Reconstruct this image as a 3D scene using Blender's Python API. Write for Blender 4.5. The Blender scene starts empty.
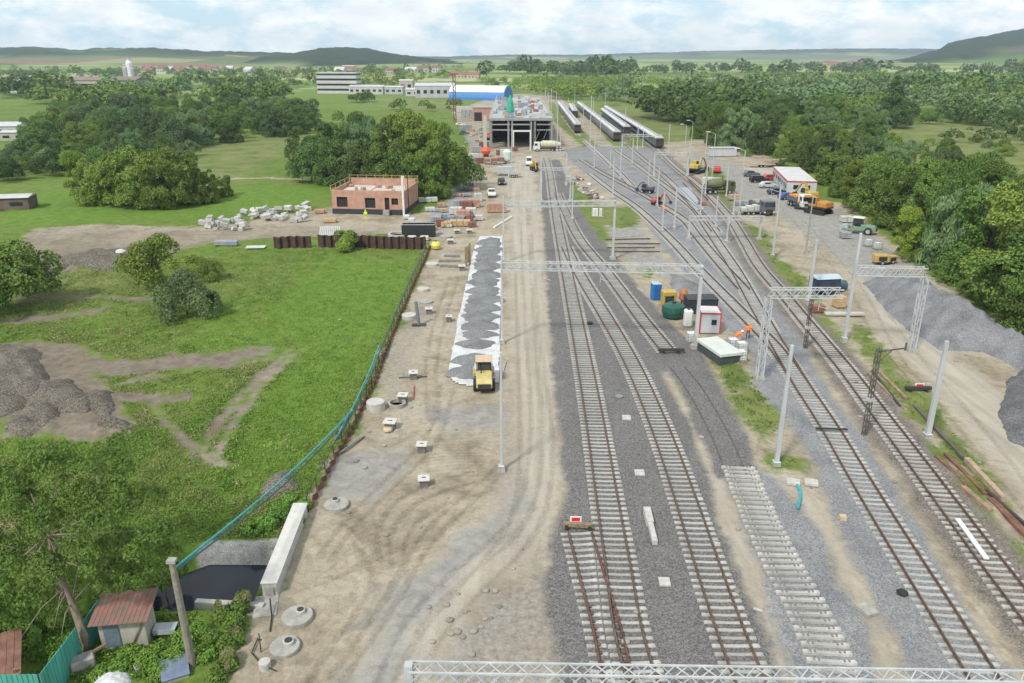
import bpy, math, random
import numpy as np
from mathutils import Vector, Matrix
random.seed(7); rng = np.random.default_rng(11)
S = bpy.context.scene; C = S.collection
R = math.radians

# ---------------------------------------------------------------- camera, sky, sun, exposure
CAMH = 29.0; PITCH = R(20.2); FPX = 774.0
cam_d = bpy.data.cameras.new('camera'); cam = bpy.data.objects.new('camera', cam_d); C.objects.link(cam)
cam.location = (0, 0, CAMH); cam.rotation_euler = (R(90) - PITCH, 0, 0)
cam_d.sensor_width = 36; cam_d.lens = 36 * FPX / 1024; cam_d.clip_start = .5; cam_d.clip_end = 60000
S.camera = cam
SUN_EL, SUN_AZ = 48, 215          # degrees; azimuth measured clockwise from +Y (ahead)
w = bpy.data.worlds.new('World'); S.world = w; w.use_nodes = True
nt = w.node_tree; nt.nodes.clear()
def wn(t, **k):
    n = nt.nodes.new(t)
    for a, b in k.items(): setattr(n, a, b)
    return n
out = wn('ShaderNodeOutputWorld'); bg = wn('ShaderNodeBackground'); bg.inputs[1].default_value = .1
sky = wn('ShaderNodeTexSky', sky_type='NISHITA', sun_disc=False, sun_elevation=R(SUN_EL), sun_rotation=R(SUN_AZ), altitude=200, air_density=1.0, dust_density=1.5)
tc = wn('ShaderNodeTexCoord'); sep = wn('ShaderNodeSeparateXYZ'); nt.links.new(tc.outputs['Generated'], sep.inputs[0])
# clouds: direction projected on a flat cloud layer
mz = wn('ShaderNodeMath', operation='ADD'); mz.inputs[1].default_value = .42; nt.links.new(sep.outputs[2], mz.inputs[0])
mx_ = wn('ShaderNodeMath', operation='MAXIMUM'); mx_.inputs[1].default_value = .04; nt.links.new(mz.outputs[0], mx_.inputs[0])
dx = wn('ShaderNodeMath', operation='DIVIDE'); dy = wn('ShaderNodeMath', operation='DIVIDE')
nt.links.new(sep.outputs[0], dx.inputs[0]); nt.links.new(sep.outputs[1], dy.inputs[0])
nt.links.new(mx_.outputs[0], dx.inputs[1]); nt.links.new(mx_.outputs[0], dy.inputs[1])
cmb = wn('ShaderNodeCombineXYZ'); nt.links.new(dx.outputs[0], cmb.inputs[0]); nt.links.new(dy.outputs[0], cmb.inputs[1])
n1 = wn('ShaderNodeTexNoise'); n1.inputs['Scale'].default_value = 4.6; n1.inputs['Detail'].default_value = 9; n1.inputs['Roughness'].default_value = .62
nt.links.new(cmb.outputs[0], n1.inputs['Vector'])
cr = wn('ShaderNodeValToRGB'); cr.color_ramp.elements[0].position = .40; cr.color_ramp.elements[1].position = .54
nt.links.new(n1.outputs[0], cr.inputs[0])
n2 = wn('ShaderNodeTexNoise'); n2.inputs['Scale'].default_value = 7; n2.inputs['Detail'].default_value = 8
nt.links.new(cmb.outputs[0], n2.inputs['Vector'])
cc = wn('ShaderNodeValToRGB'); cc.color_ramp.elements[0].position = .35; cc.color_ramp.elements[1].position = .6
cc.color_ramp.elements[0].color = (7.3, 7.7, 8.0, 1); cc.color_ramp.elements[1].color = (9.3, 9.35, 9.3, 1)
nt.links.new(n2.outputs[0], cc.inputs[0])
blue = wn('ShaderNodeMix', data_type='RGBA'); blue.inputs['Factor'].default_value = .85
nt.links.new(sky.outputs[0], blue.inputs['A']); blue.inputs['B'].default_value = (5.2, 7.1, 8.2, 1)
mixc = wn('ShaderNodeMix', data_type='RGBA'); nt.links.new(cr.outputs[0], mixc.inputs['Factor'])
nt.links.new(blue.outputs['Result'], mixc.inputs['A']); nt.links.new(cc.outputs[0], mixc.inputs['B'])
zg = wn('ShaderNodeMath', operation='MULTIPLY_ADD', use_clamp=False); zg.inputs[1].default_value = .0; zg.inputs[2].default_value = 1.0
zc = wn('ShaderNodeMath', operation='MAXIMUM'); zc.inputs[1].default_value = 0; nt.links.new(sep.outputs[2], zc.inputs[0]); nt.links.new(zc.outputs[0], zg.inputs[0])
vm = wn('ShaderNodeVectorMath', operation='SCALE'); nt.links.new(mixc.outputs['Result'], vm.inputs[0]); nt.links.new(zg.outputs[0], vm.inputs['Scale'])
nt.links.new(vm.outputs[0], bg.inputs[0]); nt.links.new(bg.outputs[0], out.inputs[0])
sl = bpy.data.lights.new('sun', 'SUN'); sl.energy = 3.2; sl.angle = R(7); sl.color = (1, .95, .87)
so = bpy.data.objects.new('sun', sl); C.objects.link(so)
az, el = R(SUN_AZ), R(SUN_EL)
sd_ = Vector((math.sin(az) * math.cos(el), math.cos(az) * math.cos(el), math.sin(el)))
so.rotation_euler = sd_.to_track_quat('Z', 'Y').to_euler(); so.location = (0, 0, 200)
S.view_settings.view_transform = 'Standard'; S.view_settings.look = 'None'; S.view_settings.gamma = 1
S.view_settings.use_curve_mapping = False; S.view_settings.exposure = 0.34

# ---------------------------------------------------------------- helpers
SP, CP = math.sin(PITCH), math.cos(PITCH)
def G(px, py, z=0.0):
    """where the line of sight through that point of the survey photo meets height z"""
    v = (py - 341.5) / FPX; u = (px - 512) / FPX
    t = (CAMH - z) / (v * CP + SP)
    return Vector((u * t, (CP - v * SP) * t, z))
def HT(px, py, top):
    """height of an upright thing standing at (px,py) whose top shows in row top"""
    Y = G(px, py).y; v = (top - 341.5) / FPX
    return CAMH - Y * (v * CP + SP) / (CP - v * SP)
def PM(py): return ((py - 341.5) / FPX * CP + SP) * FPX / CAMH     # pixels per metre
def hash2(ix, iy, seed):
    h = (ix.astype(np.int64) * 374761393 + iy.astype(np.int64) * 668265263 + seed * 1442695041) & 0xffffffff
    h = ((h ^ (h >> 13)) * 1274126177) & 0xffffffff
    return ((h ^ (h >> 16)) & 0xffff) / 65535.0
def vnoise(x, y, seed=0):
    ix = np.floor(x); iy = np.floor(y); fx = x - ix; fy = y - iy
    fx = fx * fx * (3 - 2 * fx); fy = fy * fy * (3 - 2 * fy)
    a = hash2(ix, iy, seed); b = hash2(ix + 1, iy, seed); c = hash2(ix, iy + 1, seed); d = hash2(ix + 1, iy + 1, seed)
    return (a * (1 - fx) + b * fx) * (1 - fy) + (c * (1 - fx) + d * fx) * fy
def fbm(x, y, sc, seed=0, o=4):
    t = 0; a = 1; s = 0
    for k in range(o):
        t = t + a * vnoise(x / sc * 2 ** k + 13.7 * k, y / sc * 2 ** k - 5.1 * k, seed + k); s += a; a *= .5
    return t / s - .5
def tag(o, label=None, cat=None, group=None, kind=None):
    if label: o['label'] = label
    if cat: o['category'] = cat
    if group: o['group'] = group
    if kind: o['kind'] = kind
    return o
def thing(name, label, cat, loc=(0, 0, 0), rz=0, group=None):
    o = bpy.data.objects.new(name, None); o.empty_display_size = .5; C.objects.link(o)
    o.location = loc; o.rotation_euler = (0, 0, rz); return tag(o, label, cat, group)
def kids(o): return [c for c in C.objects if c.parent == o]
CH = {}
def link_child(o, parent):
    o.parent = parent; CH.setdefault(parent.name, []).append(o)
def copy_tree(o, label=None, loc=None, rz=None, sc=None, parent=None):
    c = o.copy(); C.objects.link(c)
    if parent is not None: link_child(c, parent)
    if label: c['label'] = label
    if loc is not None: c.location = loc
    if rz is not None: c.rotation_euler = (0, 0, rz)
    if sc is not None: c.scale = sc if hasattr(sc, '__len__') else (sc, sc, sc)
    for ch in CH.get(o.name, []): copy_tree(ch, parent=c)
    return c
class MB:
    def __init__(s): s.v = []; s.f = []
    def add(s, vs, fs):
        n = len(s.v); s.v += [tuple(p) for p in vs]; s.f += [tuple(i + n for i in f) for f in fs]; return s
    def box(s, c, d, rz=0, M=None, top=(1, 1)):
        x, y, z = [k / 2 for k in d]; pts = []
        for sz in (-1, 1):
            tx, ty = top if sz > 0 else (1, 1)
            for sx, sy in ((-1, -1), (1, -1), (1, 1), (-1, 1)): pts.append(Vector((sx * x * tx, sy * y * ty, sz * z)))
        rot = M if M is not None else Matrix.Rotation(rz, 3, 'Z')
        c = Vector(c)
        return s.add([rot @ p + c for p in pts], [(3, 2, 1, 0), (4, 5, 6, 7), (0, 1, 5, 4), (1, 2, 6, 5), (2, 3, 7, 6), (3, 0, 4, 7)])
    def bar(s, a, b, w_, h=None):
        a, b = Vector(a), Vector(b); d = b - a; L = d.length
        if L < 1e-5: return s
        q = d.to_track_quat('Y', 'Z').to_matrix()
        return s.box((a + b) / 2, (w_, L, h or w_), M=q)
    def tube(s, a, b, r0, r1=None, n=8, cap=True):
        a, b = Vector(a), Vector(b); r1 = r0 if r1 is None else r1
        d = b - a
        if d.length < 1e-6: return s
        q = d.to_track_quat('Z', 'Y').to_matrix(); vs = []
        for p, r in ((a, r0), (b, r1)):
            for k in range(n):
                t = 2 * math.pi * k / n; vs.append(q @ Vector((r * math.cos(t), r * math.sin(t), 0)) + p)
        fs = [(k, (k + 1) % n, n + (k + 1) % n, n + k) for k in range(n)]
        if cap: fs += [tuple(range(n - 1, -1, -1)), tuple(range(n, 2 * n))]
        return s.add(vs, fs)
    def path(s, pts, r, n=6):
        pts = [Vector(p) for p in pts]; rings = []; vs = []
        for i, p in enumerate(pts):
            d = (pts[min(i + 1, len(pts) - 1)] - pts[max(i - 1, 0)]).normalized()
            q = d.to_track_quat('Z', 'Y').to_matrix(); rr = r[i] if hasattr(r, '__len__') else r
            for k in range(n):
                t = 2 * math.pi * k / n; vs.append(q @ Vector((rr * math.cos(t), rr * math.sin(t), 0)) + p)
        fs = []
        for i in range(len(pts) - 1):
            for k in range(n): fs.append((i * n + k, i * n + (k + 1) % n, (i + 1) * n + (k + 1) % n, (i + 1) * n + k))
        fs += [tuple(range(n - 1, -1, -1)), tuple(range(len(vs) - n, len(vs)))]
        return s.add(vs, fs)
    def lathe(s, prof, c=(0, 0, 0), n=20, closed=False):
        vs = []; m = len(prof); c = Vector(c)
        for r, z in prof:
            for k in range(n):
                t = 2 * math.pi * k / n; vs.append(Vector((r * math.cos(t), r * math.sin(t), z)) + c)
        fs = []
        for i in range(m - (0 if closed else 1)):
            j = (i + 1) % m
            for k in range(n): fs.append((i * n + k, i * n + (k + 1) % n, j * n + (k + 1) % n, j * n + k))
        if not closed: fs += [tuple(range(n - 1, -1, -1)), tuple(range((m - 1) * n, m * n))]
        return s.add(vs, fs)
    def prism(s, prof, x0, x1, axis='X'):
        """profile in (y,z) pushed along x; or (x,z) along y"""
        n = len(prof); vs = []
        for x in (x0, x1):
            for p, q in prof: vs.append((x, p, q) if axis == 'X' else (p, x, q))
        fs = [(k, (k + 1) % n, n + (k + 1) % n, n + k) for k in range(n)] + [tuple(range(n - 1, -1, -1)), tuple(range(n, 2 * n))]
        return s.add(vs, fs)
    def build(s, name, mat_, parent=None, smooth=False, bevel=0):
        me = bpy.data.meshes.new(name); me.from_pydata(s.v, [], s.f); me.materials.append(mat_)
        o = bpy.data.objects.new(name, me); C.objects.link(o)
        import bmesh
        bm = bmesh.new(); bm.from_mesh(me); bmesh.ops.recalc_face_normals(bm, faces=bm.faces)
        if bevel: bmesh.ops.bevel(bm, geom=[e for e in bm.edges if e.calc_face_angle(0) > .5], offset=bevel, segments=1, affect='EDGES')
        bm.to_mesh(me); bm.free()
        if smooth: me.polygons.foreach_set('use_smooth', [True] * len(me.polygons))
        if parent is not None: link_child(o, parent)
        return o
def np_mesh(name, verts, quads, mat_, parent=None, smooth=False, link=True):
    me = bpy.data.meshes.new(name); n = len(verts); m = len(quads); k = quads.shape[1]
    me.vertices.add(n); me.vertices.foreach_set('co', verts.astype(np.float32).ravel())
    me.loops.add(m * k); me.loops.foreach_set('vertex_index', quads.astype(np.int32).ravel())
    me.polygons.add(m); me.polygons.foreach_set('loop_start', np.arange(0, m * k, k, dtype=np.int32))
    me.polygons.foreach_set('use_smooth', np.full(m, smooth))
    me.update(calc_edges=True); me.materials.append(mat_)
    o = bpy.data.objects.new(name, me); C.objects.link(o)
    if parent is not None: link_child(o, parent)
    return o

# ---------------------------------------------------------------- materials
MATS = {}
def nodes_of(name):
    m = bpy.data.materials.new(name); m.use_nodes = True; t = m.node_tree; b = t.nodes['Principled BSDF']; return m, t, b
def mat(name, rgb, rough=.7, var=.12, scale=3.0, metal=0, bump=.0, spec=.5, rnd=0, streak=False, var2=None):
    """procedural paint/metal/concrete: base colour broken by two noises, small bump"""
    if name in MATS: return MATS[name]
    m, t, b = nodes_of(name); L = t.links.new; N = t.nodes.new
    co = N('ShaderNodeTexCoord'); no = N('ShaderNodeTexNoise'); no.inputs['Scale'].default_value = scale; no.inputs['Detail'].default_value = 6; no.inputs['Roughness'].default_value = .65
    if streak:
        mp = N('ShaderNodeMapping'); mp.inputs['Scale'].default_value = (1, 1, .15); L(co.outputs['Object'], mp.inputs[0]); L(mp.outputs[0], no.inputs['Vector'])
    else: L(co.outputs['Object'], no.inputs['Vector'])
    rp = N('ShaderNodeValToRGB'); rp.color_ramp.elements[0].position = .3; rp.color_ramp.elements[1].position = .7
    lo = var2 or [c * (1 - 2 * var) for c in rgb]
    rp.color_ramp.elements[0].color = (*lo, 1); rp.color_ramp.elements[1].color = (*[min(1, c * (1 + var)) for c in rgb], 1)
    L(no.outputs[0], rp.inputs[0]); last = rp.outputs[0]
    if rnd:
        oi = N('ShaderNodeObjectInfo'); hs = N('ShaderNodeHueSaturation'); mr = N('ShaderNodeMapRange')
        mr.inputs['To Min'].default_value = 1 - rnd; mr.inputs['To Max'].default_value = 1 + rnd
        L(oi.outputs['Random'], mr.inputs[0]); L(mr.outputs[0], hs.inputs['Value']); L(last, hs.inputs['Color']); last = hs.outputs[0]
    L(last, b.inputs['Base Color']); b.inputs['Roughness'].default_value = rough; b.inputs['Metallic'].default_value = metal
    b.inputs['Specular IOR Level'].default_value = spec
    if bump:
        bp = N('ShaderNodeBump'); bp.inputs['Strength'].default_value = bump; bp.inputs['Distance'].default_value = .02
        n2_ = N('ShaderNodeTexNoise'); n2_.inputs['Scale'].default_value = scale * 8; n2_.inputs['Detail'].default_value = 4
        L(co.outputs['Object'], n2_.inputs['Vector']); L(n2_.outputs[0], bp.inputs['Height']); L(bp.outputs[0], b.inputs['Normal'])
    MATS[name] = m; return m
def leaf_mat(name, a, b_, rough=.75):
    if name in MATS: return MATS[name]
    m, t, b = nodes_of(name); L = t.links.new; N = t.nodes.new
    g = N('ShaderNodeNewGeometry'); oi = N('ShaderNodeObjectInfo'); rp = N('ShaderNodeMix'); rp.data_type = 'RGBA'
    no = N('ShaderNodeTexNoise'); no.inputs['Scale'].default_value = .45; no.inputs['Detail'].default_value = 3
    co = N('ShaderNodeTexCoord'); L(co.outputs['Object'], no.inputs['Vector'])
    ad = N('ShaderNodeMath'); ad.operation = 'MULTIPLY_ADD'; ad.inputs[1].default_value = .55
    L(g.outputs['Random Per Island'], ad.inputs[0]); L(no.outputs[0], ad.inputs[2])
    sb = N('ShaderNodeMath'); sb.operation = 'SUBTRACT'; sb.inputs[1].default_value = .3; sb.use_clamp = True; L(ad.outputs[0], sb.inputs[0])
    L(sb.outputs[0], rp.inputs['Factor']); rp.inputs['A'].default_value = (*a, 1); rp.inputs['B'].default_value = (*b_, 1)
    hs = N('ShaderNodeHueSaturation'); L(rp.outputs['Result'], hs.inputs['Color'])
    mr = N('ShaderNodeMapRange'); mr.inputs['To Min'].default_value = .492; mr.inputs['To Max'].default_value = .522; L(oi.outputs['Random'], mr.inputs[0]); L(mr.outputs[0], hs.inputs['Hue'])
    mv = N('ShaderNodeMath'); mv.operation = 'MULTIPLY'; mv.inputs[1].default_value = 7.31; L(oi.outputs['Random'], mv.inputs[0])
    fr = N('ShaderNodeMath'); fr.operation = 'FRACT'; L(mv.outputs[0], fr.inputs[0])
    m2 = N('ShaderNodeMapRange'); m2.inputs['To Min'].default_value = .72; m2.inputs['To Max'].default_value = 1.35; L(fr.outputs[0], m2.inputs[0]); L(m2.outputs[0], hs.inputs['Value'])
    L(hs.outputs[0], b.inputs['Base Color']); b.inputs['Roughness'].default_value = rough; b.inputs['Specular IOR Level'].default_value = .2
    tr = N('ShaderNodeBsdfTranslucent'); L(hs.outputs[0], tr.inputs[0]); ms = N('ShaderNodeMixShader'); ms.inputs[0].default_value = .22
    L(b.outputs[0], ms.inputs[1]); L(tr.outputs[0], ms.inputs[2]); L(ms.outputs[0], t.nodes['Material Output'].inputs[0])
    MATS[name] = m; return m

STEEL = lambda: mat('galvanised_steel', (.42, .43, .44), .5, .14, 2, metal=.3)
CONC = lambda: mat('concrete', (.31, .30, .275), .9, .18, 2.5, bump=.3)
CONCL = lambda: mat('pale_concrete', (.43, .42, .39), .9, .14, 2.5, bump=.3)
RUST = lambda: mat('rusty_steel', (.12, .065, .042), .85, .3, 4, bump=.3)
DARK = lambda: mat('dark_metal', (.03, .03, .032), .6, .2, 4)
RUBBER = lambda: mat('black_rubber', (.02, .02, .02), .9, .2, 4)
GLASS = lambda: mat('dark_glass', (.02, .027, .035), .1, .1, 2, spec=.8)
WHITE = lambda: mat('white_paint', (.62, .62, .61), .5, .07, 2)
WOOD = lambda: mat('weathered_wood', (.24, .18, .11), .9, .25, 3, bump=.3)
ORANGE = lambda: mat('orange_paint', (.75, .25, .03), .5, .12, 2)
YELLOW = lambda: mat('yellow_paint', (.62, .46, .10), .5, .12, 2)
# ---------------------------------------------------------------- the lie of the land
def W(pts, z=0): return np.array([[G(x, y, z).x, G(x, y, z).y] for x, y in pts])
def seg_dist(P, A, B):
    d = B - A; L2 = (d * d).sum() + 1e-9
    t = np.clip(((P - A) @ d) / L2, 0, 1); q = P - (A + t[:, None] * d); return np.sqrt((q * q).sum(1))
def poly_sd(P, poly):
    """signed distance in metres, positive inside"""
    n = len(poly); D = np.full(len(P), 1e9); ins = np.zeros(len(P), bool)
    for i in range(n):
        A = poly[i]; B = poly[(i + 1) % n]; D = np.minimum(D, seg_dist(P, A, B))
        c = ((A[1] > P[:, 1]) != (B[1] > P[:, 1])) & (P[:, 0] < (B[0] - A[0]) * (P[:, 1] - A[1]) / (B[1] - A[1] + 1e-12) + A[0])
        ins ^= c
    return np.where(ins, D, -D)
def line_sd(P, line, wd):
    D = np.full(len(P), 1e9)
    for i in range(len(line) - 1): D = np.minimum(D, seg_dist(P, line[i], line[i + 1]))
    return wd - D
def smooth_line(px, step=.6):
    p = W(px); q = [2 * p[0] - p[1]] + list(p) + [2 * p[-1] - p[-2]]; out_ = []
    for i in range(1, len(q) - 2):
        a, b, c, d = q[i - 1], q[i], q[i + 1], q[i + 2]; n = max(2, int(np.hypot(*(c - b)) / step * 2))
        for k in range(n):
            t = k / n
            out_.append(.5 * ((2 * b) + (-a + c) * t + (2 * a - 5 * b + 4 * c - d) * t * t + (-a + 3 * b - 3 * c + d) * t ** 3))
    out_.append(q[-2]); o = np.array(out_)
    for _ in range(60): o[1:-1] = o[1:-1] * .5 + (o[:-2] + o[2:]) * .25
    s = np.concatenate([[0], np.cumsum(np.hypot(*np.diff(o, axis=0).T))]); m = int(s[-1] / step)
    t = np.arange(m + 1) * step
    return np.stack([np.interp(t, s, o[:, 0]), np.interp(t, s, o[:, 1])], 1)

TRK = {
 'A': [(648, 700), (629, 640), (618.4, 570), (607, 500), (596, 430), (585.5, 370), (574, 310), (563, 252), (557, 220), (553, 196), (549.5, 172), (546, 158)],
 'B': [(757, 700), (733, 640), (708.5, 570), (685.5, 500), (660.5, 430), (633, 366), (608.5, 322), (587, 287), (573, 262), (566, 247)],
 'C': [(668, 352), (640, 317), (607, 273), (580, 240), (566, 213), (557.5, 193)],
 'E': [(997, 700), (976, 668), (934, 600), (890, 530), (848, 460), (835, 437), (807, 394), (777, 350), (748, 320), (697, 268), (671, 240), (638, 209), (612, 191), (590, 174)],
 'F': [(808, 396), (780, 349), (755, 305), (736, 271), (722, 250), (706, 226), (694, 209), (670, 190), (655, 179), (638, 166), (615, 150)],
 'K': [(744, 290), (722, 266), (696, 235), (685, 221), (662, 206), (641, 194), (624, 185), (600, 172), (581, 160)],
 'L': [(632, 187), (618, 172), (603, 157), (592, 147), (578, 134), (563, 116)],
 'N': [(716, 232), (700, 213), (682, 194), (670, 182), (655, 169), (638, 155), (628, 146), (603, 122)],
 'T': [(1090, 690), (1019, 600), (966, 530), (914, 460), (873, 406), (845, 369), (803, 319), (786, 298), (760, 268), (745, 243), (731, 220), (714, 200), (697, 184), (677, 168), (660, 152), (640, 134)],
}
TL = {k: smooth_line(v) for k, v in TRK.items()}

dirt_polys = [
 [(215, 720), (262, 600), (299, 517), (330, 470), (372, 385), (425, 262), (431, 240), (412, 226), (330, 232), (320, 222), (410, 214), (440, 208), (458, 180), (470, 148), (462, 128), (452, 112), (500, 94), (556, 94), (600, 128), (615, 146), (700, 140), (760, 148), (800, 196), (850, 205), (905, 255), (1024, 340), (1100, 420), (1100, 640), (1024, 545), (960, 470), (925, 440), (1100, 720)],
 [(0, 278), (30, 230), (100, 224), (215, 227), (330, 207), (400, 210), (428, 222), (400, 234), (330, 237), (275, 238), (215, 243), (130, 262), (60, 275)],
 [(0, 345), (40, 340), (75, 352), (110, 392), (135, 425), (105, 442), (30, 440), (0, 442)],
]
dirt_lines = [([(60, 352), (110, 374), (150, 368), (200, 362), (262, 352)], 2.0), ([(0, 352), (50, 352), (90, 362)], 1.5), ([(303, 350), (272, 372), (245, 402), (226, 440), (214, 462)], .35), ([(288, 352), (250, 386), (215, 425), (196, 462)], .35),
 ([(150, 400), (190, 455), (225, 468)], .4), ([(0, 322), (60, 318), (110, 308)], .9), ([(205, 180), (260, 178), (330, 180)], 1.2), ([(120, 385), (165, 374), (235, 368), (300, 352)], .45), ([(110, 400), (150, 395), (190, 400)], .8), ([(20, 300), (90, 296), (150, 300)], .7)]
road_poly = [(330, 720), (355, 660), (400, 600), (460, 545), (500, 500), (518, 450), (514, 400), (512, 300), (509, 200), (506, 160), (532, 160), (537, 200), (543, 250), (547, 310), (552, 360), (558, 430), (561, 480), (548, 525), (520, 560), (480, 600), (450, 650), (430, 720)]
road2_poly = [(740, 165), (770, 160), (800, 205), (860, 250), (900, 330), (960, 390), (1010, 460), (1100, 560), (1100, 500), (1000, 400), (940, 350), (880, 260), (850, 215)]
road2_poly = [(745, 168), (775, 205), (830, 245), (862, 290), (880, 330), (930, 380), (1024, 490), (1100, 580), (1100, 500), (1000, 390), (940, 345), (900, 310), (880, 275), (850, 225), (800, 195), (770, 165)]
bal_polys = [
 [(566, 720), (553, 640), (545, 575), (553, 530), (565, 500), (560, 430), (552, 360), (548, 310), (545, 250), (541, 200), (540, 160), (560, 160), (572, 195), (590, 225), (615, 255), (640, 290), (670, 322), (700, 352), (722, 390), (745, 432), (759, 470), (717, 478), (702, 442), (686, 405), (667, 372), (662, 372), (678, 400), (696, 440), (709, 480), (722, 530), (743, 580), (764, 630), (792, 720)],
]
gray_polys = [
 [(725, 474), (762, 468), (785, 490), (812, 520), (838, 570), (862, 620), (900, 720), (800, 720), (772, 610), (748, 540)],
 [(560, 150), (575, 165), (600, 187), (640, 215), (664, 250), (690, 280), (700, 300), (745, 345), (757, 385), (775, 412), (797, 430), (812, 462), (842, 540), (880, 610), (925, 720), (1030, 720), (985, 640), (950, 580), (915, 520), (880, 462), (850, 420), (820, 375), (800, 333), (778, 300), (755, 268), (742, 245), (727, 222), (704, 200), (676, 172), (658, 148), (590, 146)],
]
cov_poly = [(655, 352), (700, 352), (722, 390), (745, 432), (757, 470), (728, 474), (707, 442), (690, 405), (668, 368)]
green_polys = [
 [(700, 352), (745, 365), (757, 385), (775, 412), (786, 430), (760, 440), (742, 418), (722, 384)],
 [(563, 180), (585, 188), (600, 206), (637, 208), (641, 224), (620, 230), (606, 226), (612, 245), (600, 240), (578, 214)],
 [(640, 270), (660, 270), (650, 280)], [(738, 222), (768, 232), (778, 258), (812, 282), (800, 300), (762, 258)],
 [(700, 165), (722, 172), (736, 200), (728, 212), (712, 192)], [(845, 318), (870, 330), (900, 372), (940, 410), (1024, 520), (1024, 545), (955, 460), (915, 425), (890, 395)],
 [(812, 290), (832, 320), (850, 345), (846, 360), (820, 325)],
 [(548, 100), (560, 106), (600, 148), (585, 148), (552, 120)], [(580, 104), (600, 104), (660, 146), (612, 146)], [(770, 455), (800, 462), (798, 470), (772, 470)],
]
lush_polys = [[(255, 505), (318, 470), (372, 380), (420, 262), (330, 256), (290, 285), (262, 318), (300, 355), (245, 420), (225, 480)], [(0, 205), (60, 190), (230, 190), (330, 185), (325, 200), (200, 218), (60, 222), (20, 228), (0, 225)],
 [(190, 350), (200, 300), (260, 320), (300, 352), (250, 366)], [(0, 560), (190, 520), (255, 500), (200, 560), (150, 600), (0, 640)]]
wetg_polys = [[(345, 720), (362, 660), (400, 590), (470, 530), (525, 488), (532, 500), (470, 565), (415, 625), (398, 720)], [(330, 462), (372, 448), (405, 450), (408, 470), (372, 502), (340, 500), (322, 490)], [(425, 410), (500, 405), (505, 425), (450, 432)], [(735, 165), (800, 190), (850, 215), (905, 262), (870, 285), (830, 250), (790, 225), (760, 195)], [(690, 150), (740, 165), (770, 205), (735, 215), (715, 190)], [(600, 206), (640, 226), (668, 262), (690, 285), (660, 275), (612, 250)], [(440, 150), (478, 130), (470, 200), (440, 236), (410, 236), (440, 206)], [(455, 683), (470, 640), (500, 600), (510, 610), (480, 660), (478, 720)]]
peb_polys = [[(440, 720), (455, 640), (490, 590), (540, 560), (555, 600), (562, 720)], [(505, 395), (512, 380), (516, 560), (505, 520)], [(352, 372), (405, 340), (430, 300), (400, 395)]]
dry_polys = green_polys[3:] + [green_polys[0], green_polys[1]] + [[(800, 150), (860, 120), (940, 118), (1024, 122), (1100, 130), (1100, 190), (960, 170), (850, 160)], [(600, 104), (640, 96), (760, 150), (700, 160)],
 [(0, 260), (80, 258), (150, 290), (60, 320), (0, 330)], [(150, 150), (300, 130), (290, 150), (230, 185), (200, 180)], [(370, 97), (470, 96), (470, 112), (400, 112)]]
cob_poly = W([(196, 545), (207, 539), (287, 538), (276, 574), (196, 576)])
wat_poly = np.array([G(286, 566, -1.05).xy, G(200, 567, -1.05).xy, G(165, 585, -1.05).xy, G(100, 592, -1.05).xy, G(98, 604, -1.05).xy, G(170, 602, -1.05).xy, G(272, 601, -1.05).xy], dtype=float)
chan_poly = np.array([G(291, 540).xy, G(207, 540).xy, G(160, 556).xy, G(90, 566).xy, G(85, 612).xy, G(170, 612).xy, G(262, 611).xy], dtype=float)

PLINES = [(smooth_line(p, 1.5), w_) for p, w_ in dirt_lines]
PB = {k: [W(p) for p in v] for k, v in dict(dirt=dirt_polys, bal=bal_polys, gray=gray_polys, green=green_polys, lush=lush_polys, wetg=wetg_polys, peb=peb_polys, dry=dry_polys).items()}
PR = [W(road_poly), W(road2_poly), W([(660, 370), (668, 370), (688, 405), (704, 442), (720, 476), (748, 540), (772, 610), (800, 720), (785, 720), (762, 630), (741, 580), (720, 530), (707, 480), (694, 440), (676, 400)]), W([(765, 470), (800, 500), (838, 560), (862, 610), (890, 700), (903, 700), (875, 610), (852, 560), (815, 500), (782, 468)])]; PCOV = W(cov_poly)
def mx(P, polys, lim=6.0):
    d = np.full(len(P), -lim)
    for p in polys:
        lo = p.min(0) - lim; hi = p.max(0) + lim; m = ((P >= lo) & (P <= hi)).all(1)
        if m.any(): d[m] = np.maximum(d[m], poly_sd(P[m], p))
    return np.clip(d, -lim, lim)
RUT = []
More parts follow.
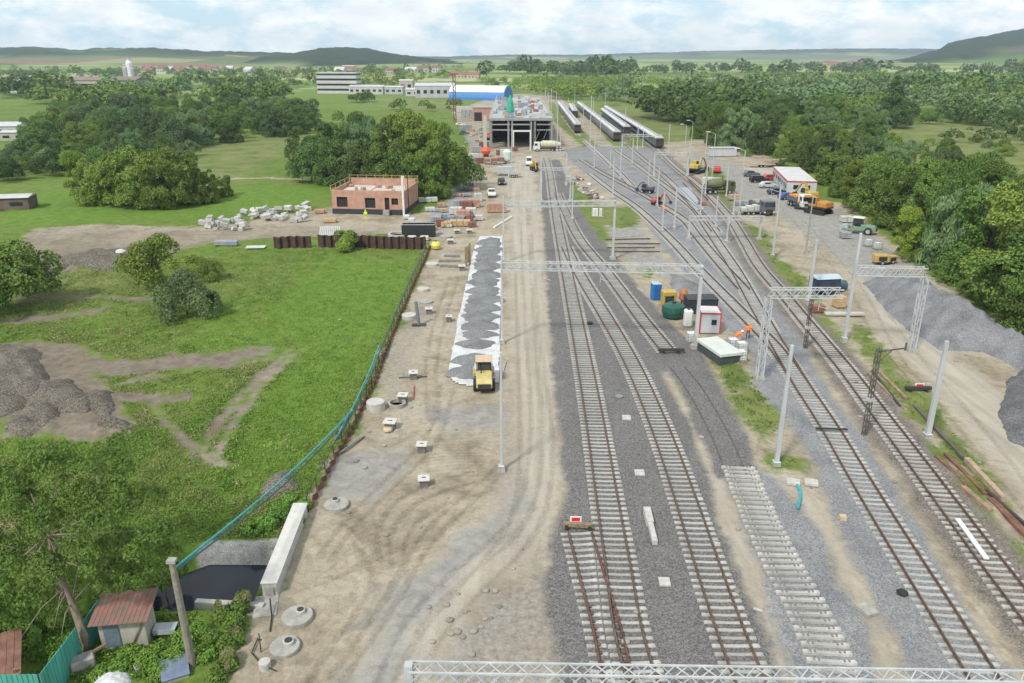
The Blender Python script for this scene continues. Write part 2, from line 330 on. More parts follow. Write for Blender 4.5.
for px_ in ([(365, 720), (392, 640), (440, 580), (500, 535), (524, 490), (531, 430), (529, 380), (524, 300), (520, 200)], [(381, 720), (408, 642), (455, 584), (514, 540), (538, 492), (543, 430), (539, 380), (533, 300), (526, 200)], [(402, 720), (430, 650), (480, 590), (530, 545), (549, 500), (553, 440), (546, 380), (537, 300), (529, 200)], [(385, 700), (420, 630), (470, 575), (512, 520), (520, 450), (518, 360), (515, 250)],
    [(505, 470), (470, 505), (430, 540), (405, 590), (372, 640), (340, 683)], [(495, 468), (458, 500), (418, 535), (392, 588), (358, 640), (326, 683)], [(380, 560), (372, 530), (392, 500), (430, 480), (480, 470)], [(392, 566), (385, 535), (404, 507), (440, 488), (492, 478)], [(405, 572), (398, 542), (416, 516), (450, 498), (500, 488)], [(330, 560), (350, 530), (400, 480), (440, 440), (450, 400), (455, 385)], [(318, 556), (340, 525), (390, 474), (429, 436), (438, 398), (442, 380)],
    [(300, 700), (330, 640), (370, 600), (380, 560), (350, 540)], [(430, 420), (425, 370), (435, 320), (450, 275)], [(441, 420), (436, 370), (445, 320), (459, 275)], [(300, 590), (330, 585), (360, 570), (385, 545)], [(1040, 560), (985, 480), (930, 410), (880, 350), (850, 290), (810, 240), (775, 200)], [(1040, 530), (1000, 480), (945, 410), (896, 350), (864, 290), (822, 240), (783, 200)], [(1040, 500), (1010, 460), (960, 400), (915, 350), (880, 300)]):
    RUT.append(smooth_line(px_, .8))
def ruts(P):
    d = np.full(len(P), -1.)
    for l in RUT:
        m = ((P >= l.min(0) - 1) & (P <= l.max(0) + 1)).all(1)
        if m.any(): d[m] = np.maximum(d[m], line_sd(P[m], l, .2))
    return np.clip(d, -1, 1)
def masks(P):
    r = {}
    dirt = mx(P, PB['dirt'])
    for l, wd in PLINES:
        m = ((P >= l.min(0) - 6) & (P <= l.max(0) + 6)).all(1)
        dirt[m] = np.maximum(dirt[m], line_sd(P[m], l, wd))
    dirt = np.minimum(dirt, -mx(P, PB['green']))
    r['dirt'] = dirt; r['road'] = mx(P, PR); r['bal'] = mx(P, PB['bal']); r['gray'] = mx(P, PB['gray'])
    l = TL['T'][::4]; old = np.full(len(P), -6.); m = ((P >= l.min(0) - 6) & (P <= l.max(0) + 6)).all(1); old[m] = line_sd(P[m], l, 2.1); r['old'] = np.clip(old, -6, 6)
    r['lush'] = mx(P, PB['lush']); r['rut'] = ruts(P); r['wetg'] = mx(P, PB['wetg']); r['peb'] = mx(P, PB['peb']); r['dry'] = mx(P, PB['dry'], 12.); r['cob'] = mx(P, [cob_poly]); r['cov'] = mx(P, [PCOV])
    return r
mounds = [(*G(15, 390).xy, 4.5, .5), (*G(55, 405).xy, 3.2, .5), (*G(100, 405).xy, 2.2, .9), (*G(20, 432).xy, 2.5, .7), (*G(70, 428).xy, 2, .6), (*G(112, 430).xy, 1.6, .8), (*G(10, 365).xy, 3.5, .4),
 (*G(105, 262).xy, 4, 1.1), (*G(75, 268).xy, 4, 1.0), (*G(50, 262).xy, 3, .8), (*G(280, 490).xy, 2.0, .7), (*G(350, 470).xy, 2, -.15), (*G(140, 255).xy, 3, 1.0)]
def height(P, r):
    x, y = P[:, 0], P[:, 1]
    nat = np.clip(1 - np.maximum.reduce([r['dirt'], r['bal'], r['gray'], r['old']]) / 1.5, 0, 1)
    h = nat * (fbm(x, y, 9, 3) * .7 + fbm(x, y, 2.2, 8, 3) * .28)
    d = np.clip(r['dirt'], 0, 2) / 2 * (1 - np.clip(np.maximum(r['bal'], r['gray']) * 2, 0, 1))
    rough = .5 + .5 * np.clip(-r['road'] / 2, -1, 1)
    h += d * (fbm(x, y, 4, 21) * .1 + fbm(x, y, .9, 25, 3) * .13 * rough - .05)
    h -= np.clip(r['rut'] / .2, 0, 1) * d * .06
    for cx, cy, rr, hh in mounds:
        q = ((x - cx) ** 2 + (y - cy) ** 2) / rr ** 2; m = q < 4
        h[m] += hh * np.exp(-q[m] * 1.3) * (1 + 1.1 * fbm(x[m], y[m], 1.6, 31))
    c = mx(P, [chan_poly]); h -= np.clip(c * .9, 0, 1.6)
    far = np.clip((y - 700) / 1500, 0, 1); h += far * far * 18 * (.5 + fbm(x, y, 900, 40, 3) * 1.5)
    return h
NR, NC = 960, 600
yy = 9 * (7000 / 9) ** (np.arange(NR) / (NR - 1)); tt = np.linspace(-.98, .98, NC)
YY, TT = np.meshgrid(yy, tt, indexing='ij'); P = np.stack([(TT * (YY + 14)).ravel(), YY.ravel()], 1)
MK = masks(P); HH = height(P, MK)
def gz(x, y):
    q = np.array([[x, y]], float); return float(height(q, masks(q))[0])
V = np.column_stack([P, HH])
i, j = np.meshgrid(np.arange(NR - 1), np.arange(NC - 1), indexing='ij'); a = (i * NC + j).ravel()
Q = np.column_stack([a, a + 1, a + NC + 1, a + NC])
bl = np.maximum.reduce([MK['bal'], MK['gray'], MK['old']]); cls_v = np.where(bl > 0, 2, np.where(MK['dirt'] > 0, 1, 0))
cls = cls_v[a]

gm, t, b = nodes_of('ground'); L = t.links.new
def N(ty, **k):
    n = t.nodes.new(ty)
    for q, v in k.items(): setattr(n, q, v)
    return n
geo = N('ShaderNodeNewGeometry'); POS = geo.outputs['Position']
def noise(sc, det=5, ro=.6, dist=0, vec=None):
    n = N('ShaderNodeTexNoise'); n.inputs['Scale'].default_value = sc; n.inputs['Detail'].default_value = det; n.inputs['Roughness'].default_value = ro
    n.inputs['Distortion'].default_value = dist; L(vec or POS, n.inputs['Vector']); return n.outputs[0]
def math_(op, x, y=None, z=None, clamp=False):
    n = N('ShaderNodeMath', operation=op, use_clamp=clamp)
    for k, v in enumerate((x, y, z)):
        if v is None: continue
        if isinstance(v, (int, float)): n.inputs[k].default_value = v
        else: L(v, n.inputs[k])
    return n.outputs[0]
def ramp(f, *st):
    n = N('ShaderNodeValToRGB'); e = n.color_ramp.elements
    while len(e) < len(st): e.new(.5)
    for k, (p, c) in enumerate(st): e[k].position = p; e[k].color = (*c, 1) if len(c) == 3 else c
    L(f, n.inputs[0]); return n.outputs[0]
def mix(f, A, B, bt='MIX'):
    n = N('ShaderNodeMix', data_type='RGBA', blend_type=bt)
    if isinstance(f, (int, float)): n.inputs['Factor'].default_value = f
    else: L(f, n.inputs['Factor'])
    for k, v in (('A', A), ('B', B)):
        if isinstance(v, tuple): n.inputs[k].default_value = (*v, 1)
        else: L(v, n.inputs[k])
    return n.outputs['Result']
def attr(nm): n = N('ShaderNodeAttribute', attribute_name=nm); return n.outputs['Fac']
edge = math_('SUBTRACT', math_('MULTIPLY_ADD', noise(.9, 6, .65), .55, math_('MULTIPLY', noise(.22, 4, .6), .8)), .675)
def msk(nm, amp, soft): return math_('MULTIPLY_ADD', math_('MULTIPLY_ADD', edge, amp, attr(nm)), 1 / soft, .5, clamp=True)
# grass: several greens in patches, tufts and blades
g1 = ramp(noise(.035, 6, .6), (.36, (.075, .11, .026)), (.5, (.10, .16, .025)), (.64, (.15, .17, .05)))
g2 = ramp(noise(.45, 6, .7, .4), (.33, (.05, .095, .014)), (.5, (.11, .175, .028)), (.68, (.20, .22, .08)))
gr = mix(.55, g1, g2)
gr = mix(math_('MULTIPLY', msk('lush', 7, 5), .7), gr, ramp(noise(.7, 6, .7, .3), (.30, (.06, .125, .014)), (.52, (.105, .195, .024)), (.74, (.165, .235, .05))))
gr = mix(math_('MULTIPLY', msk('dry', 8, 9), .7), gr, ramp(noise(.12, 6, .6), (.34, (.075, .11, .03)), (.5, (.15, .165, .06)), (.68, (.22, .20, .10))))
# far off: fields in strips
mp = N('ShaderNodeMapping'); mp.inputs['Scale'].default_value = (.0016, .0075, 1); mp.inputs['Rotation'].default_value = (0, 0, .12); L(POS, mp.inputs[0])
vf = N('ShaderNodeTexVoronoi', feature='F1'); vf.inputs['Scale'].default_value = 1; L(mp.outputs[0], vf.inputs['Vector'])
sc_ = N('ShaderNodeSeparateColor'); L(vf.outputs['Color'], sc_.inputs[0])
fld = ramp(sc_.outputs[0], (.1, (.08, .13, .03)), (.35, (.16, .24, .05)), (.55, (.27, .31, .11)), (.75, (.10, .15, .04)), (.92, (.38, .37, .2)))
sx = N('ShaderNodeSeparateXYZ'); L(POS, sx.inputs[0])
farf = math_('MULTIPLY_ADD', sx.outputs[1], 1 / 350, -430 / 350, clamp=True)
gr = mix(math_('MULTIPLY', farf, .85), gr, fld)
blade = ramp(noise(5.5, 4, .75), (.3, (.6, .62, .58)), (.52, (1, 1, 1)), (.7, (1.3, 1.27, 1.15)))
gr = mix(.8, gr, blade, 'MULTIPLY')
# site dirt
dn = noise(.16, 7, .66, .8); dcol = ramp(dn, (.28, (.165, .137, .098)), (.43, (.26, .224, .168)), (.58, (.345, .303, .232)), (.72, (.30, .278, .238)))
d2 = ramp(noise(1.6, 7, .72, .5), (.30, (.62, .60, .58)), (.5, (1, 1, 1)), (.7, (1.25, 1.23, 1.2)))
dcol = mix(.8, dcol, d2, 'MULTIPLY')
wet = ramp(noise(.11, 5, .6, 1.2, ), (.60, (0, 0, 0)), (.68, (1, 1, 1)))
dcol = mix(math_('MULTIPLY', wet, .55), dcol, (.15, .148, .145))
# wheel ruts along the road
mp2 = N('ShaderNodeMapping'); mp2.inputs['Scale'].default_value = (1.1, .045, 1); L(POS, mp2.inputs[0])
wvf = noise(1.0, 5, .6, .3, mp2.outputs[0])
rdc = ramp(wvf, (.3, (.30, .272, .225)), (.5, (.35, .32, .268)), (.7, (.39, .362, .305)))
rdc = mix(.7, rdc, ramp(noise(.35, 8, .7, .6), (.3, (.88, .87, .86)), (.62, (1.04, 1.04, 1.04))), 'MULTIPLY')
dcol = mix(msk('road', 4, 2), dcol, rdc)
speck = noise(9, 3, .8); dcol = mix(.5, dcol, ramp(speck, (.3, (.75, .75, .75)), (.7, (1.2, 1.2, 1.2))), 'MULTIPLY')
# dark soil of the mounds at the far left: brown where x < -25
soil = ramp(noise(.9, 7, .7, .5), (.35, (.07, .055, .042)), (.6, (.16, .13, .105)), (.75, (.22, .2, .18)))
lf = math_('MULTIPLY', math_('MULTIPLY_ADD', sx.outputs[0], -.14, -2.6, clamp=True), math_('MULTIPLY_ADD', sx.outputs[1], -.03, 4.4, clamp=True)); dcol = mix(math_('MULTIPLY', lf, .75), dcol, soil)
# ballasts
def stones(sc, c0, c1, c2):
    v = N('ShaderNodeTexVoronoi', feature='F1'); v.inputs['Scale'].default_value = sc; L(POS, v.inputs['Vector'])
    s = N('ShaderNodeSeparateColor'); L(v.outputs['Color'], s.inputs[0]); return ramp(s.outputs[0], (0, c0), (.5, c1), (1, c2)), v.outputs['Distance']
s1, d1_ = stones(13, (.078, .075, .074), (.135, .131, .129), (.205, .20, .195))
s1 = mix(.55, s1, ramp(noise(.25, 6, .7), (.35, (.82, .80, .79)), (.65, (1.1, 1.08, 1.06))), 'MULTIPLY')
s2, d2_ = stones(13, (.135, .136, .138), (.20, .202, .206), (.275, .277, .28))
s2 = mix(.75, s2, ramp(noise(.22, 6, .68, .7), (.36, (.74, .76, .80)), (.6, (1.1, 1.1, 1.1))), 'MULTIPLY')
s3 = mix(.8, s1, ramp(noise(.5, 6, .7), (.35, (1.0, .9, .78)), (.65, (1.35, 1.2, 1.05))), 'MULTIPLY')
wr = N('ShaderNodeTexWave', wave_type='RINGS', rings_direction='Z'); wr.inputs['Scale'].default_value = .62; wr.inputs['Distortion'].default_value = 3.5; wr.inputs['Detail'].default_value = 2; wr.inputs['Detail Scale'].default_value = .5
mp3 = N('ShaderNodeMapping'); mp3.inputs['Location'].default_value = (3, -34, 0); L(POS, mp3.inputs[0]); L(mp3.outputs[0], wr.inputs[0])
swm = math_('MULTIPLY', ramp(noise(.13, 4, .6), (.45, (0, 0, 0)), (.6, (1, 1, 1))), math_('SUBTRACT', 1, msk('road', 2, 1.5)))
dcol = mix(math_('MULTIPLY', swm, .28), dcol, mix(1.0, dcol, ramp(wr.outputs['Fac'], (.2, (.72, .72, .72)), (.6, (1.08, 1.07, 1.05))), 'MULTIPLY'))
dcol = mix(math_('MULTIPLY', msk('wetg', 5, 1.5), .8), dcol, ramp(noise(.9, 6, .7, .8), (.35, (.17, .168, .162)), (.52, (.24, .237, .23)), (.68, (.31, .30, .275))))
dcol = mix(math_('MULTIPLY', msk('peb', 5, 3), .8), dcol, ramp(noise(2.6, 6, .75, .3), (.32, (.15, .135, .115)), (.5, (.25, .228, .195)), (.68, (.35, .325, .285))))
rf = math_('MULTIPLY_ADD', math_('MULTIPLY_ADD', edge, .7, attr('rut')), 1 / .22, .5, clamp=True)
dcol = mix(math_('MULTIPLY', rf, .75), dcol, mix(1.0, dcol, ramp(noise(6, 3, .7), (.35, (.60, .585, .57)), (.65, (.9, .89, .88))), 'MULTIPLY'))
col = mix(msk('dirt', 7, 1.1), gr, dcol)
col = mix(msk('gray', 3.0, .7), col, s2)
col = mix(msk('bal', 2.2, .6), col, s1)
col = mix(msk('old', 2.2, .9), col, s3)
cv = N('ShaderNodeTexVoronoi', feature='DISTANCE_TO_EDGE'); cv.inputs['Scale'].default_value = 6.5; L(POS, cv.inputs['Vector'])
cob = mix(.9, ramp(noise(1.5, 4), (.35, (.25, .245, .23)), (.65, (.40, .39, .36))), ramp(cv.outputs['Distance'], (.0, (.4, .4, .4)), (.09, (1, 1, 1))), 'MULTIPLY')
col = mix(msk('cob', .3, .3), col, cob)
L(col, b.inputs['Base Color']); b.inputs['Roughness'].default_value = .95; b.inputs['Specular IOR Level'].default_value = .15
bp = N('ShaderNodeBump'); bp.inputs['Strength'].default_value = .9; bp.inputs['Distance'].default_value = .12
hg = math_('ADD', math_('MULTIPLY', noise(1.8, 8, .75), .8), math_('MULTIPLY', noise(7, 4, .7), .35)); L(hg, bp.inputs['Height']); L(bp.outputs[0], b.inputs['Normal'])

def surface(name, sel):
    q = Q[sel]; u, inv = np.unique(q, return_inverse=True); o = np_mesh(name, V[u], inv.reshape(q.shape), gm, smooth=True)
    for k, v in MK.items():
        at = o.data.attributes.new(k, 'FLOAT', 'POINT'); at.data.foreach_set('value', v[u].astype(np.float32))
    o['kind'] = 'structure'; return o
surface('ground', cls == 0); surface('dirt_ground', cls == 1); surface('track_ballast', cls == 2)
# water in the ditch
wm, t_, b_ = nodes_of('ditch_water'); b_.inputs['Base Color'].default_value = (.016, .022, .032, 1); b_.inputs['Roughness'].default_value = .12; b_.inputs['Specular IOR Level'].default_value = .2
nn = t_.nodes.new('ShaderNodeTexNoise'); nn.inputs['Scale'].default_value = 3; bb = t_.nodes.new('ShaderNodeBump'); bb.inputs['Strength'].default_value = .15; t_.links.new(nn.outputs[0], bb.inputs['Height']); t_.links.new(bb.outputs[0], b_.inputs['Normal'])
m_ = MB(); m_.add([(x, y, -1.05) for x, y in chan_poly], [tuple(range(len(chan_poly)))]); tag(m_.build('water', wm), kind='structure')

# ---------------------------------------------------------------- hills on the horizon
hm, t, b = nodes_of('hill_cover'); L = t.links.new; geo = N('ShaderNodeNewGeometry'); POS = geo.outputs['Position']
sxx = N('ShaderNodeTexCoord'); at_ = attr('wood')
mp = N('ShaderNodeMapping'); mp.inputs['Scale'].default_value = (.0022, .004, .01); L(POS, mp.inputs[0])
vf = N('ShaderNodeTexVoronoi'); vf.inputs['Scale'].default_value = 1; L(mp.outputs[0], vf.inputs['Vector']); s_ = N('ShaderNodeSeparateColor'); L(vf.outputs['Color'], s_.inputs[0])
fl = ramp(s_.outputs[0], (.1, (.05, .09, .03)), (.35, (.12, .18, .05)), (.55, (.28, .28, .14)), (.75, (.08, .10, .05)), (.92, (.20, .13, .09)))
wd_ = ramp(noise(.03, 6, .7), (.35, (.010, .020, .010)), (.65, (.035, .055, .022)))
L(mix(at_, fl, wd_), b.inputs['Base Color']); b.inputs['Roughness'].default_value = 1; b.inputs['Specular IOR Level'].default_value = 0
def hill(ridge, D, depth, wood, seed=0, base=0):
    xs = np.arange(ridge[0][0], ridge[-1][0] + .1, 2.0); ys = np.interp(xs, [p[0] for p in ridge], [p[1] for p in ridge])
    n = 26; vs = []; at = []
    f = np.linspace(0, 1, n)
    for k in range(n + 10):
        g = f[k] if k < n else 1 + (k - n + 1) * .12
        Dk = D - depth * (1 - g); prof = (1 - math.cos(math.pi * min(g, 2))) / 2 if g <= 1 else max(0, 1 - ((g - 1) / 1.2) ** 2 * .6)
        v = (ys - 341.5) / FPX; top = CAMH - D * (v * CP + SP) / (CP - v * SP)
        X = (xs - 512) / FPX * (D * CP + (CAMH - top) * SP) * (Dk / D)
        wmask = np.clip(.5 + (fbm(X, np.full_like(X, Dk), 420, seed + 5) + wood + .7 * (prof - .68)) * 9, 0, 1)
        e = np.minimum(1, np.minimum(xs - xs[0], xs[-1] - xs) / 40) if base else 1
        z = prof * top * e + wmask * (7 + 12 * fbm(X, np.full_like(X, Dk), 35, seed, 3)) * min(1, g * 3) - (1 - min(1, g * 4)) * 6
        vs.append(np.column_stack([X, np.full_like(X, Dk), z])); at.append(wmask)
    vs = np.array(vs); r_, c_ = vs.shape[:2]; ii, jj = np.meshgrid(np.arange(r_ - 1), np.arange(c_ - 1), indexing='ij'); a_ = (ii * c_ + jj).ravel()
    o = np_mesh('hill', vs.reshape(-1, 3), np.column_stack([a_, a_ + 1, a_ + c_ + 1, a_ + c_]), hm, smooth=True)
    q = o.data.attributes.new('wood', 'FLOAT', 'POINT'); q.data.foreach_set('value', np.concatenate(at).astype(np.float32)); o['kind'] = 'structure'
hill([(-250, 52), (-80, 47), (0, 49.5), (40, 49), (75, 52), (110, 49), (150, 50), (200, 53), (250, 54), (300, 55), (380, 57), (450, 62)], 3500, 1500, -.10, 3)
hill([(220, 66), (250, 60), (292, 56), (318, 51), (345, 49.5), (368, 51), (390, 56), (425, 60), (455, 64), (480, 68)], 3000, 900, .25, 9, 1)
hill([(380, 58), (450, 57.5), (520, 55.5), (580, 56), (640, 54), (700, 52), (760, 51), (820, 50), (880, 49.5), (940, 50), (1000, 52), (1100, 52)], 6600, 1500, .05, 17)
hill([(880, 66), (915, 58), (940, 51), (948, 45), (962, 42), (985, 38), (1024, 31), (1100, 27), (1260, 24)], 3300, 1300, .1, 23)
# ---------------------------------------------------------------- haze
def haze():
    m = bpy.data.materials.new('haze'); m.use_nodes = True; t = m.node_tree; t.nodes.clear()
    o = t.nodes.new('ShaderNodeOutputMaterial'); v = t.nodes.new('ShaderNodeVolumePrincipled'); v.inputs['Color'].default_value = (.72, .87, 1, 1)
    v.inputs['Density'].default_value = HAZE; v.inputs['Anisotropy'].default_value = .1; t.links.new(v.outputs[0], o.inputs['Volume'])
    mb = MB(); mb.box((0, 3900, 85), (9600, 8200, 182)); tag(mb.build('haze', m), kind='stuff')
HAZE = .00010
haze()
# ---------------------------------------------------------------- railway tracks
railm = mat('worn_rail', (.13, .088, .066), .7, .3, 3, metal=.2)
rustr = mat('rusty_rail', (.125, .065, .045), .8, .3, 3)
slm = mat('sleeper_concrete', (.36, .352, .33), .9, .2, 1.7, bump=.3, rnd=.16)
def sleeper_mesh(L_=2.5):
    mb = MB(); h = L_ / 2
    xs = [-h, -h + .12, -.5, .5, h - .12, h]; wb = [.27, .29, .23, .23, .29, .27]; zt = [.05, .075, .045, .045, .075, .05]
    vs = []
    for x, w_, z in zip(xs, wb, zt): vs += [(x, -w_ / 2, -.08), (x, w_ / 2, -.08), (x, w_ / 2 * .8, z), (x, -w_ / 2 * .8, z)]
    fs = []
    for k in range(5):
        for q in range(4): fs.append((k * 4 + q, k * 4 + (q + 1) % 4, k * 4 + 4 + (q + 1) % 4, k * 4 + 4 + q))
    fs += [(0, 1, 2, 3), (20, 23, 22, 21)]
    return mb.add(vs, fs)
def fastener(mb):
    for s in (-1, 1):
        for q in (-1, 1): mb.box((s * .75 + q * .12, 0, .09), (.09, .16, .05))
    return mb
RP = [(-.07, .0), (.07, 0), (.07, .02), (.015, .035), (.015, .12), (.037, .13), (.037, .172), (-.037, .172), (-.037, .13), (-.015, .12), (-.015, .035), (-.07, .02)]
def rail(line, off, mat_, parent, z=.06, name='rail'):
    d = np.gradient(line, axis=0); d /= np.hypot(*d.T)[:, None]; nr = np.column_stack([d[:, 1], -d[:, 0]])
    c = line + nr * off; n = len(RP); vs = []
    for k in range(0, len(c)):
        for p, q in RP: vs.append((c[k, 0] + nr[k, 0] * p, c[k, 1] + nr[k, 1] * p, z + q))
    vs = np.array(vs); m = len(c); qs = []
    i, j = np.meshgrid(np.arange(m - 1), np.arange(n), indexing='ij'); i = i.ravel(); j = j.ravel(); j2 = (j + 1) % n
    qs = np.column_stack([i * n + j, i * n + j2, (i + 1) * n + j2, (i + 1) * n + j])
    return np_mesh(name, vs, qs, mat_, parent)
SLP = sleeper_mesh().build('sleeper', slm); SLP_ME = SLP.data; bpy.data.objects.remove(SLP)
def track(key, label, line=None, rm=None, sl=True, skip=None, z=.06):
    line = TL[key] if line is None else line
    root = thing('railway_track', label, 'railway track', (0, 0, 0), 0, 'railway tracks of the station yard')
    rail(line, -.7525, rm or railm, root, z); rail(line, .7525, rm or railm, root, z)
    if not sl: return root
    d = np.gradient(line, axis=0); mats_ = []
    for k in range(len(line)):
        if skip and skip(line[k]): continue
        mats_.append((line[k], math.atan2(d[k, 1], d[k, 0]) - math.pi / 2 + random.uniform(-.012, .012), random.uniform(-.02, .01)))
    mats_.sort(key=lambda q: q[0][1])
    mats_ = [q for q in mats_ if q[0][1] > 20]
    for p, a_, dz in mats_[:100]:
        o = bpy.data.objects.new('sleeper', SLP_ME); C.objects.link(o); link_child(o, root); o.location = (p[0], p[1], dz); o.rotation_euler = (0, 0, a_)
    if len(mats_) > 100:
        base = np.array([v.co[:] for v in SLP_ME.vertices]); fb = [tuple(f.vertices) for f in SLP_ME.polygons]; mb = MB()
        for p, a_, dz in mats_[100:]:
            c, s = math.cos(a_), math.sin(a_); vs = np.column_stack([base[:, 0] * c - base[:, 1] * s + p[0], base[:, 0] * s + base[:, 1] * c + p[1], base[:, 2] + dz]); mb.add(vs, fb)
        o = mb.build('sleeper', slm, root); o['kind'] = 'stuff'
    return root
track('A', 'long straight track on dark ballast, first to the right of the sandy haul road')
track('B', 'track on dark ballast curving beside the square slabs, second from the haul road')
track('C', 'track that ends at a dark buffer beam above the ballast-covered rails')
track('E', 'long track on pale blue ballast running under the lattice portals')
jn = TL['E']
def near_E(p): return np.min(np.hypot(*(jn - p).T)) < 1.1
track('F', 'turnout branch merging from the right into the pale ballast track', skip=near_E, z=.061)
fn = TL['F']
track('K', 'crossover track slanting between the two tracks in the middle of the yard', skip=lambda p: np.min(np.hypot(*(fn - p).T)) < 1.1, z=.062)
track('L', 'far track curving away under the leftmost parked train')
track('N', 'far track leading to the middle parked train'); track('T', 'rightmost old track on brownish ballast beside the dirt yard')
# turnout stub at the bottom left, with long bearers
Gl = smooth_line([(624, 720), (609.5, 640), (596, 592), (579, 531)])
g_root = thing('railway_track', 'rusty turnout stub with red-brown rails joining the first track at the bottom', 'railway track', (0, 0, 0), 0, 'railway tracks of the station yard')
rail(Gl, -.7525, rustr, g_root, .064); rail(Gl, .7525, rustr, g_root, .063)
Al = TL['A']; d = np.gradient(Gl, axis=0)
for k in range(len(Gl)):
    p = Gl[k]; q = Al[np.argmin(np.abs(Al[:, 1] - p[1]))]; gap = q[0] - p[0]
    L_ = min(2.5, max(.8, gap - 1.3 + 1.25)); o = bpy.data.objects.new('sleeper', SLP_ME); C.objects.link(o); link_child(o, g_root)
    o.location = (p[0] - 1.25 + L_ / 2, p[1], -.002); o.scale = (L_ / 2.5, 1, 1); o.rotation_euler = (0, 0, math.atan2(d[k, 1], d[k, 0]) - math.pi / 2)
mb = MB()
for s in (-.62, .62):
    for k in range(2, len(Gl) - 12, 1):
        p = Gl[k]
        mb.box((p[0] + s, p[1], .1), (.18, .16, .1))
mb.build('rail_chair', rustr, g_root)
# covered track: rails sink into the tipped ballast, then the bare row of sleepers
cl = smooth_line([(736, 474), (727, 450), (712, 419), (692, 385), (676, 366)])
track('x', 'half buried pair of rails in fresh ballast below the buffer beam', line=cl, sl=False, z=-.10)
dl = smooth_line([(843, 690), (831, 661), (808, 612), (773, 547), (738, 468)], .6)
d = np.gradient(dl, axis=0)
sb = MB(); sb.v = [v.co[:] for v in SLP_ME.vertices]; sb.f = [tuple(f.vertices) for f in SLP_ME.polygons]
for v in range(len(sb.v)): x, y, z = sb.v[v]; sb.v[v] = (x, y * 1.05, z * 1.3 + .1)
s0 = sb.build('concrete_sleeper', slm, bevel=.012)
for sx_ in (-1, 1):
    for q_ in (-1, 1): MB().box((sx_ * .75 + q_ * .12, 0, .19), (.09, .16, .05)).build('rail_clip', mat('dull_clip_steel', (.16, .155, .15), .7, .1, 3), s0)
tag(s0, 'bare concrete sleeper lying in the ladder row without rails on grey gravel', 'sleeper', 'bare sleepers laid out in a row without rails')
for k in range(len(dl)):
    p = dl[k]; a_ = math.atan2(d[k, 1], d[k, 0]) - math.pi / 2 + random.uniform(-.03, .03)
    o = s0 if k == 0 else copy_tree(s0)
    o.location = (p[0] + random.uniform(-.05, .05), p[1], 0); o.rotation_euler = (0, 0, a_)

# ---------------------------------------------------------------- trees
def crown_pts(blobs, n, seed, gap=.42, flat=.0):
    r = np.random.default_rng(seed); bl = np.array(blobs); c = bl[:, :3]; rad = bl[:, 3]; p = rad ** 2; p = p / p.sum()
    k = r.choice(len(bl), n * 2, p=p); d = r.normal(size=(n * 2, 3)); d /= np.linalg.norm(d, axis=1)[:, None]; d[:, 2] = np.where(d[:, 2] < -.45, -d[:, 2] * .6, d[:, 2])
    q = c[k] + d * (rad[k] * r.uniform(.62, 1.06, n * 2) ** .7)[:, None] * np.array([1, 1, .95])
    ins = np.zeros(len(q), bool)
    for b in bl: ins |= (((q - b[:3]) ** 2).sum(1) < (b[3] * .66) ** 2)
    ph = q @ np.array([[1.3, .4, .2], [.3, 1.1, -.5], [.1, -.4, 1.2]]); hole = (np.sin(ph[:, 0] * 1.9 + seed) + np.sin(ph[:, 1] * 2.3) + np.sin(ph[:, 2] * 2.1 + 2)) > 1.55
    q, d = q[~ins & ~hole], d[~ins & ~hole]; return q[:n], d[:n]
def leaf_mesh(q, d, size, seed, droop=0, mode='quad'):
    r = np.random.default_rng(seed); n = len(q); nr = d * .8 + r.normal(size=(n, 3)) * .5 + np.array([0, 0, .3]); nr /= np.linalg.norm(nr, axis=1)[:, None]
    a_ = np.cross(nr, r.normal(size=(n, 3))); a_ /= np.linalg.norm(a_, axis=1)[:, None] + 1e-9
    if droop: a_ = a_ * (1 - droop) + np.array([0, 0, -1]) * droop; a_ /= np.linalg.norm(a_, axis=1)[:, None]
    b_ = np.cross(nr, a_); s = size * r.uniform(.6, 1.4, n)[:, None]; el = 1 + droop * 1.6
    a_, b_ = a_ * s * el, b_ * s * .62
    v = np.stack([q - a_, q + b_ + nr * s * .15, q + a_ * .9, q - b_ * 1.0 - nr * s * .1], 1).reshape(-1, 3)
    return v, np.arange(n * 4).reshape(n, 4)
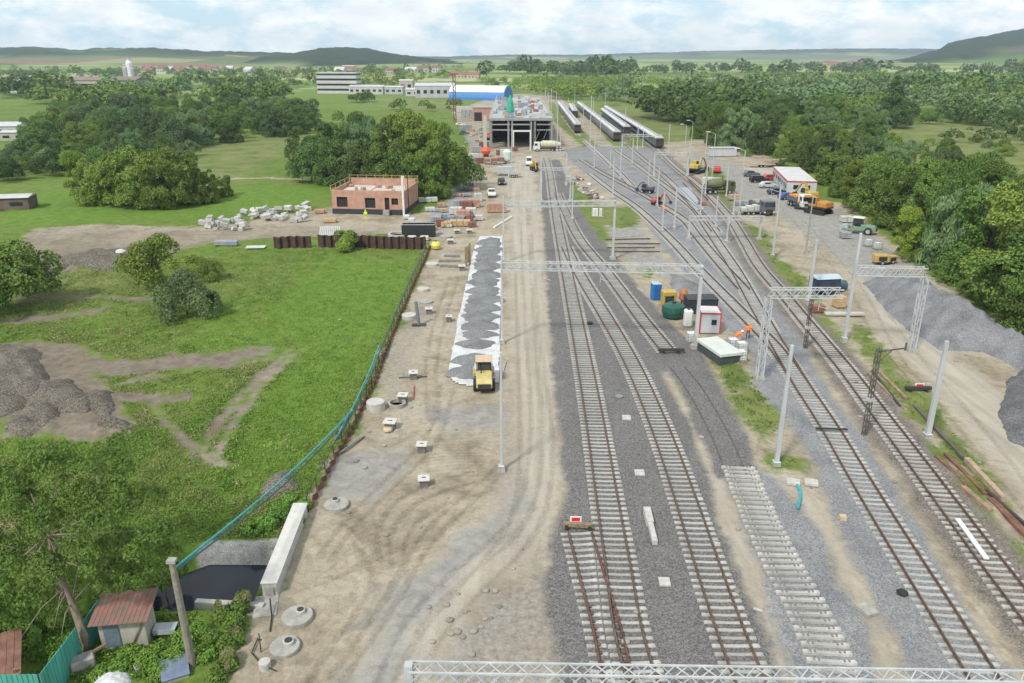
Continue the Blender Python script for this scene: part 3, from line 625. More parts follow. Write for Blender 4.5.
def blobs_for(kind, H_, W_, seed):
    r = random.Random(seed); B = []
    if kind == 'tall':
        for k in range(24):
            z = H_ * r.uniform(.10, .92); w_ = W_ * .5 * (1 - abs(z / H_ - .5) * .9) * r.uniform(.1, .75); a_ = r.uniform(0, 6.3); B.append((w_ * math.cos(a_), w_ * math.sin(a_), z, H_ * r.uniform(.06, .12)))
        B.append((0, 0, H_ * .88, H_ * .11))
    elif kind == 'shrub':
        for k in range(24):
            a_ = r.uniform(0, 6.3); q = r.uniform(.1, .9) * W_ * .5; z = H_ * r.uniform(.2, .72) * (1.1 - q / W_); B.append((q * math.cos(a_), q * math.sin(a_), z, H_ * r.uniform(.13, .27)))
    elif kind == 'conifer':
        for k in range(14):
            z = H_ * (.12 + .84 * k / 14); q = W_ * .32 * (1 - k / 14); a_ = k * 2.4; B.append((q * math.cos(a_), q * math.sin(a_), z, H_ * (.15 * (1 - k / 15) + .03)))
    else:
        lop = r.uniform(0, 6.3)
        for k in range(42):
            a_ = r.uniform(0, 6.3); q = math.sqrt(r.uniform(.02, 1)) * W_ * .40 * (1 + .22 * math.cos(a_ - lop)); z = H_ * (.22 + .68 * r.uniform(0, 1) * (1 - .5 * (q / (W_ * .45)) ** 2)); B.append((q * math.cos(a_), q * math.sin(a_), z, H_ * r.uniform(.06, .135)))
        for k in range(8):
            a_ = k * .8 + r.uniform(-.3, .3); B.append((W_ * .33 * math.cos(a_ + .4), W_ * .33 * math.sin(a_ + .4), H_ * r.uniform(.05, .13), H_ * .13))
        for k in range(7):
            a_ = k * .9 + r.uniform(-.3, .3); B.append((W_ * .36 * math.cos(a_), W_ * .36 * math.sin(a_), H_ * r.uniform(.13, .34), H_ * r.uniform(.08, .15)))
    return B
bark = mat('bark', (.11, .085, .065), .95, .25, 5, bump=.4)
def limbs(B, H_, seed, r0, n=7, base=.25):
    r = random.Random(seed); mb = MB(); top = Vector((r.uniform(-.3, .3), r.uniform(-.3, .3), H_ * .62))
    mid = Vector((r.uniform(-.2, .2), r.uniform(-.2, .2), H_ * .3)); mb.path([(0, 0, -.4), (0, 0, .4), mid, top], [r0 * 1.4, r0, r0 * .75, r0 * .3], 8)
    for k in range(n):
        b = B[(k * 3) % len(B)]; s = mid.lerp(top, r.uniform(0, .8)); e = Vector(b[:3]); m = s.lerp(e, .5) + Vector((0, 0, -.3)); mb.path([s, m, e], [r0 * .45, r0 * .28, r0 * .08], 5)
    return mb
def make_tree(name, cat, kind, H_, W_, n, size, lm, seed, droop=0, r0=.25, trunk=True):
    root = thing(name, 'x', cat); B = blobs_for(kind, H_, W_, seed); q, d = crown_pts(B, n, seed); v, f = leaf_mesh(q, d, size, seed, droop)
    np_mesh('crown', v, f, lm, root)
    if trunk: limbs(B, H_, seed, r0).build('trunk', bark, root, smooth=True)
    root['H'] = H_; return root
lg = leaf_mat('leaf_green', (.05, .10, .018), (.195, .27, .06)); ld = leaf_mat('leaf_dark', (.036, .078, .02), (.15, .215, .06))
lo_ = leaf_mat('leaf_olive', (.07, .12, .02), (.24, .30, .06)); lw = leaf_mat('leaf_willow', (.06, .11, .04), (.21, .28, .12)); ly = leaf_mat('leaf_yellow', (.10, .15, .02), (.28, .34, .05))
PRO = {}
def proto(key, *a_, **k):
    o = make_tree(*a_, **k); PRO[key] = [o, False]; return o
proto('g1', 'leafy_tree', 'tree', 'round', 12, 10, 17000, .155, lg, 1); proto('g2', 'leafy_tree', 'tree', 'round', 12, 11, 17000, .155, lg, 2)
proto('d1', 'leafy_tree', 'tree', 'round', 12, 10, 17000, .155, ld, 3); proto('d2', 'leafy_tree', 'tree', 'tall', 14, 7, 13000, .155, ld, 4)
proto('o1', 'leafy_tree', 'tree', 'round', 11, 10, 17000, .155, lo_, 5); proto('t1', 'leafy_tree', 'tree', 'tall', 14, 8, 14000, .155, lg, 6)
proto('w1', 'willow_tree', 'tree', 'round', 11, 11, 17000, .15, lw, 7, droop=.55); proto('w2', 'willow_tree', 'tree', 'round', 11, 10, 17000, .15, lo_, 8, droop=.5)
proto('s1', 'shrub', 'shrub', 'shrub', 5, 7, 9000, .105, lg, 9, r0=.08); proto('s2', 'shrub', 'shrub', 'shrub', 5, 7, 9000, .105, lo_, 10, r0=.08); proto('s3', 'shrub', 'shrub', 'shrub', 5, 6.5, 9000, .105, lw, 12, r0=.08); proto('s4', 'shrub', 'shrub', 'shrub', 5, 7, 9000, .105, ld, 16, r0=.08)
proto('y1', 'leafy_tree', 'tree', 'tall', 11, 6, 12000, .13, ly, 13, r0=.15); proto('c1', 'conifer_tree', 'tree', 'conifer', 13, 6, 13000, .14, ld, 14, r0=.16)
CNT = {}
def tree(key, px, py, hm=None, top=None, label=None, group=None, wx=1.0, x=None, y=None):
    p = G(px, py) if x is None else Vector((x, y, 0)); z = gz(p.x, p.y); src, used = PRO[key]
    h_ = hm if hm else HT(px, py, top); s = h_ / src['H']
    o = src if not used else copy_tree(src); PRO[key][1] = True
    o.location = (p.x, p.y, z - .1); o.scale = (s * wx, s * wx, s); o.rotation_euler = (0, 0, random.uniform(0, 6.3))
    if 'group' in o: del o['group']
    tag(o, label, None, group); CNT[key[0]] = CNT.get(key[0], 0) + 1; return o
KN = {'g': 'green broad tree', 'd': 'dark green tree', 'o': 'olive green rounded tree', 't': 'tall green tree', 'w': 'greyish drooping willow', 's': 'low bushy shrub', 'y': 'yellow-green tree', 'c': 'dark pointed conifer'}
def zone(poly, keys, spacing, h0, h1, where, group, maxn=400, seed=1):
    r = np.random.default_rng(seed); Pz = W(poly); lo = Pz.min(0); hi = Pz.max(0); got = []
    for _ in range(20000):
        c = lo + (hi - lo) * r.random(2)
        if poly_sd(c[None], Pz)[0] < 0: continue
        if any((c[0] - g[0]) ** 2 + (c[1] - g[1]) ** 2 < spacing ** 2 for g in got): continue
        got.append(c)
        if len(got) >= maxn: break
    for c in sorted(got, key=lambda c: c[1]):
        k = keys[r.integers(len(keys))]; tree(k, 0, 0, hm=r.uniform(h0, h1), label=KN[k[0]] + ' ' + where, group=KN[k[0]] + 's ' + group, x=c[0], y=c[1], wx=r.uniform(.9, 1.15))
    return len(got)
# named, lone trees
tree('s2', 160, 283, top=224, wx=.9, label='olive green bushy tree alone in the left field, the taller of two')
tree('s3', 188, 318, top=262, wx=.85, label='thin yellowish willow bush in front of the lone field tree'); tree('s2', 207, 280, top=252, label='small round bush right of the lone field tree', wx=.9)
tree('s2', 0, 308, top=222, wx=1.0, label='yellowish bush cut by the left picture edge beside the field')
tree('w2', 226, 196, top=172, wx=.8, label='small bush at the right end of the field thicket')
for x_, b_, t_ in ((78, 201, 150), (96, 204, 155), (118, 204, 144), (142, 206, 142), (165, 206, 140), (186, 204, 148), (205, 202, 163)): tree(random.choice(['w2', 'o1', 'y1']), x_, b_, top=t_, label='yellow-topped tree in the thicket in the left meadow', group='trees of the meadow thicket', wx=.95)
for x_, b_, t_, k_ in ((303, 168, 122, 'd1'), (320, 174, 116, 'd1'), (340, 170, 108, 'g1'), (362, 175, 104, 'd1'), (350, 184, 118, 'd1'), (376, 182, 108, 'w1'), (396, 182, 106, 'w2'), (420, 188, 104, 'o1'), (438, 182, 112, 'w2'), (410, 172, 103, 'o1'), (332, 184, 130, 'd1'), (385, 190, 126, 'g1'), (428, 198, 132, 'w2'), (446, 190, 128, 's2'), (312, 182, 138, 's4'), (368, 190, 140, 's4'), (400, 192, 138, 's1')):
    tree(k_, x_, b_, top=t_, label='tree in the big grove behind the brick shell building', group='trees of the grove behind the brick shell', wx=.86)
tree('c1', 889, 128, top=72, label='dark pointed conifer among the trees on the right', wx=1.3); tree('w1', 650, 112, top=85, wx=.7, label='narrow grey-green willow beside the parked trains')
tree('y1', 850, 208, top=160, wx=1.15, label='bright yellow-green tree behind the orange excavator'); tree('y1', 902, 258, top=205, wx=1.0, label='bright green young tree beside the yellow compactor')
for x_, b_, t_, k_ in ((737, 150, 101, 'w1'), (722, 146, 96, 'g2'), (705, 138, 92, 'g1'), (762, 154, 108, 'd1'), (790, 160, 112, 'g1'), (815, 172, 120, 'd1'), (838, 186, 130, 't1'), (874, 214, 146, 'g2'), (900, 228, 158, 'o1'), (918, 240, 160, 't1'), (938, 256, 168, 'g1'), (958, 270, 172, 'w1'), (982, 282, 176, 'g2'), (1008, 296, 176, 'o1'), (1036, 312, 186, 'd1'), (1066, 330, 170, 'g1'), (946, 236, 150, 'g2'), (975, 248, 160, 't1'), (1012, 268, 165, 'g1'), (1050, 285, 160, 't1'), (855, 186, 128, 'w1'), (922, 215, 150, 'w2'), (1090, 352, 200, 'g1'), (1000, 318, 226, 's1'), (1040, 334, 240, 'g2')):
    tree(k_, x_, b_, top=t_, label=KN[k_[0]] + ' in the dense row along the right edge of the yard', group=KN[k_[0]] + 's in the row along the right yard', wx=.92)
for x_, b_, h_ in ((747, 156, 3), (782, 166, 3.2), (846, 198, 3), (880, 226, 3.0), (898, 244, 3), (920, 264, 3.2), (942, 280, 3.2), (968, 297, 3.6), (992, 311, 3.4), (1018, 326, 3.4), (1045, 344, 4)):
    tree('s1', x_, b_, hm=h_, label='shrub at the foot of the trees behind the gravel heaps', group='shrubs at the foot of the right trees')
for x_, b_, t_ in ((814, 170, 128), (832, 184, 138), (846, 197, 150), (802, 163, 130)): tree('g1', x_, b_, top=t_, label='green broad tree close behind the long office cabin', group='trees close behind the long cabin', wx=1.0)
n_ = 0
n_ += zone([(800, 170), (1060, 290), (1100, 230), (960, 178), (870, 150), (800, 148)], ['g1', 'o1', 'w1', 'w2', 'g2', 't1', 's1'], 8, 6, 11, 'in the thicket right of the yard', 'in the thicket right of the yard', 48, 2)
n_ += zone([(690, 128), (800, 150), (880, 140), (860, 120), (760, 112), (640, 102)], ['g1', 'd1', 'g2', 'd2', 'w1'], 12, 9, 15, 'in the woods beyond the yard', 'in the woods beyond the yard', 44, 3)
n_ += zone([(28, 158), (110, 158), (190, 150), (290, 137), (320, 128), (270, 112), (120, 112), (60, 120), (40, 126)], ['g1', 'w1', 'd1', 'g2', 's3', 'w1', 'd1', 's1'], 12, 9, 14, 'in the wide belt behind the left meadow', 'in the belt behind the left meadow', 75, 4)
n_ += zone([(0, 186), (50, 176), (110, 168), (190, 160), (190, 150), (60, 152), (0, 155)], ['s1', 's4', 's3', 's2'], 8, 4, 7.5, 'at the left end of the tree belt', 'at the left end of the tree belt', 30, 5)
n_ += zone([(820, 118), (1060, 140), (1060, 124), (880, 108)], ['s1', 's4', 's3', 'd1'], 11, 3.5, 8, 'in the hedge line of the right meadow', 'in the hedge line of the right meadow', 40, 6)
n_ += zone([(900, 150), (1060, 210), (1060, 150), (960, 140)], ['s1', 's3', 's2'], 12, 2, 4.5, 'scattered in the right meadow', 'scattered in the right meadow', 26, 8)
print('TREES', n_, CNT)
for k in list(PRO):
    if not PRO[k][1]:
        for c in CH.get(PRO[k][0].name, []): bpy.data.objects.remove(c)
        bpy.data.objects.remove(PRO[k][0])
# far woods that read as masses
def woods(poly, n, h0, h1, lm, seed, per=110, size=1.1, holes=True):
    r = np.random.default_rng(seed); Pz = W(poly); lo = Pz.min(0); hi = Pz.max(0); px = []
    pp = np.array(poly, float); l2 = pp.min(0); h2 = pp.max(0)
    while len(px) < n:
        q = l2 + (h2 - l2) * r.random(2)
        if poly_sd(q[None], pp)[0] > 0 and (not holes or vnoise(np.array([G(*q).x / 45]), np.array([G(*q).y / 80]), 77)[0] > .42): px.append((G(*q).x, G(*q).y))
    vs = []
    for (x, y) in px:
        H_ = r.uniform(h0 * .6, h1 * 1.05) * (1.4 if r.random() < .1 else 1); m = per; d = r.normal(size=(m, 3)); d /= np.linalg.norm(d, axis=1)[:, None]; d[:, 2] = np.abs(d[:, 2]) * 1.1 - .1
        wv_ = r.uniform(.38, .62); q = d * np.array([wv_ * H_, wv_ * H_, H_ * .52]) * r.uniform(.75, 1.05, (m, 1)) + np.array([x, y, H_ * .45]); q[:, 2] = np.maximum(q[:, 2], .3)
        v, f = leaf_mesh(q, d, size * H_ / 12, int(r.integers(1e6))); vs.append(v)
    v = np.concatenate(vs); o = np_mesh('distant_woods', v, np.arange(len(v)).reshape(-1, 4), lm); return tag(o, kind='stuff')
woods([(0, 112), (300, 112), (330, 100), (250, 95), (60, 100), (0, 98)], 190, 9, 13, lg, 1)
woods([(100, 101), (315, 104), (318, 97), (120, 94)], 90, 8, 12, lw, 2)
woods([(318, 104), (375, 103), (370, 99), (320, 99)], 26, 4, 6, lg, 22)
woods([(0, 92), (130, 90), (260, 86), (310, 86), (310, 80), (0, 84)], 120, 7, 11, lg, 3, size=1.2, per=80)
woods([(340, 80), (420, 82), (470, 78), (470, 74), (340, 74)], 70, 7, 10, lo_, 4, size=1.4, per=80)
woods([(468, 79), (560, 80), (640, 80), (640, 74), (560, 72), (490, 71)], 90, 14, 24, ld, 5, size=1.4, per=100)
woods([(520, 92), (560, 101), (640, 99), (690, 112), (760, 110), (700, 92), (620, 86), (520, 84)], 230, 6, 10, lo_, 6, per=110)
woods([(600, 104), (640, 92), (720, 98), (860, 104), (900, 110), (880, 92), (760, 88), (620, 86)], 230, 8, 13, lw, 7)
woods([(700, 96), (860, 98), (1060, 106), (1060, 96), (880, 90), (720, 88)], 120, 7, 12, lo_, 8)
woods([(860, 95), (1060, 104), (1060, 96), (900, 90)], 40, 12, 17, ld, 12)
woods([(680, 84), (1060, 88), (1060, 80), (900, 77), (700, 80)], 110, 8, 13, lg, 9, size=1.3, per=80)
woods([(640, 76), (1100, 79), (1100, 71), (660, 70)], 260, 12, 19, ld, 10, size=1.5, per=60)
woods([(0, 78), (320, 76), (470, 72), (470, 68), (0, 72)], 110, 8, 13, lg, 11, size=1.4, per=60)
woods([(480, 84), (560, 82), (700, 84), (700, 92), (620, 96), (560, 92), (490, 90)], 200, 5, 8, lo_, 31, per=90)
woods([(600, 108), (640, 100), (700, 104), (760, 112), (820, 116), (860, 110), (760, 98), (640, 94)], 190, 8, 13, lw, 32)
woods([(640, 118), (660, 108), (760, 116), (800, 128), (800, 140), (720, 136), (690, 128)], 90, 8, 13, ld, 33, per=200, size=.8)
woods([(790, 150), (800, 118), (880, 112), (900, 120), (860, 140)], 70, 7, 11, lg, 34, per=260, size=.7)
woods([(820, 110), (1060, 118), (1060, 107), (880, 102), (820, 104)], 120, 6, 11, lw, 35, per=140)
woods([(930, 122), (1060, 132), (1060, 126), (940, 117)], 40, 6, 10, ld, 36, per=200, size=.8)
woods([(700, 80), (1060, 86), (1060, 82), (820, 78)], 40, 8, 13, lo_, 37, size=1.3, per=80)
woods([(0, 104), (60, 100), (60, 92), (0, 94)], 60, 9, 14, ld, 38)
woods([(380, 112), (470, 112), (470, 109), (390, 109)], 12, 4, 7, lg, 39, per=150)
woods([(0, 80), (320, 79), (440, 76), (440, 71), (0, 73)], 260, 8, 13, ld, 41, size=1.4, per=70)
woods([(0, 91), (320, 88), (318, 84), (0, 86)], 160, 7, 11, ld, 42, size=1.2, per=80)
woods([(360, 90), (420, 89), (420, 82), (360, 84)], 30, 7, 10, lo_, 43, size=1.2, per=90)
woods([(470, 82), (560, 78), (700, 80), (720, 92), (640, 97), (600, 102), (560, 98), (515, 93)], 330, 5, 8, lo_, 51, per=80, holes=False)
woods([(600, 100), (680, 94), (720, 104), (650, 104)], 60, 6, 10, lg, 52, per=120, holes=False)
woods([(930, 142), (1060, 150), (1060, 135), (960, 132)], 30, 4, 6, ld, 13)

# ground cover: coarse weeds in the grass, thickest near the camera
def weeds(name, n, box_, lm, seed, hmin, hmax, thr, size=.16, lushp=.12):
    r = np.random.default_rng(seed); px = np.column_stack([r.uniform(box_[0], box_[2], n), r.uniform(box_[1], box_[3], n)])
    v = (px[:, 1] - 341.5) / FPX; t = CAMH / (v * CP + SP); Pw = np.column_stack([(px[:, 0] - 512) / FPX * t, (CP - v * SP) * t])
    mk = masks(Pw); keep = (np.maximum.reduce([mk['dirt'], mk['bal'], mk['gray'], mk['old'], mk['cob']]) < -.2) & (mx(Pw, [chan_poly]) < -.3)
    keep &= fbm(Pw[:, 0], Pw[:, 1], 5, seed + 3) + fbm(Pw[:, 0], Pw[:, 1], 1.3, seed + 4) * .6 > thr
    keep &= (mk['lush'] < .4) | (r.random(n) < lushp)
    Pw = Pw[keep]; h = height(Pw, {k: q[keep] for k, q in mk.items()}); m = len(Pw); k = 5
    c = np.repeat(np.column_stack([Pw, h]), k, 0); hh_ = np.repeat(r.uniform(hmin, hmax, m), k)
    c = c + r.normal(size=c.shape) * np.array([.16, .16, 0]); c[:, 2] += hh_ * r.uniform(.2, 1, len(c))
    d = r.normal(size=c.shape); d /= np.linalg.norm(d, axis=1)[:, None]; vv, ff = leaf_mesh(c, d, size, seed, .3); o = np_mesh(name, vv, ff, lm); print(name, m); return tag(o, kind='stuff')
wg = leaf_mat('weed_green', (.075, .145, .02), (.17, .27, .05)); wy = leaf_mat('weed_straw', (.15, .165, .055), (.33, .32, .15))
wo = leaf_mat('weed_olive', (.06, .09, .025), (.17, .19, .07)); weeds('weeds', 45000, (-60, 250, 430, 700), wg, 5, .1, .3, .02, .075); weeds('tall_dry_grass', 45000, (-60, 250, 430, 600), wy, 9, .15, .4, .16, .07)
wgr = leaf_mat('grass_tuft', (.10, .185, .025), (.25, .345, .075)); weeds('grass_tufts', 42000, (-60, 250, 430, 600), wgr, 61, .05, .22, -.6, .055, 1.0); weeds('dry_tufts', 34000, (-60, 250, 430, 600), wy, 71, .08, .3, -.04, .05, .12)
weeds('weeds', 5000, (560, 190, 820, 480), wo, 15, .1, .3, -.1, .08); weeds('weeds', 5000, (760, 200, 1060, 560), wo, 25, .05, .2, -.05, .06)
# ---------------------------------------------------------------- structures
def GP(px, py): p = G(px, py); return Vector((p.x, p.y, gz(p.x, p.y)))
steel = STEEL(); conc = CONC(); concl = CONCL(); rust = RUST(); dark = DARK(); white = WHITE(); glass = GLASS(); wood = WOOD(); rubber = RUBBER()
galv = mat('bright_galvanised', (.48, .495, .505), .55, .14, 1.2, metal=.2, streak=True)
def lattice(mb, a, b, s, pitch, r=.045, chord=.09):
    a, b = Vector(a), Vector(b); d = b - a; L_ = d.length; u = d.normalized(); up = Vector((0, 0, 1)) if abs(u.z) < .8 else Vector((0, 1, 0))
    sd = u.cross(up).normalized(); up = sd.cross(u).normalized(); co = [(sd * (s / 2) * i, up * (s / 2) * j) for i, j in ((-1, -1), (1, -1), (1, 1), (-1, 1))]
    for p, q in co: mb.bar(a + p + q, b + p + q, chord)
    n = max(2, int(L_ / pitch)); st = L_ / n
    for k in range(n):
        for f in range(4):
            p0 = co[f]; p1 = co[(f + 1) % 4]; x, y = (p0, p1) if (k + f // 2) % 2 == 0 else (p1, p0)
            mb.bar(a + u * (k * st) + x[0] + x[1], a + u * ((k + 1) * st) + y[0] + y[1], r)
    return mb
def footing(root, p, s=.8, m=None): MB().box((p[0], p[1], .12), (s, s, .5), top=(.8, .8)).build('footing', m or conc, root)
def post_solid(root, p, h, w0=.32, w1=.22, m=None):
    mb = MB(); mb.box((p[0], p[1], h / 2 + .3), (w0, w0, h - .3), top=(w1 / w0, w1 / w0)); mb.box((p[0], p[1], .38), (w0 + .2, w0 + .2, .05)); mb.build('post', m or galv, root)
def portal(label, legs, beam, z, s=.6, pitch=.95, lat=(), r=.045, chord=.09, hang=3):
    """legs: ground px; beam: two world xy ends"""
    a, b = beam; o = Vector((a[0], a[1], 0)); root = thing('lattice_portal', label, 'gantry', o, 0, 'lattice portals over the tracks')
    A = Vector((0, 0, z)); B = Vector((b[0] - a[0], b[1] - a[1], z))
    lattice(MB(), A, B, s, pitch, r, chord).build('lattice_beam', galv, root)
    for i, (x, y) in enumerate(legs):
        p = Vector((x - a[0], y - a[1], 0))
        if i in lat: lattice(MB(), p + Vector((0, 0, .3)), p + Vector((0, 0, z - s / 2)), .55, .8, .045, .1).build('post', galv, root)
        else: post_solid(root, p, z + .25, .36, .28)
        footing(root, p, 1.0)
    for k in range(hang):
        t_ = (k + .7) / (hang + .4); q = A.lerp(B, t_); mb = MB(); mb.tube(q - Vector((0, 0, s / 2)), q - Vector((0, 0, s / 2 + 1.3)), .04, n=6); mb.tube(q - Vector((0, 0, s / 2 + .9)), q - Vector((-.9, 0, s / 2 + 1.15)), .03, n=6)
        mb.build('wire_bracket', galv, root)
    return root
# bottom one, its left post just below the picture's lower edge
zb = 8.9; A_ = G(409, 673, zb); B_ = G(1110, 684, zb); portal('nearest white lattice portal spanning the whole foreground along the bottom', [(A_.x, A_.y), (B_.x, B_.y)], (A_.xy, B_.xy), zb, .52, .46, hang=0, r=.034, chord=.062)
def pz(legpx, toprow): return HT(legpx[0], legpx[1], toprow)
l4, r4 = G(502, 343), G(695, 348); z4 = pz((695, 348), 269); portal('lattice portal reaching from the second haul road mast to the post by the red-edged cabin', [r4.xy], (l4.xy, r4.xy), z4, .78, .6)
l5, r5 = G(503.5, 261), G(612.5, 259); z5 = pz((612.5, 259), 203); portal('lattice portal over the green patch with white cabinets', [r5.xy], (l5.xy, r5.xy), z5, .75, .7)
p2_ = G(759, 379); z2 = pz((759, 379), 293); e2 = G(842, 293, z2); portal('one-legged lattice portal beside the two orange-clad workers', [p2_.xy], (p2_.xy, e2.xy), z2, .8, .55, lat=(0,), hang=2)
p3_ = G(911, 351); z3 = pz((911, 351), 272); e3 = G(858, 270.5, z3); portal('lattice portal on an openwork leg beside the grey gravel heap', [p3_.xy], (p3_.xy, e3.xy), z3, .85, .55, lat=(0,), hang=0)
a7, b7 = G(688, 263), G(759, 240); z7 = pz((759, 240), 218); a7b = G(690, 218, z7); b7b = G(765, 218, z7); portal('three-legged lattice portal left of the dark truck', [a7b.xy, G(727, 242).xy, b7.xy], (a7b.xy, b7b.xy), z7, .62, .9, hang=2)
a6, b6 = G(622, 147), G(661, 148); z6 = pz((622, 147), 135); portal('far lattice portal in front of the two right trains', [a6.xy, b6.xy], (a6.xy, b6.xy), z6, .6, 1.2, chord=.14, r=.09)
a8, b8 = G(656, 173), G(687, 177); z8 = pz((687, 177), 153.5); a8b = G(655, 153.5, z8); b8b = G(688.5, 153.5, z8); portal('far lattice portal left of the small yellow excavator', [a8b.xy, b8b.xy], (a8b.xy, b8b.xy), z8, .6, 1.2, chord=.12, r=.08)
a9 = G(541, 182); z9 = pz((541, 182), 153); portal('far white portal in front of the mixer truck', [a9.xy, G(566, 184).xy], (a9.xy, (G(566, 184).x, a9.y)), z9, .45, 1.0, hang=1, chord=.1)
aa = G(541, 201); za = pz((541, 201), 169); portal('white portal at the head of the first track', [aa.xy, G(570, 201).xy], (aa.xy, (G(570, 201).x, aa.y)), za, .45, 1.0, hang=1, chord=.1)

MASTG = 'galvanised catenary masts along the tracks'
def mast(px, py, top, label, w0=.30, w1=.20, arm=None, m=None, name='catenary_mast', group=MASTG, lamp=0):
    p = G(px, py); h = HT(px, py, top); root = thing(name, label, 'mast' if not lamp else 'street lamp', (p.x, p.y, 0), 0, group)
    mb = MB(); mb.box((0, 0, h / 2), (w0, w0, h), top=(w1 / w0, w1 / w0)); mb.box((0, 0, .4), (w0 + .22, w0 + .22, .06)); mb.build('post', m or galv, root, bevel=.02)
    footing(root, (0, 0), .62)
    if arm:
        mb = MB(); mb.tube((0, 0, h - .8), (arm, 0, h - .3), .045, n=6); mb.tube((0, 0, h - 2.0), (arm, 0, h - 1.5), .045, n=6); mb.tube((arm * .8, 0, h - 1.7), (arm * .8, 0, h - .4), .03, n=6); mb.build('cantilever_arm', m or galv, root)
    if lamp:
        mb = MB(); mb.tube((0, 0, h), (lamp, 0, h + .5), .05, n=6); mb.build('lamp_arm', galv, root); MB().box((lamp + (.4 if lamp > 0 else -.4), 0, h + .5), (1.0, .4, .16)).build('lamp_head', white, root, bevel=.03)
    return root
mast(501.5, 470, 352, 'nearest thin white mast beside the haul road, black fitting at its foot', .22, .16)
mast(502, 343, 255, 'second mast along the haul road, at the left end of a lattice portal', .26, .2)
mast(503.5, 262, 196, 'third mast along the haul road', .26, .2)
mast(776, 466, 345, 'tall pale mast at the end of the bare sleeper row', .32, .22)
mast(927, 438, 341, 'stout pale mast beside the dirt yard near the timber beams', .38, .27)
mast(844, 341, 233, 'tall white mast carrying the left end of the gravel-side portal', .34, .24)
mast(808, 303, 240, 'pale mast left of the dark roofed trailer', .36, .28)
mast(772.5, 257, 187, 'slim white mast at the left side of the yard road', .28, .2, arm=-1.6)
mast(805.5, 254, 197, 'grey thin mast in front of the orange excavator', .22, .16, m=mat('grey_concrete_post', (.28, .28, .27), .9, .15, 3))
POLE_X = 0
mast(733, 216, 193, 'short far mast left of the small white trailer'); mast(705, 195, 165, 'far mast beside the white crates'); mast(726, 197, 167, 'far mast beside the olive tank vehicle')
mast(674, 229, 187, 'far mast above the red machine'); mast(688, 176, 144, 'far mast at the right end of the far portal'); mast(726.5, 243, 222, 'short mast at the three-legged portal')
mast(657, 206, 168, 'far mast beside the rail crane trolley'); mast(612.5, 199, 157, 'far mast over the fan of tracks'); mast(566, 186, 158, 'far mast by the head of the first tracks')
for x_, b_, t_, w_ in ((589.8, 148, 96, 'left of the second train'), (610, 169, 150, 'over the first pale track'), (642.5, 148, 129, 'behind the far portal'), (605, 112, 93, 'between the trains'), (574.5, 110, 90, 'beside the first train'), (557, 152, 101, 'beside the station hall corner'), (548, 135, 92, 'beside the station hall side wall'), (551, 128, 88, 'far along the station hall'), (545, 120, 88, 'farthest along the station hall'), (593, 118, 98, 'behind the first train'), (625, 128, 107, 'beside the third train'), (508.6, 198, 166, 'in front of the station hall, left'), (511.8, 168, 128, 'at the station hall door'), (560, 160, 128, 'right of the mixer truck'), (632, 164, 138, 'over the middle tracks'), (648, 190, 160, 'beside the dark rail trolley'), (705, 160, 133, 'behind the yellow excavator'), (572, 220, 182, 'left of the scrap heap'), (600, 138, 112, 'beside the second train, nearer end'), (668, 154, 124, 'at the end of the rightmost train'), (583, 128, 103, 'beside the front of the leftmost train'), (620, 180, 146, 'between the crossovers'), (662, 232, 192, 'right of the long spare rails'), (700, 216, 184, 'left of the three-legged portal'), (637, 150, 122, 'over the third train front'), (556, 118, 92, 'between hall and first train'), (568, 124, 98, 'at the head of the leftmost train'), (540, 212, 172, 'on the haul road side of the first track'), (715, 228, 196, 'inside the three-legged portal'), (594, 168, 134, 'where the fan of tracks begins')):
    mast(x_, b_, t_, 'slim far mast ' + w_, .26, .2)
LG = 'tall lamps of the yard'
mast(738.8, 215, 151, 'tall lamp with one arm beside the yard road', .2, .12, name='street_lamp', group=LG, lamp=-1.2)
mast(711.5, 181, 134, 'tall double lamp post behind the red pickup', .2, .12, name='street_lamp', group=LG, lamp=-1.4)
mast(691, 149, 122, 'farthest tall lamp behind the yard', .2, .12, name='street_lamp', group=LG, lamp=-1.2); mast(684, 162, 126, 'tall lamp left of the yard entrance', .18, .12, name='street_lamp', group=LG, lamp=-1.0)
mast(902, 230, 185, 'lamp standing among the right-hand trees', .16, .1, name='street_lamp', group=LG, lamp=-1.0)
# old dark lattice poles
def oldpole(px, py, top, label, arm=0):
    p = G(px, py); h = HT(px, py, top); root = thing('lattice_pole', label, 'pole', (p.x, p.y, 0), .3, 'old dark lattice poles'); m = mat('dark_weathered_steel', (.10, .09, .08), .85, .25, 3)
    mb = MB(); lattice(mb, (0, 0, 0), (0, 0, h), .26, .5, .04, .06); mb.build('post', m, root)
    MB().box((0, 0, h * .42), (.5, .42, .3)).build('number_plate', mat('faded_plate', (.4, .4, .38), .8, .1, 4), root)
    if arm: mb = MB(); mb.bar((0, 0, h - .3), (arm, 0, h - .3), .1); mb.bar((0, 0, h - 1.3), (arm * .5, 0, h - .35), .06); mb.tube((arm, 0, h - .5), (arm, 0, h + .15), .08, n=8); mb.build('cross_arm', m, root)
oldpole(864, 435, 348, 'dark lattice pole with a side arm beside the rightmost track', 2.6); oldpole(805, 348, 298, 'dark lattice pole without arm beside the rightmost track', 0)
# overhead lines: real wires, thin
def wire(pts, r=.012, name='overhead_wire', label='', group='overhead wires'):
    mb = MB(); mb.path(pts, r, 4); tag(mb.build(name, dark), label, 'wire', group)

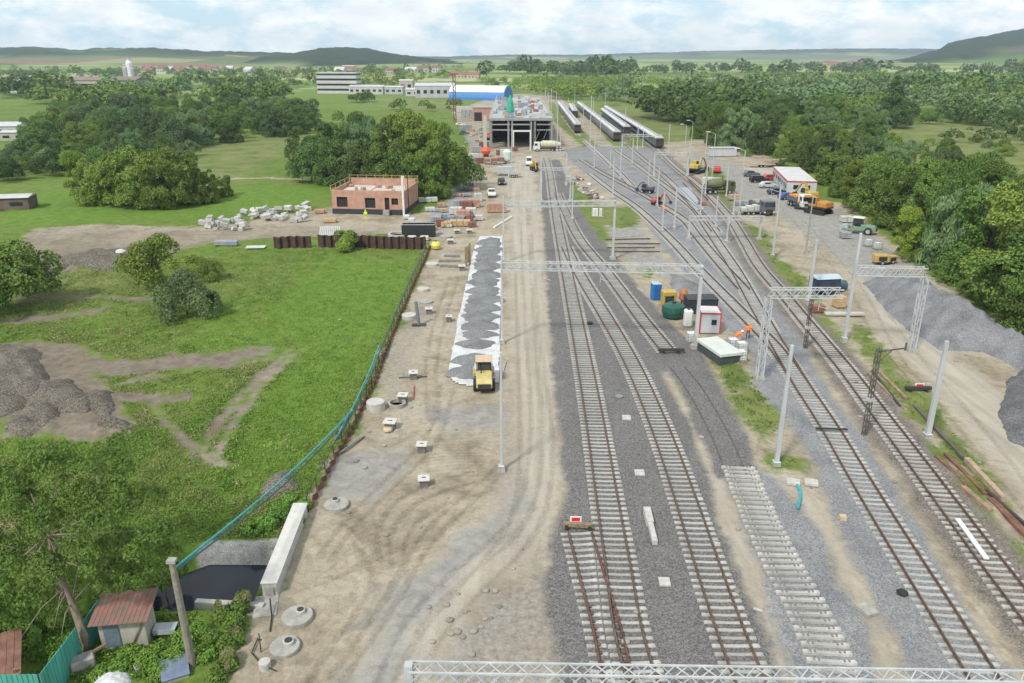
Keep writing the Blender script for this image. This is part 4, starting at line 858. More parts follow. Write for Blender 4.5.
# rust lattice tower beside the warehouse
p = G(455, 122); h = HT(455, 122, 74); rt = thing('lattice_tower', 'rust brown lattice tower in front of the blue arched warehouse', 'tower', (p.x, p.y, 0)); m_ = mat('brown_tower_steel', (.16, .075, .05), .8, .2, 3)
lattice(MB(), (0, 0, 0), (0, 0, h), 1.1, 2.0, .22, .26).build('shaft', m_, rt); mb = MB(); mb.box((0, 0, h), (2.4, 1.2, .5)); mb.bar((-3.2, 0, h - 1), (2.2, 0, h + .4), .3); mb.build('cross_beam', m_, rt)
# concrete pole with the teal pipe hung from it
pp = G(193, 668); hp_ = HT(193, 668, 561); rt = thing('concrete_pole', 'leaning grey concrete pole in the lower left holding a turquoise line', 'pole', (pp.x, pp.y, -.1)); lean = Vector((-.15, .1, hp_))
MB().tube((0, 0, 0), lean, .21, .15, 10).build('shaft', mat('old_concrete_pole', (.22, .20, .165), .95, .2, 3, bump=.3), rt, smooth=False); MB().box(lean + Vector((0, 0, .05)), (.42, .34, .16)).build('cap', conc, rt)

# ---------------------------------------------------------------- sheet piling and the turquoise pipe
def sheetpile(pts, top, bot, name, label, m, amp=.22, per=1.2):
    mb = MB(); l = [Vector((x, y, 0)) for x, y in pts]; vs = []
    s = 0; prof = []
    for k in range(len(l) - 1):
        d = l[k + 1] - l[k]; n = max(1, int(d.length / (per / 4))); u = d.normalized(); nr = Vector((-u.y, u.x, 0))
        for q in range(n):
            ph = (q + k * 7) % 4; off = amp if ph in (0, 1) else -amp; prof.append(l[k] + u * (d.length * q / n + (.08 if ph in (1, 3) else 0)) + nr * off)
    n = len(prof); th = .05
    for P_ in prof:
        g_ = gz(P_.x, P_.y)
        for z in (g_ + bot, g_ + top + random.uniform(-.06, .06)):
            vs.append((P_.x, P_.y, z)); vs.append((P_.x + th, P_.y + th, z))
    fs = []
    for k in range(n - 1):
        a_ = k * 4; b_ = a_ + 4; fs += [(a_, b_, b_ + 2, a_ + 2), (a_ + 1, a_ + 3, b_ + 3, b_ + 1), (a_ + 2, b_ + 2, b_ + 3, a_ + 3), (a_, a_ + 1, b_ + 1, b_)]
    return tag(mb.add(vs, fs).build(name, m), label, 'retaining wall')
spm = mat('sheet_pile_steel', (.075, .04, .032), .85, .3, 1.2, bump=.2)
sheetpile([tuple(G(274, 249).xy), tuple(G(313, 248).xy)], 1.9, -.4, 'sheet_pile_wall', 'short separate end of dark brown sheet piling left of the little green tree', spm)
sheetpile([tuple(G(318, 248).xy), tuple(G(428, 249.5).xy)], 2.0, -.4, 'sheet_pile_wall', 'long dark brown sheet pile wall below the black trough', spm)
fence_px = [(430, 248), (424, 262), (410, 294), (398, 322), (386, 352), (376, 380), (366, 400), (352, 430), (340, 452), (328, 474), (316, 498), (308, 516)]
fl_ = smooth_line(fence_px, .3); sheetpile([tuple(q) for q in fl_], .45, -1.0, 'sheet_pile_wall', 'low rusty sheet pile edge between the bright grass and the building site', mat('rust_sheet', (.17, .07, .045), .9, .3, 2, bump=.2), .09, .8)
teal = mat('turquoise_pipe', (.03, .30, .33), .45, .15, 3); tealD = mat('dark_teal_hose', (.035, .10, .12), .6, .2, 3)
pl_ = smooth_line([(x - 3.5, y) for x, y in fence_px[:9]], 1.0); mb = MB(); mb.path([(q[0], q[1], gz(*q) + .75 + .05 * math.sin(k * .7)) for k, q in enumerate(pl_)], .075, 6)
o = tag(mb.build('hose', tealD), 'dark teal hose running along the top of the rusty site edge', 'hose')
pl2 = smooth_line([(x - 6.5, y) for x, y in fence_px[4:9]], 1.0); mb = MB(); mb.path([(q[0], q[1], gz(*q) + .7) for q in pl2], .07, 6); tag(mb.build('hose', teal), 'thinner bright turquoise hose bowing out from the site edge', 'hose')
e0 = Vector((*pl_[-6], .9)); e1 = Vector((pp.x - .1, pp.y + .1, hp_ - .5)); mb = MB(); mb.path([e0.lerp(e1, k / 14) + Vector((0, 0, -.5 * math.sin(math.pi * k / 14))) for k in range(15)], .065, 6); tag(mb.build('hanging_pipe', teal), 'bright turquoise line slung from the site edge to the leaning concrete pole', 'pipe')
mb = MB(); mb.path([e0.lerp(e1, k / 14) + Vector((.16, .05, -.75 * math.sin(math.pi * k / 14) - .06)) for k in range(15)], .05, 5); tag(mb.build('hanging_pipe', tealD), 'thin dark line slung beside the bright turquoise one', 'pipe')
rtp = thing('site_fence', 'row of dark posts with a rail along the rusty site edge', 'fence', (*fl_[0], 0)); mb = MB()
for k in range(0, len(fl_), 8):
    q = fl_[k]; mb.tube((q[0] - .25 - fl_[0][0], q[1] - fl_[0][1], -.6), (q[0] - .25 - fl_[0][0], q[1] - fl_[0][1], .95), .035, n=5)
mb.build('posts', dark, rtp); mb = MB(); mb.path([(q[0] - .25 - fl_[0][0], q[1] - fl_[0][1], gz(*q) + .9) for q in fl_[::4]], .03, 4); mb.build('top_rail', dark, rtp)

# ---------------------------------------------------------------- culvert headwall, creek side walls
a_ = G(301, 516); b_ = G(271, 594); d_ = (b_ - a_); ln = d_.length; rz = math.atan2(d_.y, d_.x)
rt = thing('culvert_parapet', 'long white concrete parapet beside the dark ditch water', 'parapet', (a_ + b_) / 2, rz)
MB().box((0, 0, .1), (ln + .3, .85, 1.5)).build('wall', concl, rt, bevel=.03); MB().box((0, 0, .875), (ln + .4, .95, .05)).build('coping', mat('white_coping', (.52, .51, .48), .9, .08, 2), rt); mb = MB(); mb.box((ln / 2 + .2, 0, .35), (.1, .5, .5)); mb.box((ln / 2 + .22, .1, -.6), (.12, .3, 1.4)); mb.build('end_socket', conc, rt)
a_ = G(196, 603); b_ = G(264, 607); c_ = (a_ + b_) / 2; tag(MB().box((c_.x, c_.y, -.35), ((b_ - a_).length, .35, 1.1), rz=math.atan2(*(b_ - a_).yx)).build('creek_wall', concl, bevel=.02), 'low pale concrete wall along the near bank of the ditch', 'wall')
tag(MB().box((G(266, 606).x, G(266, 606).y, -.2), (1.3, 1.8, .5), rz=.2).build('concrete_apron', conc, bevel=.03), 'pale concrete slab where the parapet meets the near bank', 'slab')

# ---------------------------------------------------------------- shed, turquoise fence and yard things in the lower left
f0 = G(103, 651); f1 = G(149, 647); d_ = f1 - f0; wd = d_.length; rz = math.atan2(d_.y, d_.x); rt = thing('garden_shed', 'small pale shed with a worn red tin roof in the lower left', 'shed', f0, rz)
shw = mat('shed_plaster', (.36, .34, .29), .95, .15, 2, bump=.2, streak=True); dp = 1.45; hh0 = 1.85; hh1 = 2.1
mb = MB(); mb.prism([(0, -.3), (dp, -.3), (dp, hh1), (0, hh0)], 0, wd); mb.build('wall', shw, rt)
mb = MB(); n = 24
for k in range(n):
    x0 = -.3 + (wd + .6) * k / n; mb.box((x0 + (wd + .6) / n / 2, dp / 2, (hh0 + hh1) / 2 + .1 + (.02 if k % 2 else 0)), ((wd + .6) / n * 1.02, dp + .8, .05), M=Matrix.Rotation(math.atan2(hh1 - hh0, dp), 3, 'X'))
mb.build('roof', mat('worn_red_roof', (.22, .085, .07), .85, .3, 2.2, var2=(.12, .11, .085)), rt)
MB().box((wd * .27, -.03, .85), (.75, .06, 1.7)).build('door', mat('grey_blue_door', (.12, .16, .19), .7, .2, 4), rt); MB().bar((wd * .62, -.05, .1), (wd * .98, -.05, 1.7), .06).build('brace', wood, rt)
tq = mat('turquoise_sheet', (.08, .36, .31), .55, .14, 1.2, streak=True, var2=(.05, .22, .18))
def sheetfence(a, b, h, label, gap=None):
    d = b - a; L_ = d.length; rt = thing('metal_fence', label, 'fence', (a.x, a.y, a.z), math.atan2(d.y, d.x)); mb = MB(); n = int(L_ / .12)
    for k in range(n): mb.box((L_ * (k + .5) / n, .025 * (k % 2), h / 2), (L_ / n * 1.05, .03, h))
    mb.build('sheet', tq, rt); mb = MB()
    for k in range(int(L_ / 2) + 1): mb.box((min(L_, k * 2), .09, h / 2), (.07, .07, h))
    mb.bar((0, .08, h * .85), (L_, .08, h * .85), .06); mb.build('frame', dark, rt)
def gl(px, py, z): p = G(px, py, z); return Vector((p.x, p.y, 0))
sheetfence(gl(40, 674, 2), gl(76, 627, 2), 2.0, 'turquoise corrugated fence running up to the leaning tree trunk'); sheetfence(gl(83, 620, 2), gl(98, 598, 2), 1.9, 'short turquoise fence piece between the trunk and the shed')
sheetfence(gl(-60, 676, 2), gl(39.5, 674.5, 2), 2.0, 'turquoise fence facing the camera at the bottom left edge')
a_ = gl(-14, 655, 1.6); rt = thing('lean_to_roof', 'low rusty brown roof strip behind the turquoise fence', 'roof', a_, .5); mb = MB()
for k in range(5): mb.box((.32 * k, 0, 1.3 + .02 * (k % 2)), (.3, 3.2, .04), M=Matrix.Rotation(.12, 3, 'X'))
mb.build('sheet', mat('brown_roof_sheet', (.20, .10, .07), .85, .25, 2), rt); mb = MB()
for x_ in (0, 1.2):
    for y_ in (-1.4, 1.4): mb.box((x_, y_, .5), (.1, .1, 1.7))
mb.build('posts', wood, rt)
p = G(167, 636); rt = thing('metal_trough', 'grey metal trough on legs behind the shed', 'trough', p, .1); mb = MB(); mb.box((0, 0, .62), (1.15, .62, .06)); mb.box((0, -.3, .5), (1.15, .05, .3)); mb.box((0, .3, .5), (1.15, .05, .3)); mb.build('basin', mat('grey_sheet', (.33, .36, .38), .5, .12, 3), rt, bevel=.01); mb = MB()
for x_ in (-.45, .45):
    for y_ in (-.22, .22): mb.box((x_, y_, .2), (.06, .06, .5))
mb.build('leg', dark, rt)
p = G(176, 676); rt = thing('cold_frame', 'tilted blue-grey panel on a low base at the foot of the concrete pole', 'panel', p, .45); MB().prism([(-.5, 0), (.5, 0), (.5, .65), (-.5, .3)], -.6, .6).build('base', conc, rt); MB().box((0, 0, .52), (1.3, 1.16, .05), M=Matrix.Rotation(.335, 3, 'X')).build('panel', mat('blue_grey_panel', (.13, .17, .24), .35, .15, 3), rt)
p = G(112, 686); rt = thing('white_tarpaulin', 'crumpled white sheet over a dark pile at the bottom edge', 'tarpaulin', p, .2)
r_ = random.Random(4); mb = MB(); q = 12; vs = []
for i_ in range(q):
    for j_ in range(q): u_, v_ = i_ / (q - 1) - .5, j_ / (q - 1) - .5; vs.append((u_ * 2.0, v_ * 1.3, max(0, .62 * (1 - (abs(u_) * 2) ** 2.5)) * (1 - (abs(v_) * 2) ** 4) + r_.uniform(-.05, .05)))
mb.add(vs, [(i_ * q + j_, (i_ + 1) * q + j_, (i_ + 1) * q + j_ + 1, i_ * q + j_ + 1) for i_ in range(q - 1) for j_ in range(q - 1)]).build('sheet', mat('tarp_white', (.5, .51, .52), .6, .05, 3), rt); MB().box((.1, -.35, .25), (.5, .5, .5), rz=.4).build('dark_bundle', dark, rt, bevel=.05)
p = G(140, 672); tag(MB().lathe([(.28, 0), (.3, .42), (.24, .42), (.22, .1), (.0, .1)], (p.x, p.y, 0), 4).build('concrete_planter', conc), 'square grey concrete pot among the weeds by the panel', 'planter')
p = G(84, 668); tag(MB().box((p.x, p.y, .35), (1.1, .7, .7), rz=.6).build('stone_block', conc, bevel=.06), 'rough stone block at the foot of the leaning trunk', 'block')
mb = MB(); p = G(96, 662); mb.bar((p.x - .6, p.y - .4, .5), (p.x + .5, p.y + .4, .8), .12); tag(mb.build('plank', wood), 'pale plank leaning on the stone block', 'plank')

# near tree with the leaning trunk
rt = thing('leaning_tree', 'big leaning tree with a bare curved trunk in the lower left corner', 'tree', GP(87, 655)); o0 = rt.location.copy()
def rel(px, py, z): return G(px, py, z) - o0
tr = [rel(87, 655, 0) - Vector((0, 0, .3)), rel(84, 636, 1.2), rel(72, 603, 3.0), rel(60, 578, 4.4), rel(52, 558, 5.6), rel(48, 535, 7.0)]
mb = MB(); mb.path(tr, [.26, .22, .18, .15, .12, .06], 10); bl = []
rr_ = random.Random(3)
for x_, y_, z_, q_ in ((20, 470, 8, 1.7), (60, 462, 8.5, 1.8), (95, 480, 8.5, 1.7), (130, 500, 7.6, 1.5), (150, 530, 6.8, 1.35), (120, 545, 6, 1.4), (85, 520, 7.4, 1.7), (45, 510, 7.6, 1.8), (5, 515, 7, 1.9), (-30, 500, 7, 2), (25, 555, 5.6, 1.6), (-15, 560, 5.2, 1.7), (60, 560, 5.5, 1.2), (100, 575, 4.6, 1.2), (130, 575, 4.4, 1.1), (10, 595, 3.6, 1.3), (-30, 600, 3.4, 1.5), (40, 590, 3.8, .9), (-50, 540, 6, 2), (110, 455, 7.5, 1.2), (150, 500, 6.4, 1.0), (165, 545, 5.4, .9)): bl.append((*rel(x_, y_, z_), q_))
bl2 = []
for b_ in bl:
    for q_ in range(7): v_ = Vector((rr_.gauss(0, 1), rr_.gauss(0, 1), rr_.gauss(0, .8))); v_ = v_.normalized() * b_[3] * rr_.uniform(.3, .95); bl2.append((b_[0] + v_.x, b_[1] + v_.y, b_[2] + v_.z, b_[3] * rr_.uniform(.3, .55)))
for b_ in bl[::1]:
    s_ = tr[rr_.randrange(2, 6)]; e_ = Vector(b_[:3]); mb.path([s_, s_.lerp(e_, .5) + Vector((0, 0, rr_.uniform(-.3, .3))), e_], [.05, .032, .012], 5)
for k in range(9):
    e_ = rel(rr_.uniform(20, 75), rr_.uniform(590, 640), rr_.uniform(1.5, 3)); s_ = tr[2].lerp(tr[4], rr_.random()); mb.path([s_, s_.lerp(e_, .5) + Vector((0, 0, .3)), e_], [.045, .03, .012], 5)
mb.build('trunk', mat('pale_bark', (.20, .16, .12), .95, .2, 4, bump=.4), rt, smooth=True)
q, d = crown_pts(bl2, 36000, 5); v, f = leaf_mesh(q, d, .065, 5, .4); np_mesh('crown', v, f, leaf_mat('leaf_near', (.075, .15, .025), (.22, .34, .07)), rt)
# undergrowth thicket on the near bank and behind the fence
def thicket(pts, label, n, lm, size, seed, cat='bush', name='bush'):
    c = GP(*pts[0][:2]); root = thing(name, label, cat, c); B = []
    for x_, y_, z_, r_ in pts: p = G(x_, y_, z_) - c; B.append((p.x, p.y, z_ - c.z, r_))
    q, d = crown_pts(B, n, seed); v, f = leaf_mesh(q, d, size, seed, .25); v[:, 2] = np.maximum(v[:, 2], -.2); np_mesh('foliage', v, f, lm, root)
    mb = MB()
    for b_ in B: mb.path([(b_[0] * .8, b_[1] * .8, -.3), b_[:3]], [.05, .02], 5)
    mb.build('stems', bark, root)
lnr = MATS['leaf_near']; wgm = MATS['weed_green']; wym = MATS['weed_straw']
thicket([(222, 615, .3, .5), (234, 622, .3, .55), (226, 645, .3, .6), (240, 606, .4, .5), (243, 598, .4, .45), (213, 640, .3, .55), (228, 665, .3, .55), (215, 678, .3, .6), (238, 640, .3, .4)], 'green hedge-like bush on the near bank beside the concrete rings', 8000, lnr, .07, 21)
thicket([(245, 597, .8, .35), (237, 600, .8, .35), (228, 602, .8, .3), (220, 604, .7, .3), (228, 656, .6, .4), (222, 668, .5, .4), (236, 632, .5, .3)], 'straw-yellow reeds above the near bank hedge', 3500, wym, .06, 22)
thicket([(185, 640, .3, .7), (200, 632, .3, .6), (175, 660, .3, .7), (150, 660, .3, .7), (130, 655, .3, .6), (160, 672, .2, .6), (205, 655, .3, .6), (120, 668, .3, .6), (100, 676, .2, .5)], 'low weeds filling the garden round the shed', 9000, wgm, .065, 23)
thicket([(150, 586, .5, .9), (130, 592, .6, .9), (110, 590, .6, .9), (165, 578, .3, .7), (178, 570, .2, .6), (140, 566, .4, .8), (115, 570, .5, 1)], 'bushes on the far side of the shed along the ditch', 9000, lnr, .075, 24)
thicket([(20, 620, .5, 1), (45, 612, .5, .9), (0, 605, .6, 1.2), (60, 618, .4, .7), (-20, 630, .5, 1.2), (25, 640, .3, .8)], 'thicket behind the turquoise fence under the leaning tree', 8000, lnr, .075, 25)
thicket([(290, 500, .2, .6), (280, 512, .2, .7), (268, 524, .2, .7), (296, 520, .3, .6), (255, 530, .2, .6), (305, 505, .3, .5)], 'dark green brambles at the top of the parapet', 6000, lnr, .07, 26)
thicket([(344, 246, 1.2, 1.3), (350, 238, 2.2, 1.3), (340, 236, 1.8, 1.1), (348, 246, .6, 1)], 'small green tree growing in front of the sheet pile wall gap', 5000, MATS['leaf_olive'], .11, 27, 'tree', 'small_tree')
# ---------------------------------------------------------------- brick shell building
bm_, t, b = nodes_of('raw_brick'); L = t.links.new
tcn = N('ShaderNodeTexCoord'); bk = N('ShaderNodeTexBrick'); bk.inputs['Scale'].default_value = 3.2; bk.inputs['Color1'].default_value = (.42, .24, .17, 1); bk.inputs['Color2'].default_value = (.38, .205, .145, 1); bk.inputs['Mortar'].default_value = (.36, .30, .25, 1); bk.inputs['Mortar Size'].default_value = .012
mpn = N('ShaderNodeMapping'); mpn.inputs['Rotation'].default_value = (R(90), 0, 0); L(tcn.outputs['Object'], mpn.inputs[0]); L(mpn.outputs[0], bk.inputs[0]); nz = N('ShaderNodeTexNoise'); nz.inputs['Scale'].default_value = .8; L(tcn.outputs['Object'], nz.inputs[0])
POS = tcn.outputs['Object']; L(mix(.6, bk.outputs[0], ramp(nz.outputs[0], (.35, (.75, .72, .72)), (.65, (1.15, 1.15, 1.15))), 'MULTIPLY'), b.inputs['Base Color']); b.inputs['Roughness'].default_value = .95
brick = bm_
c0 = G(333, 213.5); c1 = G(405, 215); W_ = (c1 - c0).length; D_ = 12; HB = HT(333, 213.5, 190); rt = thing('brick_building_shell', 'unroofed red brick building shell on a black plinth', 'building', c0, math.atan2((c1 - c0).y, (c1 - c0).x)); u = W_ / 14
MB().box((W_ / 2, D_ / 2, .45), (W_ + .1, D_ + .1, 1.1)).build('plinth', mat('black_coating', (.03, .032, .038), .7, .2, 2), rt)
ops = [(.9 * u, 3.0 * u, 1.3, 3.3), (6.4 * u, 8.4 * u, 1.2, 3.2), (10.2 * u, 11.1 * u, 1.0, 3.3), (11.5 * u, 12.8 * u, 1.9, 3.2)]
mb = MB(); x = 0
for x0, x1, z0, z1 in ops:
    mb.box(((x + x0) / 2, .18, (1 + HB) / 2), (x0 - x, .36, HB - 1)); mb.box(((x0 + x1) / 2, .18, (1 + z0) / 2), (x1 - x0, .36, z0 - 1)); mb.box(((x0 + x1) / 2, .18, (z1 + HB) / 2), (x1 - x0, .36, HB - z1)); x = x1
mb.box(((x + W_) / 2, .18, (1 + HB) / 2), (W_ - x, .36, HB - 1)); mb.build('front_wall', brick, rt)
mb = MB(); mb.box((.18, D_ / 2 + .18, (1 + HB) / 2), (.36, D_ - .36, HB - 1)); mb.box((W_ - .18, D_ / 2 + .18, (1 + HB) / 2), (.36, D_ - .36, HB - 1)); mb.box((W_ / 2, D_ - .18, (1 + HB) / 2 + .3), (W_ - .8, .36, HB - .4)); mb.box((W_ * .45, D_ / 2, 2.4), (.25, D_ - 1, 3)); mb.build('side_wall', brick, rt)
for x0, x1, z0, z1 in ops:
    fr = MB(); fr.box(((x0 + x1) / 2, .36, (z0 + z1) / 2), (x1 - x0 + .3, .03, z1 - z0 + .3)); fr.build('opening', mat('interior_shade_paint', (.02, .02, .022), .9, .1, 2), rt)  # near-black panel behind each opening, the room's shade put into its colour
mb = MB(); mb.box((W_ / 2, D_ / 2, HB - .9), (W_ - .8, D_ - .8, .25)); mb.build('slab', mat('pale_screed', (.46, .44, .40), .9, .15, .6), rt)
mb = MB()
for k in range(7): mb.box((W_ * (k + .5) / 7 + random.uniform(-.4, .4), random.uniform(1, D_ - 1), HB - .5), (random.uniform(.5, 1.5), random.uniform(.5, 1.2), random.uniform(.3, .8)), rz=random.random())
mb.build('brick_stack', brick, rt); mb = MB()
for k in range(9): mb.box((W_ * k / 8, D_ + .1, HB + .6), (.09, .09, 1.6))
mb.bar((0, D_ + .1, HB + 1.2), (W_, D_ + .1, HB + 1.2), .12, .06); mb.bar((0, D_ + .1, HB + .7), (W_, D_ + .1, HB + .7), .12, .06)
for k in range(5): mb.box((-.1, D_ * k / 4, HB + .3), (.09, .09, 1.2))
mb.bar((-.1, 0, HB + .8), (-.1, D_, HB + .8), .06, .1); mb.build('guard_rail', mat('new_timber', (.42, .30, .16), .9, .15, 3), rt)
mb = MB(); mb.box((W_ - .1, -.4, HB / 2 + 1.2), (.35, .35, HB + 3.5)); mb.build('pale_pipe', white, rt); mb = MB(); mb.box((10.6 * u, -.6, .5), (1.2, .9, 1.0)); mb.build('step', conc, rt)
rt2 = thing('site_pole', 'thin dark pole rising at the right corner of the brick shell', 'pole', G(409, 214)); MB().tube((0, 0, 0), (0, 0, 9.5), .09, .07, 8).build('shaft', dark, rt2); MB().box((0, 0, .1), (.5, .5, .2)).build('base', conc, rt2)

# ---------------------------------------------------------------- station hall under construction
c0 = G(489.5, 148.5); c1 = G(552.5, 149); W_ = (c1 - c0).length; HS = HT(520, 148.5, 118.5); D_ = G(505, 97.5, HS).y - c0.y; rt = thing('station_hall', 'long unfinished concrete hall with open dark bays and a cluttered flat roof', 'building', c0, math.atan2((c1 - c0).y, (c1 - c0).x))
cg = mat('hall_concrete', (.30, .31, .31), .9, .15, .5); cgl = mat('hall_pale_concrete', (.27, .275, .27), .9, .12, .5); di = mat('interior_shade_paint', (0, 0, 0))
mb = MB(); mb.box((W_ / 2, D_ / 2 + .5, HS - .35), (W_, D_ - 1, .5)); mb.build('roof_slab', mat('roof_deck', (.36, .37, .38), .9, .2, .25), rt)
mb = MB(); mb.box((.3, D_ / 2 + 8, HS / 2), (.35, D_ - 18, HS - .8)); mb.box((W_ - .3, D_ / 2 + 8, HS / 2), (.35, D_ - 18, HS - .8)); mb.box((W_ / 2, 34, HS / 2 - .3), (W_ - 1, .3, HS - .8)); mb.build('wall', mat('unlit_block_wall', (.07, .07, .07), .95, .2, .5), rt)  # wall colour darkened to paint in the shade inside the open bays
mb = MB()
for x_ in (.35, W_ * .30, W_ * .36, W_ * .66, W_ * .72, W_ - .35):
    for y_ in range(0, 26, 6): mb.box((x_, y_ + .3, HS / 2 - .3), (.55, .55, HS - .5))
for y_ in range(32, int(D_), 7): mb.box((W_ + .02, y_, HS / 2 - .3), (.5, .5, HS - .5)); mb.box((-.02, y_, HS / 2 - .3), (.5, .5, HS - .5))
mb.build('column', cgl, rt)
mb = MB()
for z_ in (HS * .80, HS * .62): mb.box((W_ * .18, .3, z_), (W_ * .30, .4, .38)); mb.box((W_ * .86, .3, z_), (W_ * .22, .4, .38))
mb.box((W_ * .5, .3, HS * .80), (W_ * .28, .4, .4)); mb.box((W_ / 2, .2, HS - .3), (W_ + .8, .8, .8)); mb.build('beam', cgl, rt)
mb = MB(); mb.box((-1.4, -1, HS * .55), (1.1, 1.1, HS * 1.1)); mb.build('corner_pier', concl, rt)
mb = MB(); mb.box((W_ * .38, -7, HS * .32), (.35, .35, HS * .64)); mb.box((W_ * .64, -7, HS * .32), (.35, .35, HS * .64)); mb.box((W_ * .51, -7, HS * .65), (W_ * .28, .4, .5)); mb.build('entrance_frame', white, rt)
mb = MB()
for k in range(5):
    for z_ in (0, 2, 4, 6): mb.bar((W_ * .68 + k * 1.2, -1.1, 0), (W_ * .68 + k * 1.2, -1.1, HS - .5), .1); mb.bar((W_ * .68, -1.1, z_ + 1), (W_ * .68 + 4.8, -1.1, z_ + 1), .1)
for k in range(4): mb.bar((W_ * .68 + k * 1.2, -1.1, k % 2 * 3), (W_ * .68 + (k + 1) * 1.2, -1.1, 3 + k % 2 * 3), .08)
mb.build('scaffold', galv, rt); mb = MB()
n = 22
for s_ in (0, 1):
    for k in range(n): mb.box((s_ * W_, D_ * k / n + 1, HS + .5), (.09, .09, 1.2))
    mb.bar((s_ * W_, 0, HS + 1), (s_ * W_, D_, HS + 1), .09)
for k in range(10): mb.box((W_ * k / 9, -.1, HS + .6), (.09, .09, 1.2))
mb.bar((0, -.1, HS + 1.1), (W_, -.1, HS + 1.1), .09); mb.build('guard_rail', galv, rt)
packm = [mat('pack_white', (.47, .47, .45), .7, .1, 1), mat('pack_grey', (.28, .29, .31), .8, .15, 1), mat('pack_blue_grey', (.22, .26, .31), .7, .15, 1), mat('pack_tan', (.36, .27, .18), .8, .15, 1), mat('pack_red', (.26, .12, .10), .8, .15, 1)]
def rootloc(r, v): return r.matrix_basis @ Vector(v)
r_ = random.Random(12); PK = [0, 1, 0, 2, 1, 3, 1, 4]
rt.rotation_euler.z = 0
for k in range(70):
    x_ = r_.uniform(1.2, W_ - 1.2); y_ = 2 + (D_ - 10) * (k / 70) ** 1.2; nm = ['white', 'grey', 'blue-grey', 'tan', 'reddish'][PK[k % 8]]
    mb = MB(); w_ = r_.uniform(.8, 2.8); l_ = r_.uniform(.8, 4); h_ = r_.uniform(.4, 1.9)
    for q in range(3): mb.box((r_.uniform(-.4, .4), l_ * (q - 1) / 3, h_ / 2 * (1 - .2 * q) + .1), (w_ * r_.uniform(.7, 1), l_ / 3 * .95, h_ * (1 - .2 * q)))
    o = mb.build('material_pack', packm[PK[k % 8]], bevel=.04); o.location = (c0.x + x_, c0.y + y_, HS - .1); o.rotation_euler.z = r_.uniform(-.3, .3); tag(o, nm + ' pack of building material lying on the station hall roof', 'building material', nm + ' packs on the hall roof')
rt3 = thing('green_net_mast', 'mast wrapped in green netting on the station hall roof', 'mast', (c0.x + W_ * .33, c0.y + 12, HS - .1)); MB().tube((0, 0, 0), (0, 0, 7.2), .2, n=8).build('pole', dark, rt3); MB().lathe([(1.1, 0), (1.3, 2), (.9, 5.0), (.35, 6.6), (.2, 7)], (0, 0, .1), 10).build('net', mat('green_net', (.03, .34, .22), .8, .2, 1), rt3)
# brick block beside the hall
c0b = G(476, 121); rt = thing('brick_annex', 'red brick block with a dark opening left of the station hall', 'building', c0b, 0); MB().box((6.5, 7, 2.6), (16, 14, 7.0)).build('wall', brick, rt); MB().box((1.0, -.03, 2.0), (3.6, .1, 4.0)).build('opening', mat('interior_shade_paint', (0, 0, 0)), rt); MB().box((6.5, 7, 6.2), (16.4, 14.4, .35)).build('roof_edge', cg, rt)  # flat dark panel on the solid wall paints the shade of an opening

# ---------------------------------------------------------------- trains
cream = mat('train_side', (.12, .14, .18), .5, .15, .8); trf = mat('train_roof', (.52, .52, .53), .7, .12, .4); trn = mat('train_front', (.05, .03, .03), .6, .15, 2)
def train(a, b, ncar, label, gname='parked trains on the sidings'):
    a, b = Vector(a), Vector(b); d = b - a; L_ = d.length / ncar; rt = thing('passenger_train', label, 'train', (a.x, a.y, 0), math.atan2(d.y, d.x), gname)
    for k in range(ncar):
        x0 = k * L_ + .4; x1 = (k + 1) * L_ - .4; m = (x0 + x1) / 2; ln = x1 - x0
        cb = MB().box((m, 0, 2.15), (ln, 2.85, 2.5)).build('carriage', cream, rt, bevel=.08)
        prof = [(-1.42, 3.4), (1.42, 3.4), (1.25, 3.8), (.7, 4.05), (-.7, 4.05), (-1.25, 3.8)]
        MB().prism(prof, x0, x1).build('carriage_roof', trf, cb)
        for s_ in (-1, 1): MB().box((m, s_ * 1.43, 2.55), (ln * .92, .05, .85)).build('window_band', glass, cb)
        mb = MB(); mb.box((m, 0, .62), (ln * .9, 2.3, .55)); mb.build('underframe', dark, cb); mb = MB()
        for q in (.12, .22, .78, .88):
            for s_ in (-1, 1): mb.tube((x0 + ln * q, s_ * .65, .68), (x0 + ln * q, s_ * .85, .68), .44, n=12)
        mb.build('wheel', dark, cb)
        mb = MB()
        for q in range(4): mb.box((x0 + ln * (q + .5) / 4, 0, 4.12), (ln * .12, 1.0, .18))
        mb.build('roof_unit', mat('roof_unit_grey', (.26, .27, .28), .7, .1, 2), cb)
    f_ = MB().box((.38, 0, 2.15), (.08, 2.7, 2.6)).build('train_front', trn, rt); MB().box((.33, 0, 2.8), (.05, 2.0, .9)).build('windscreen', glass, f_)
train(G(577.5, 133.5), G(559.5, 108), 6, 'leftmost parked train beside the station hall'); train(G(617, 142), G(579, 108.5), 8, 'long parked train second from the left, reaching nearest to the station tracks')
train(G(627, 136), G(603, 116), 5, 'short train parked between the two long right-hand trains'); train(G(659.5, 149), G(606, 113), 9, 'rightmost parked train beside the grassy bank'); train(G(575, 118), G(571, 110.5), 2, 'short dark train behind the leftmost one')

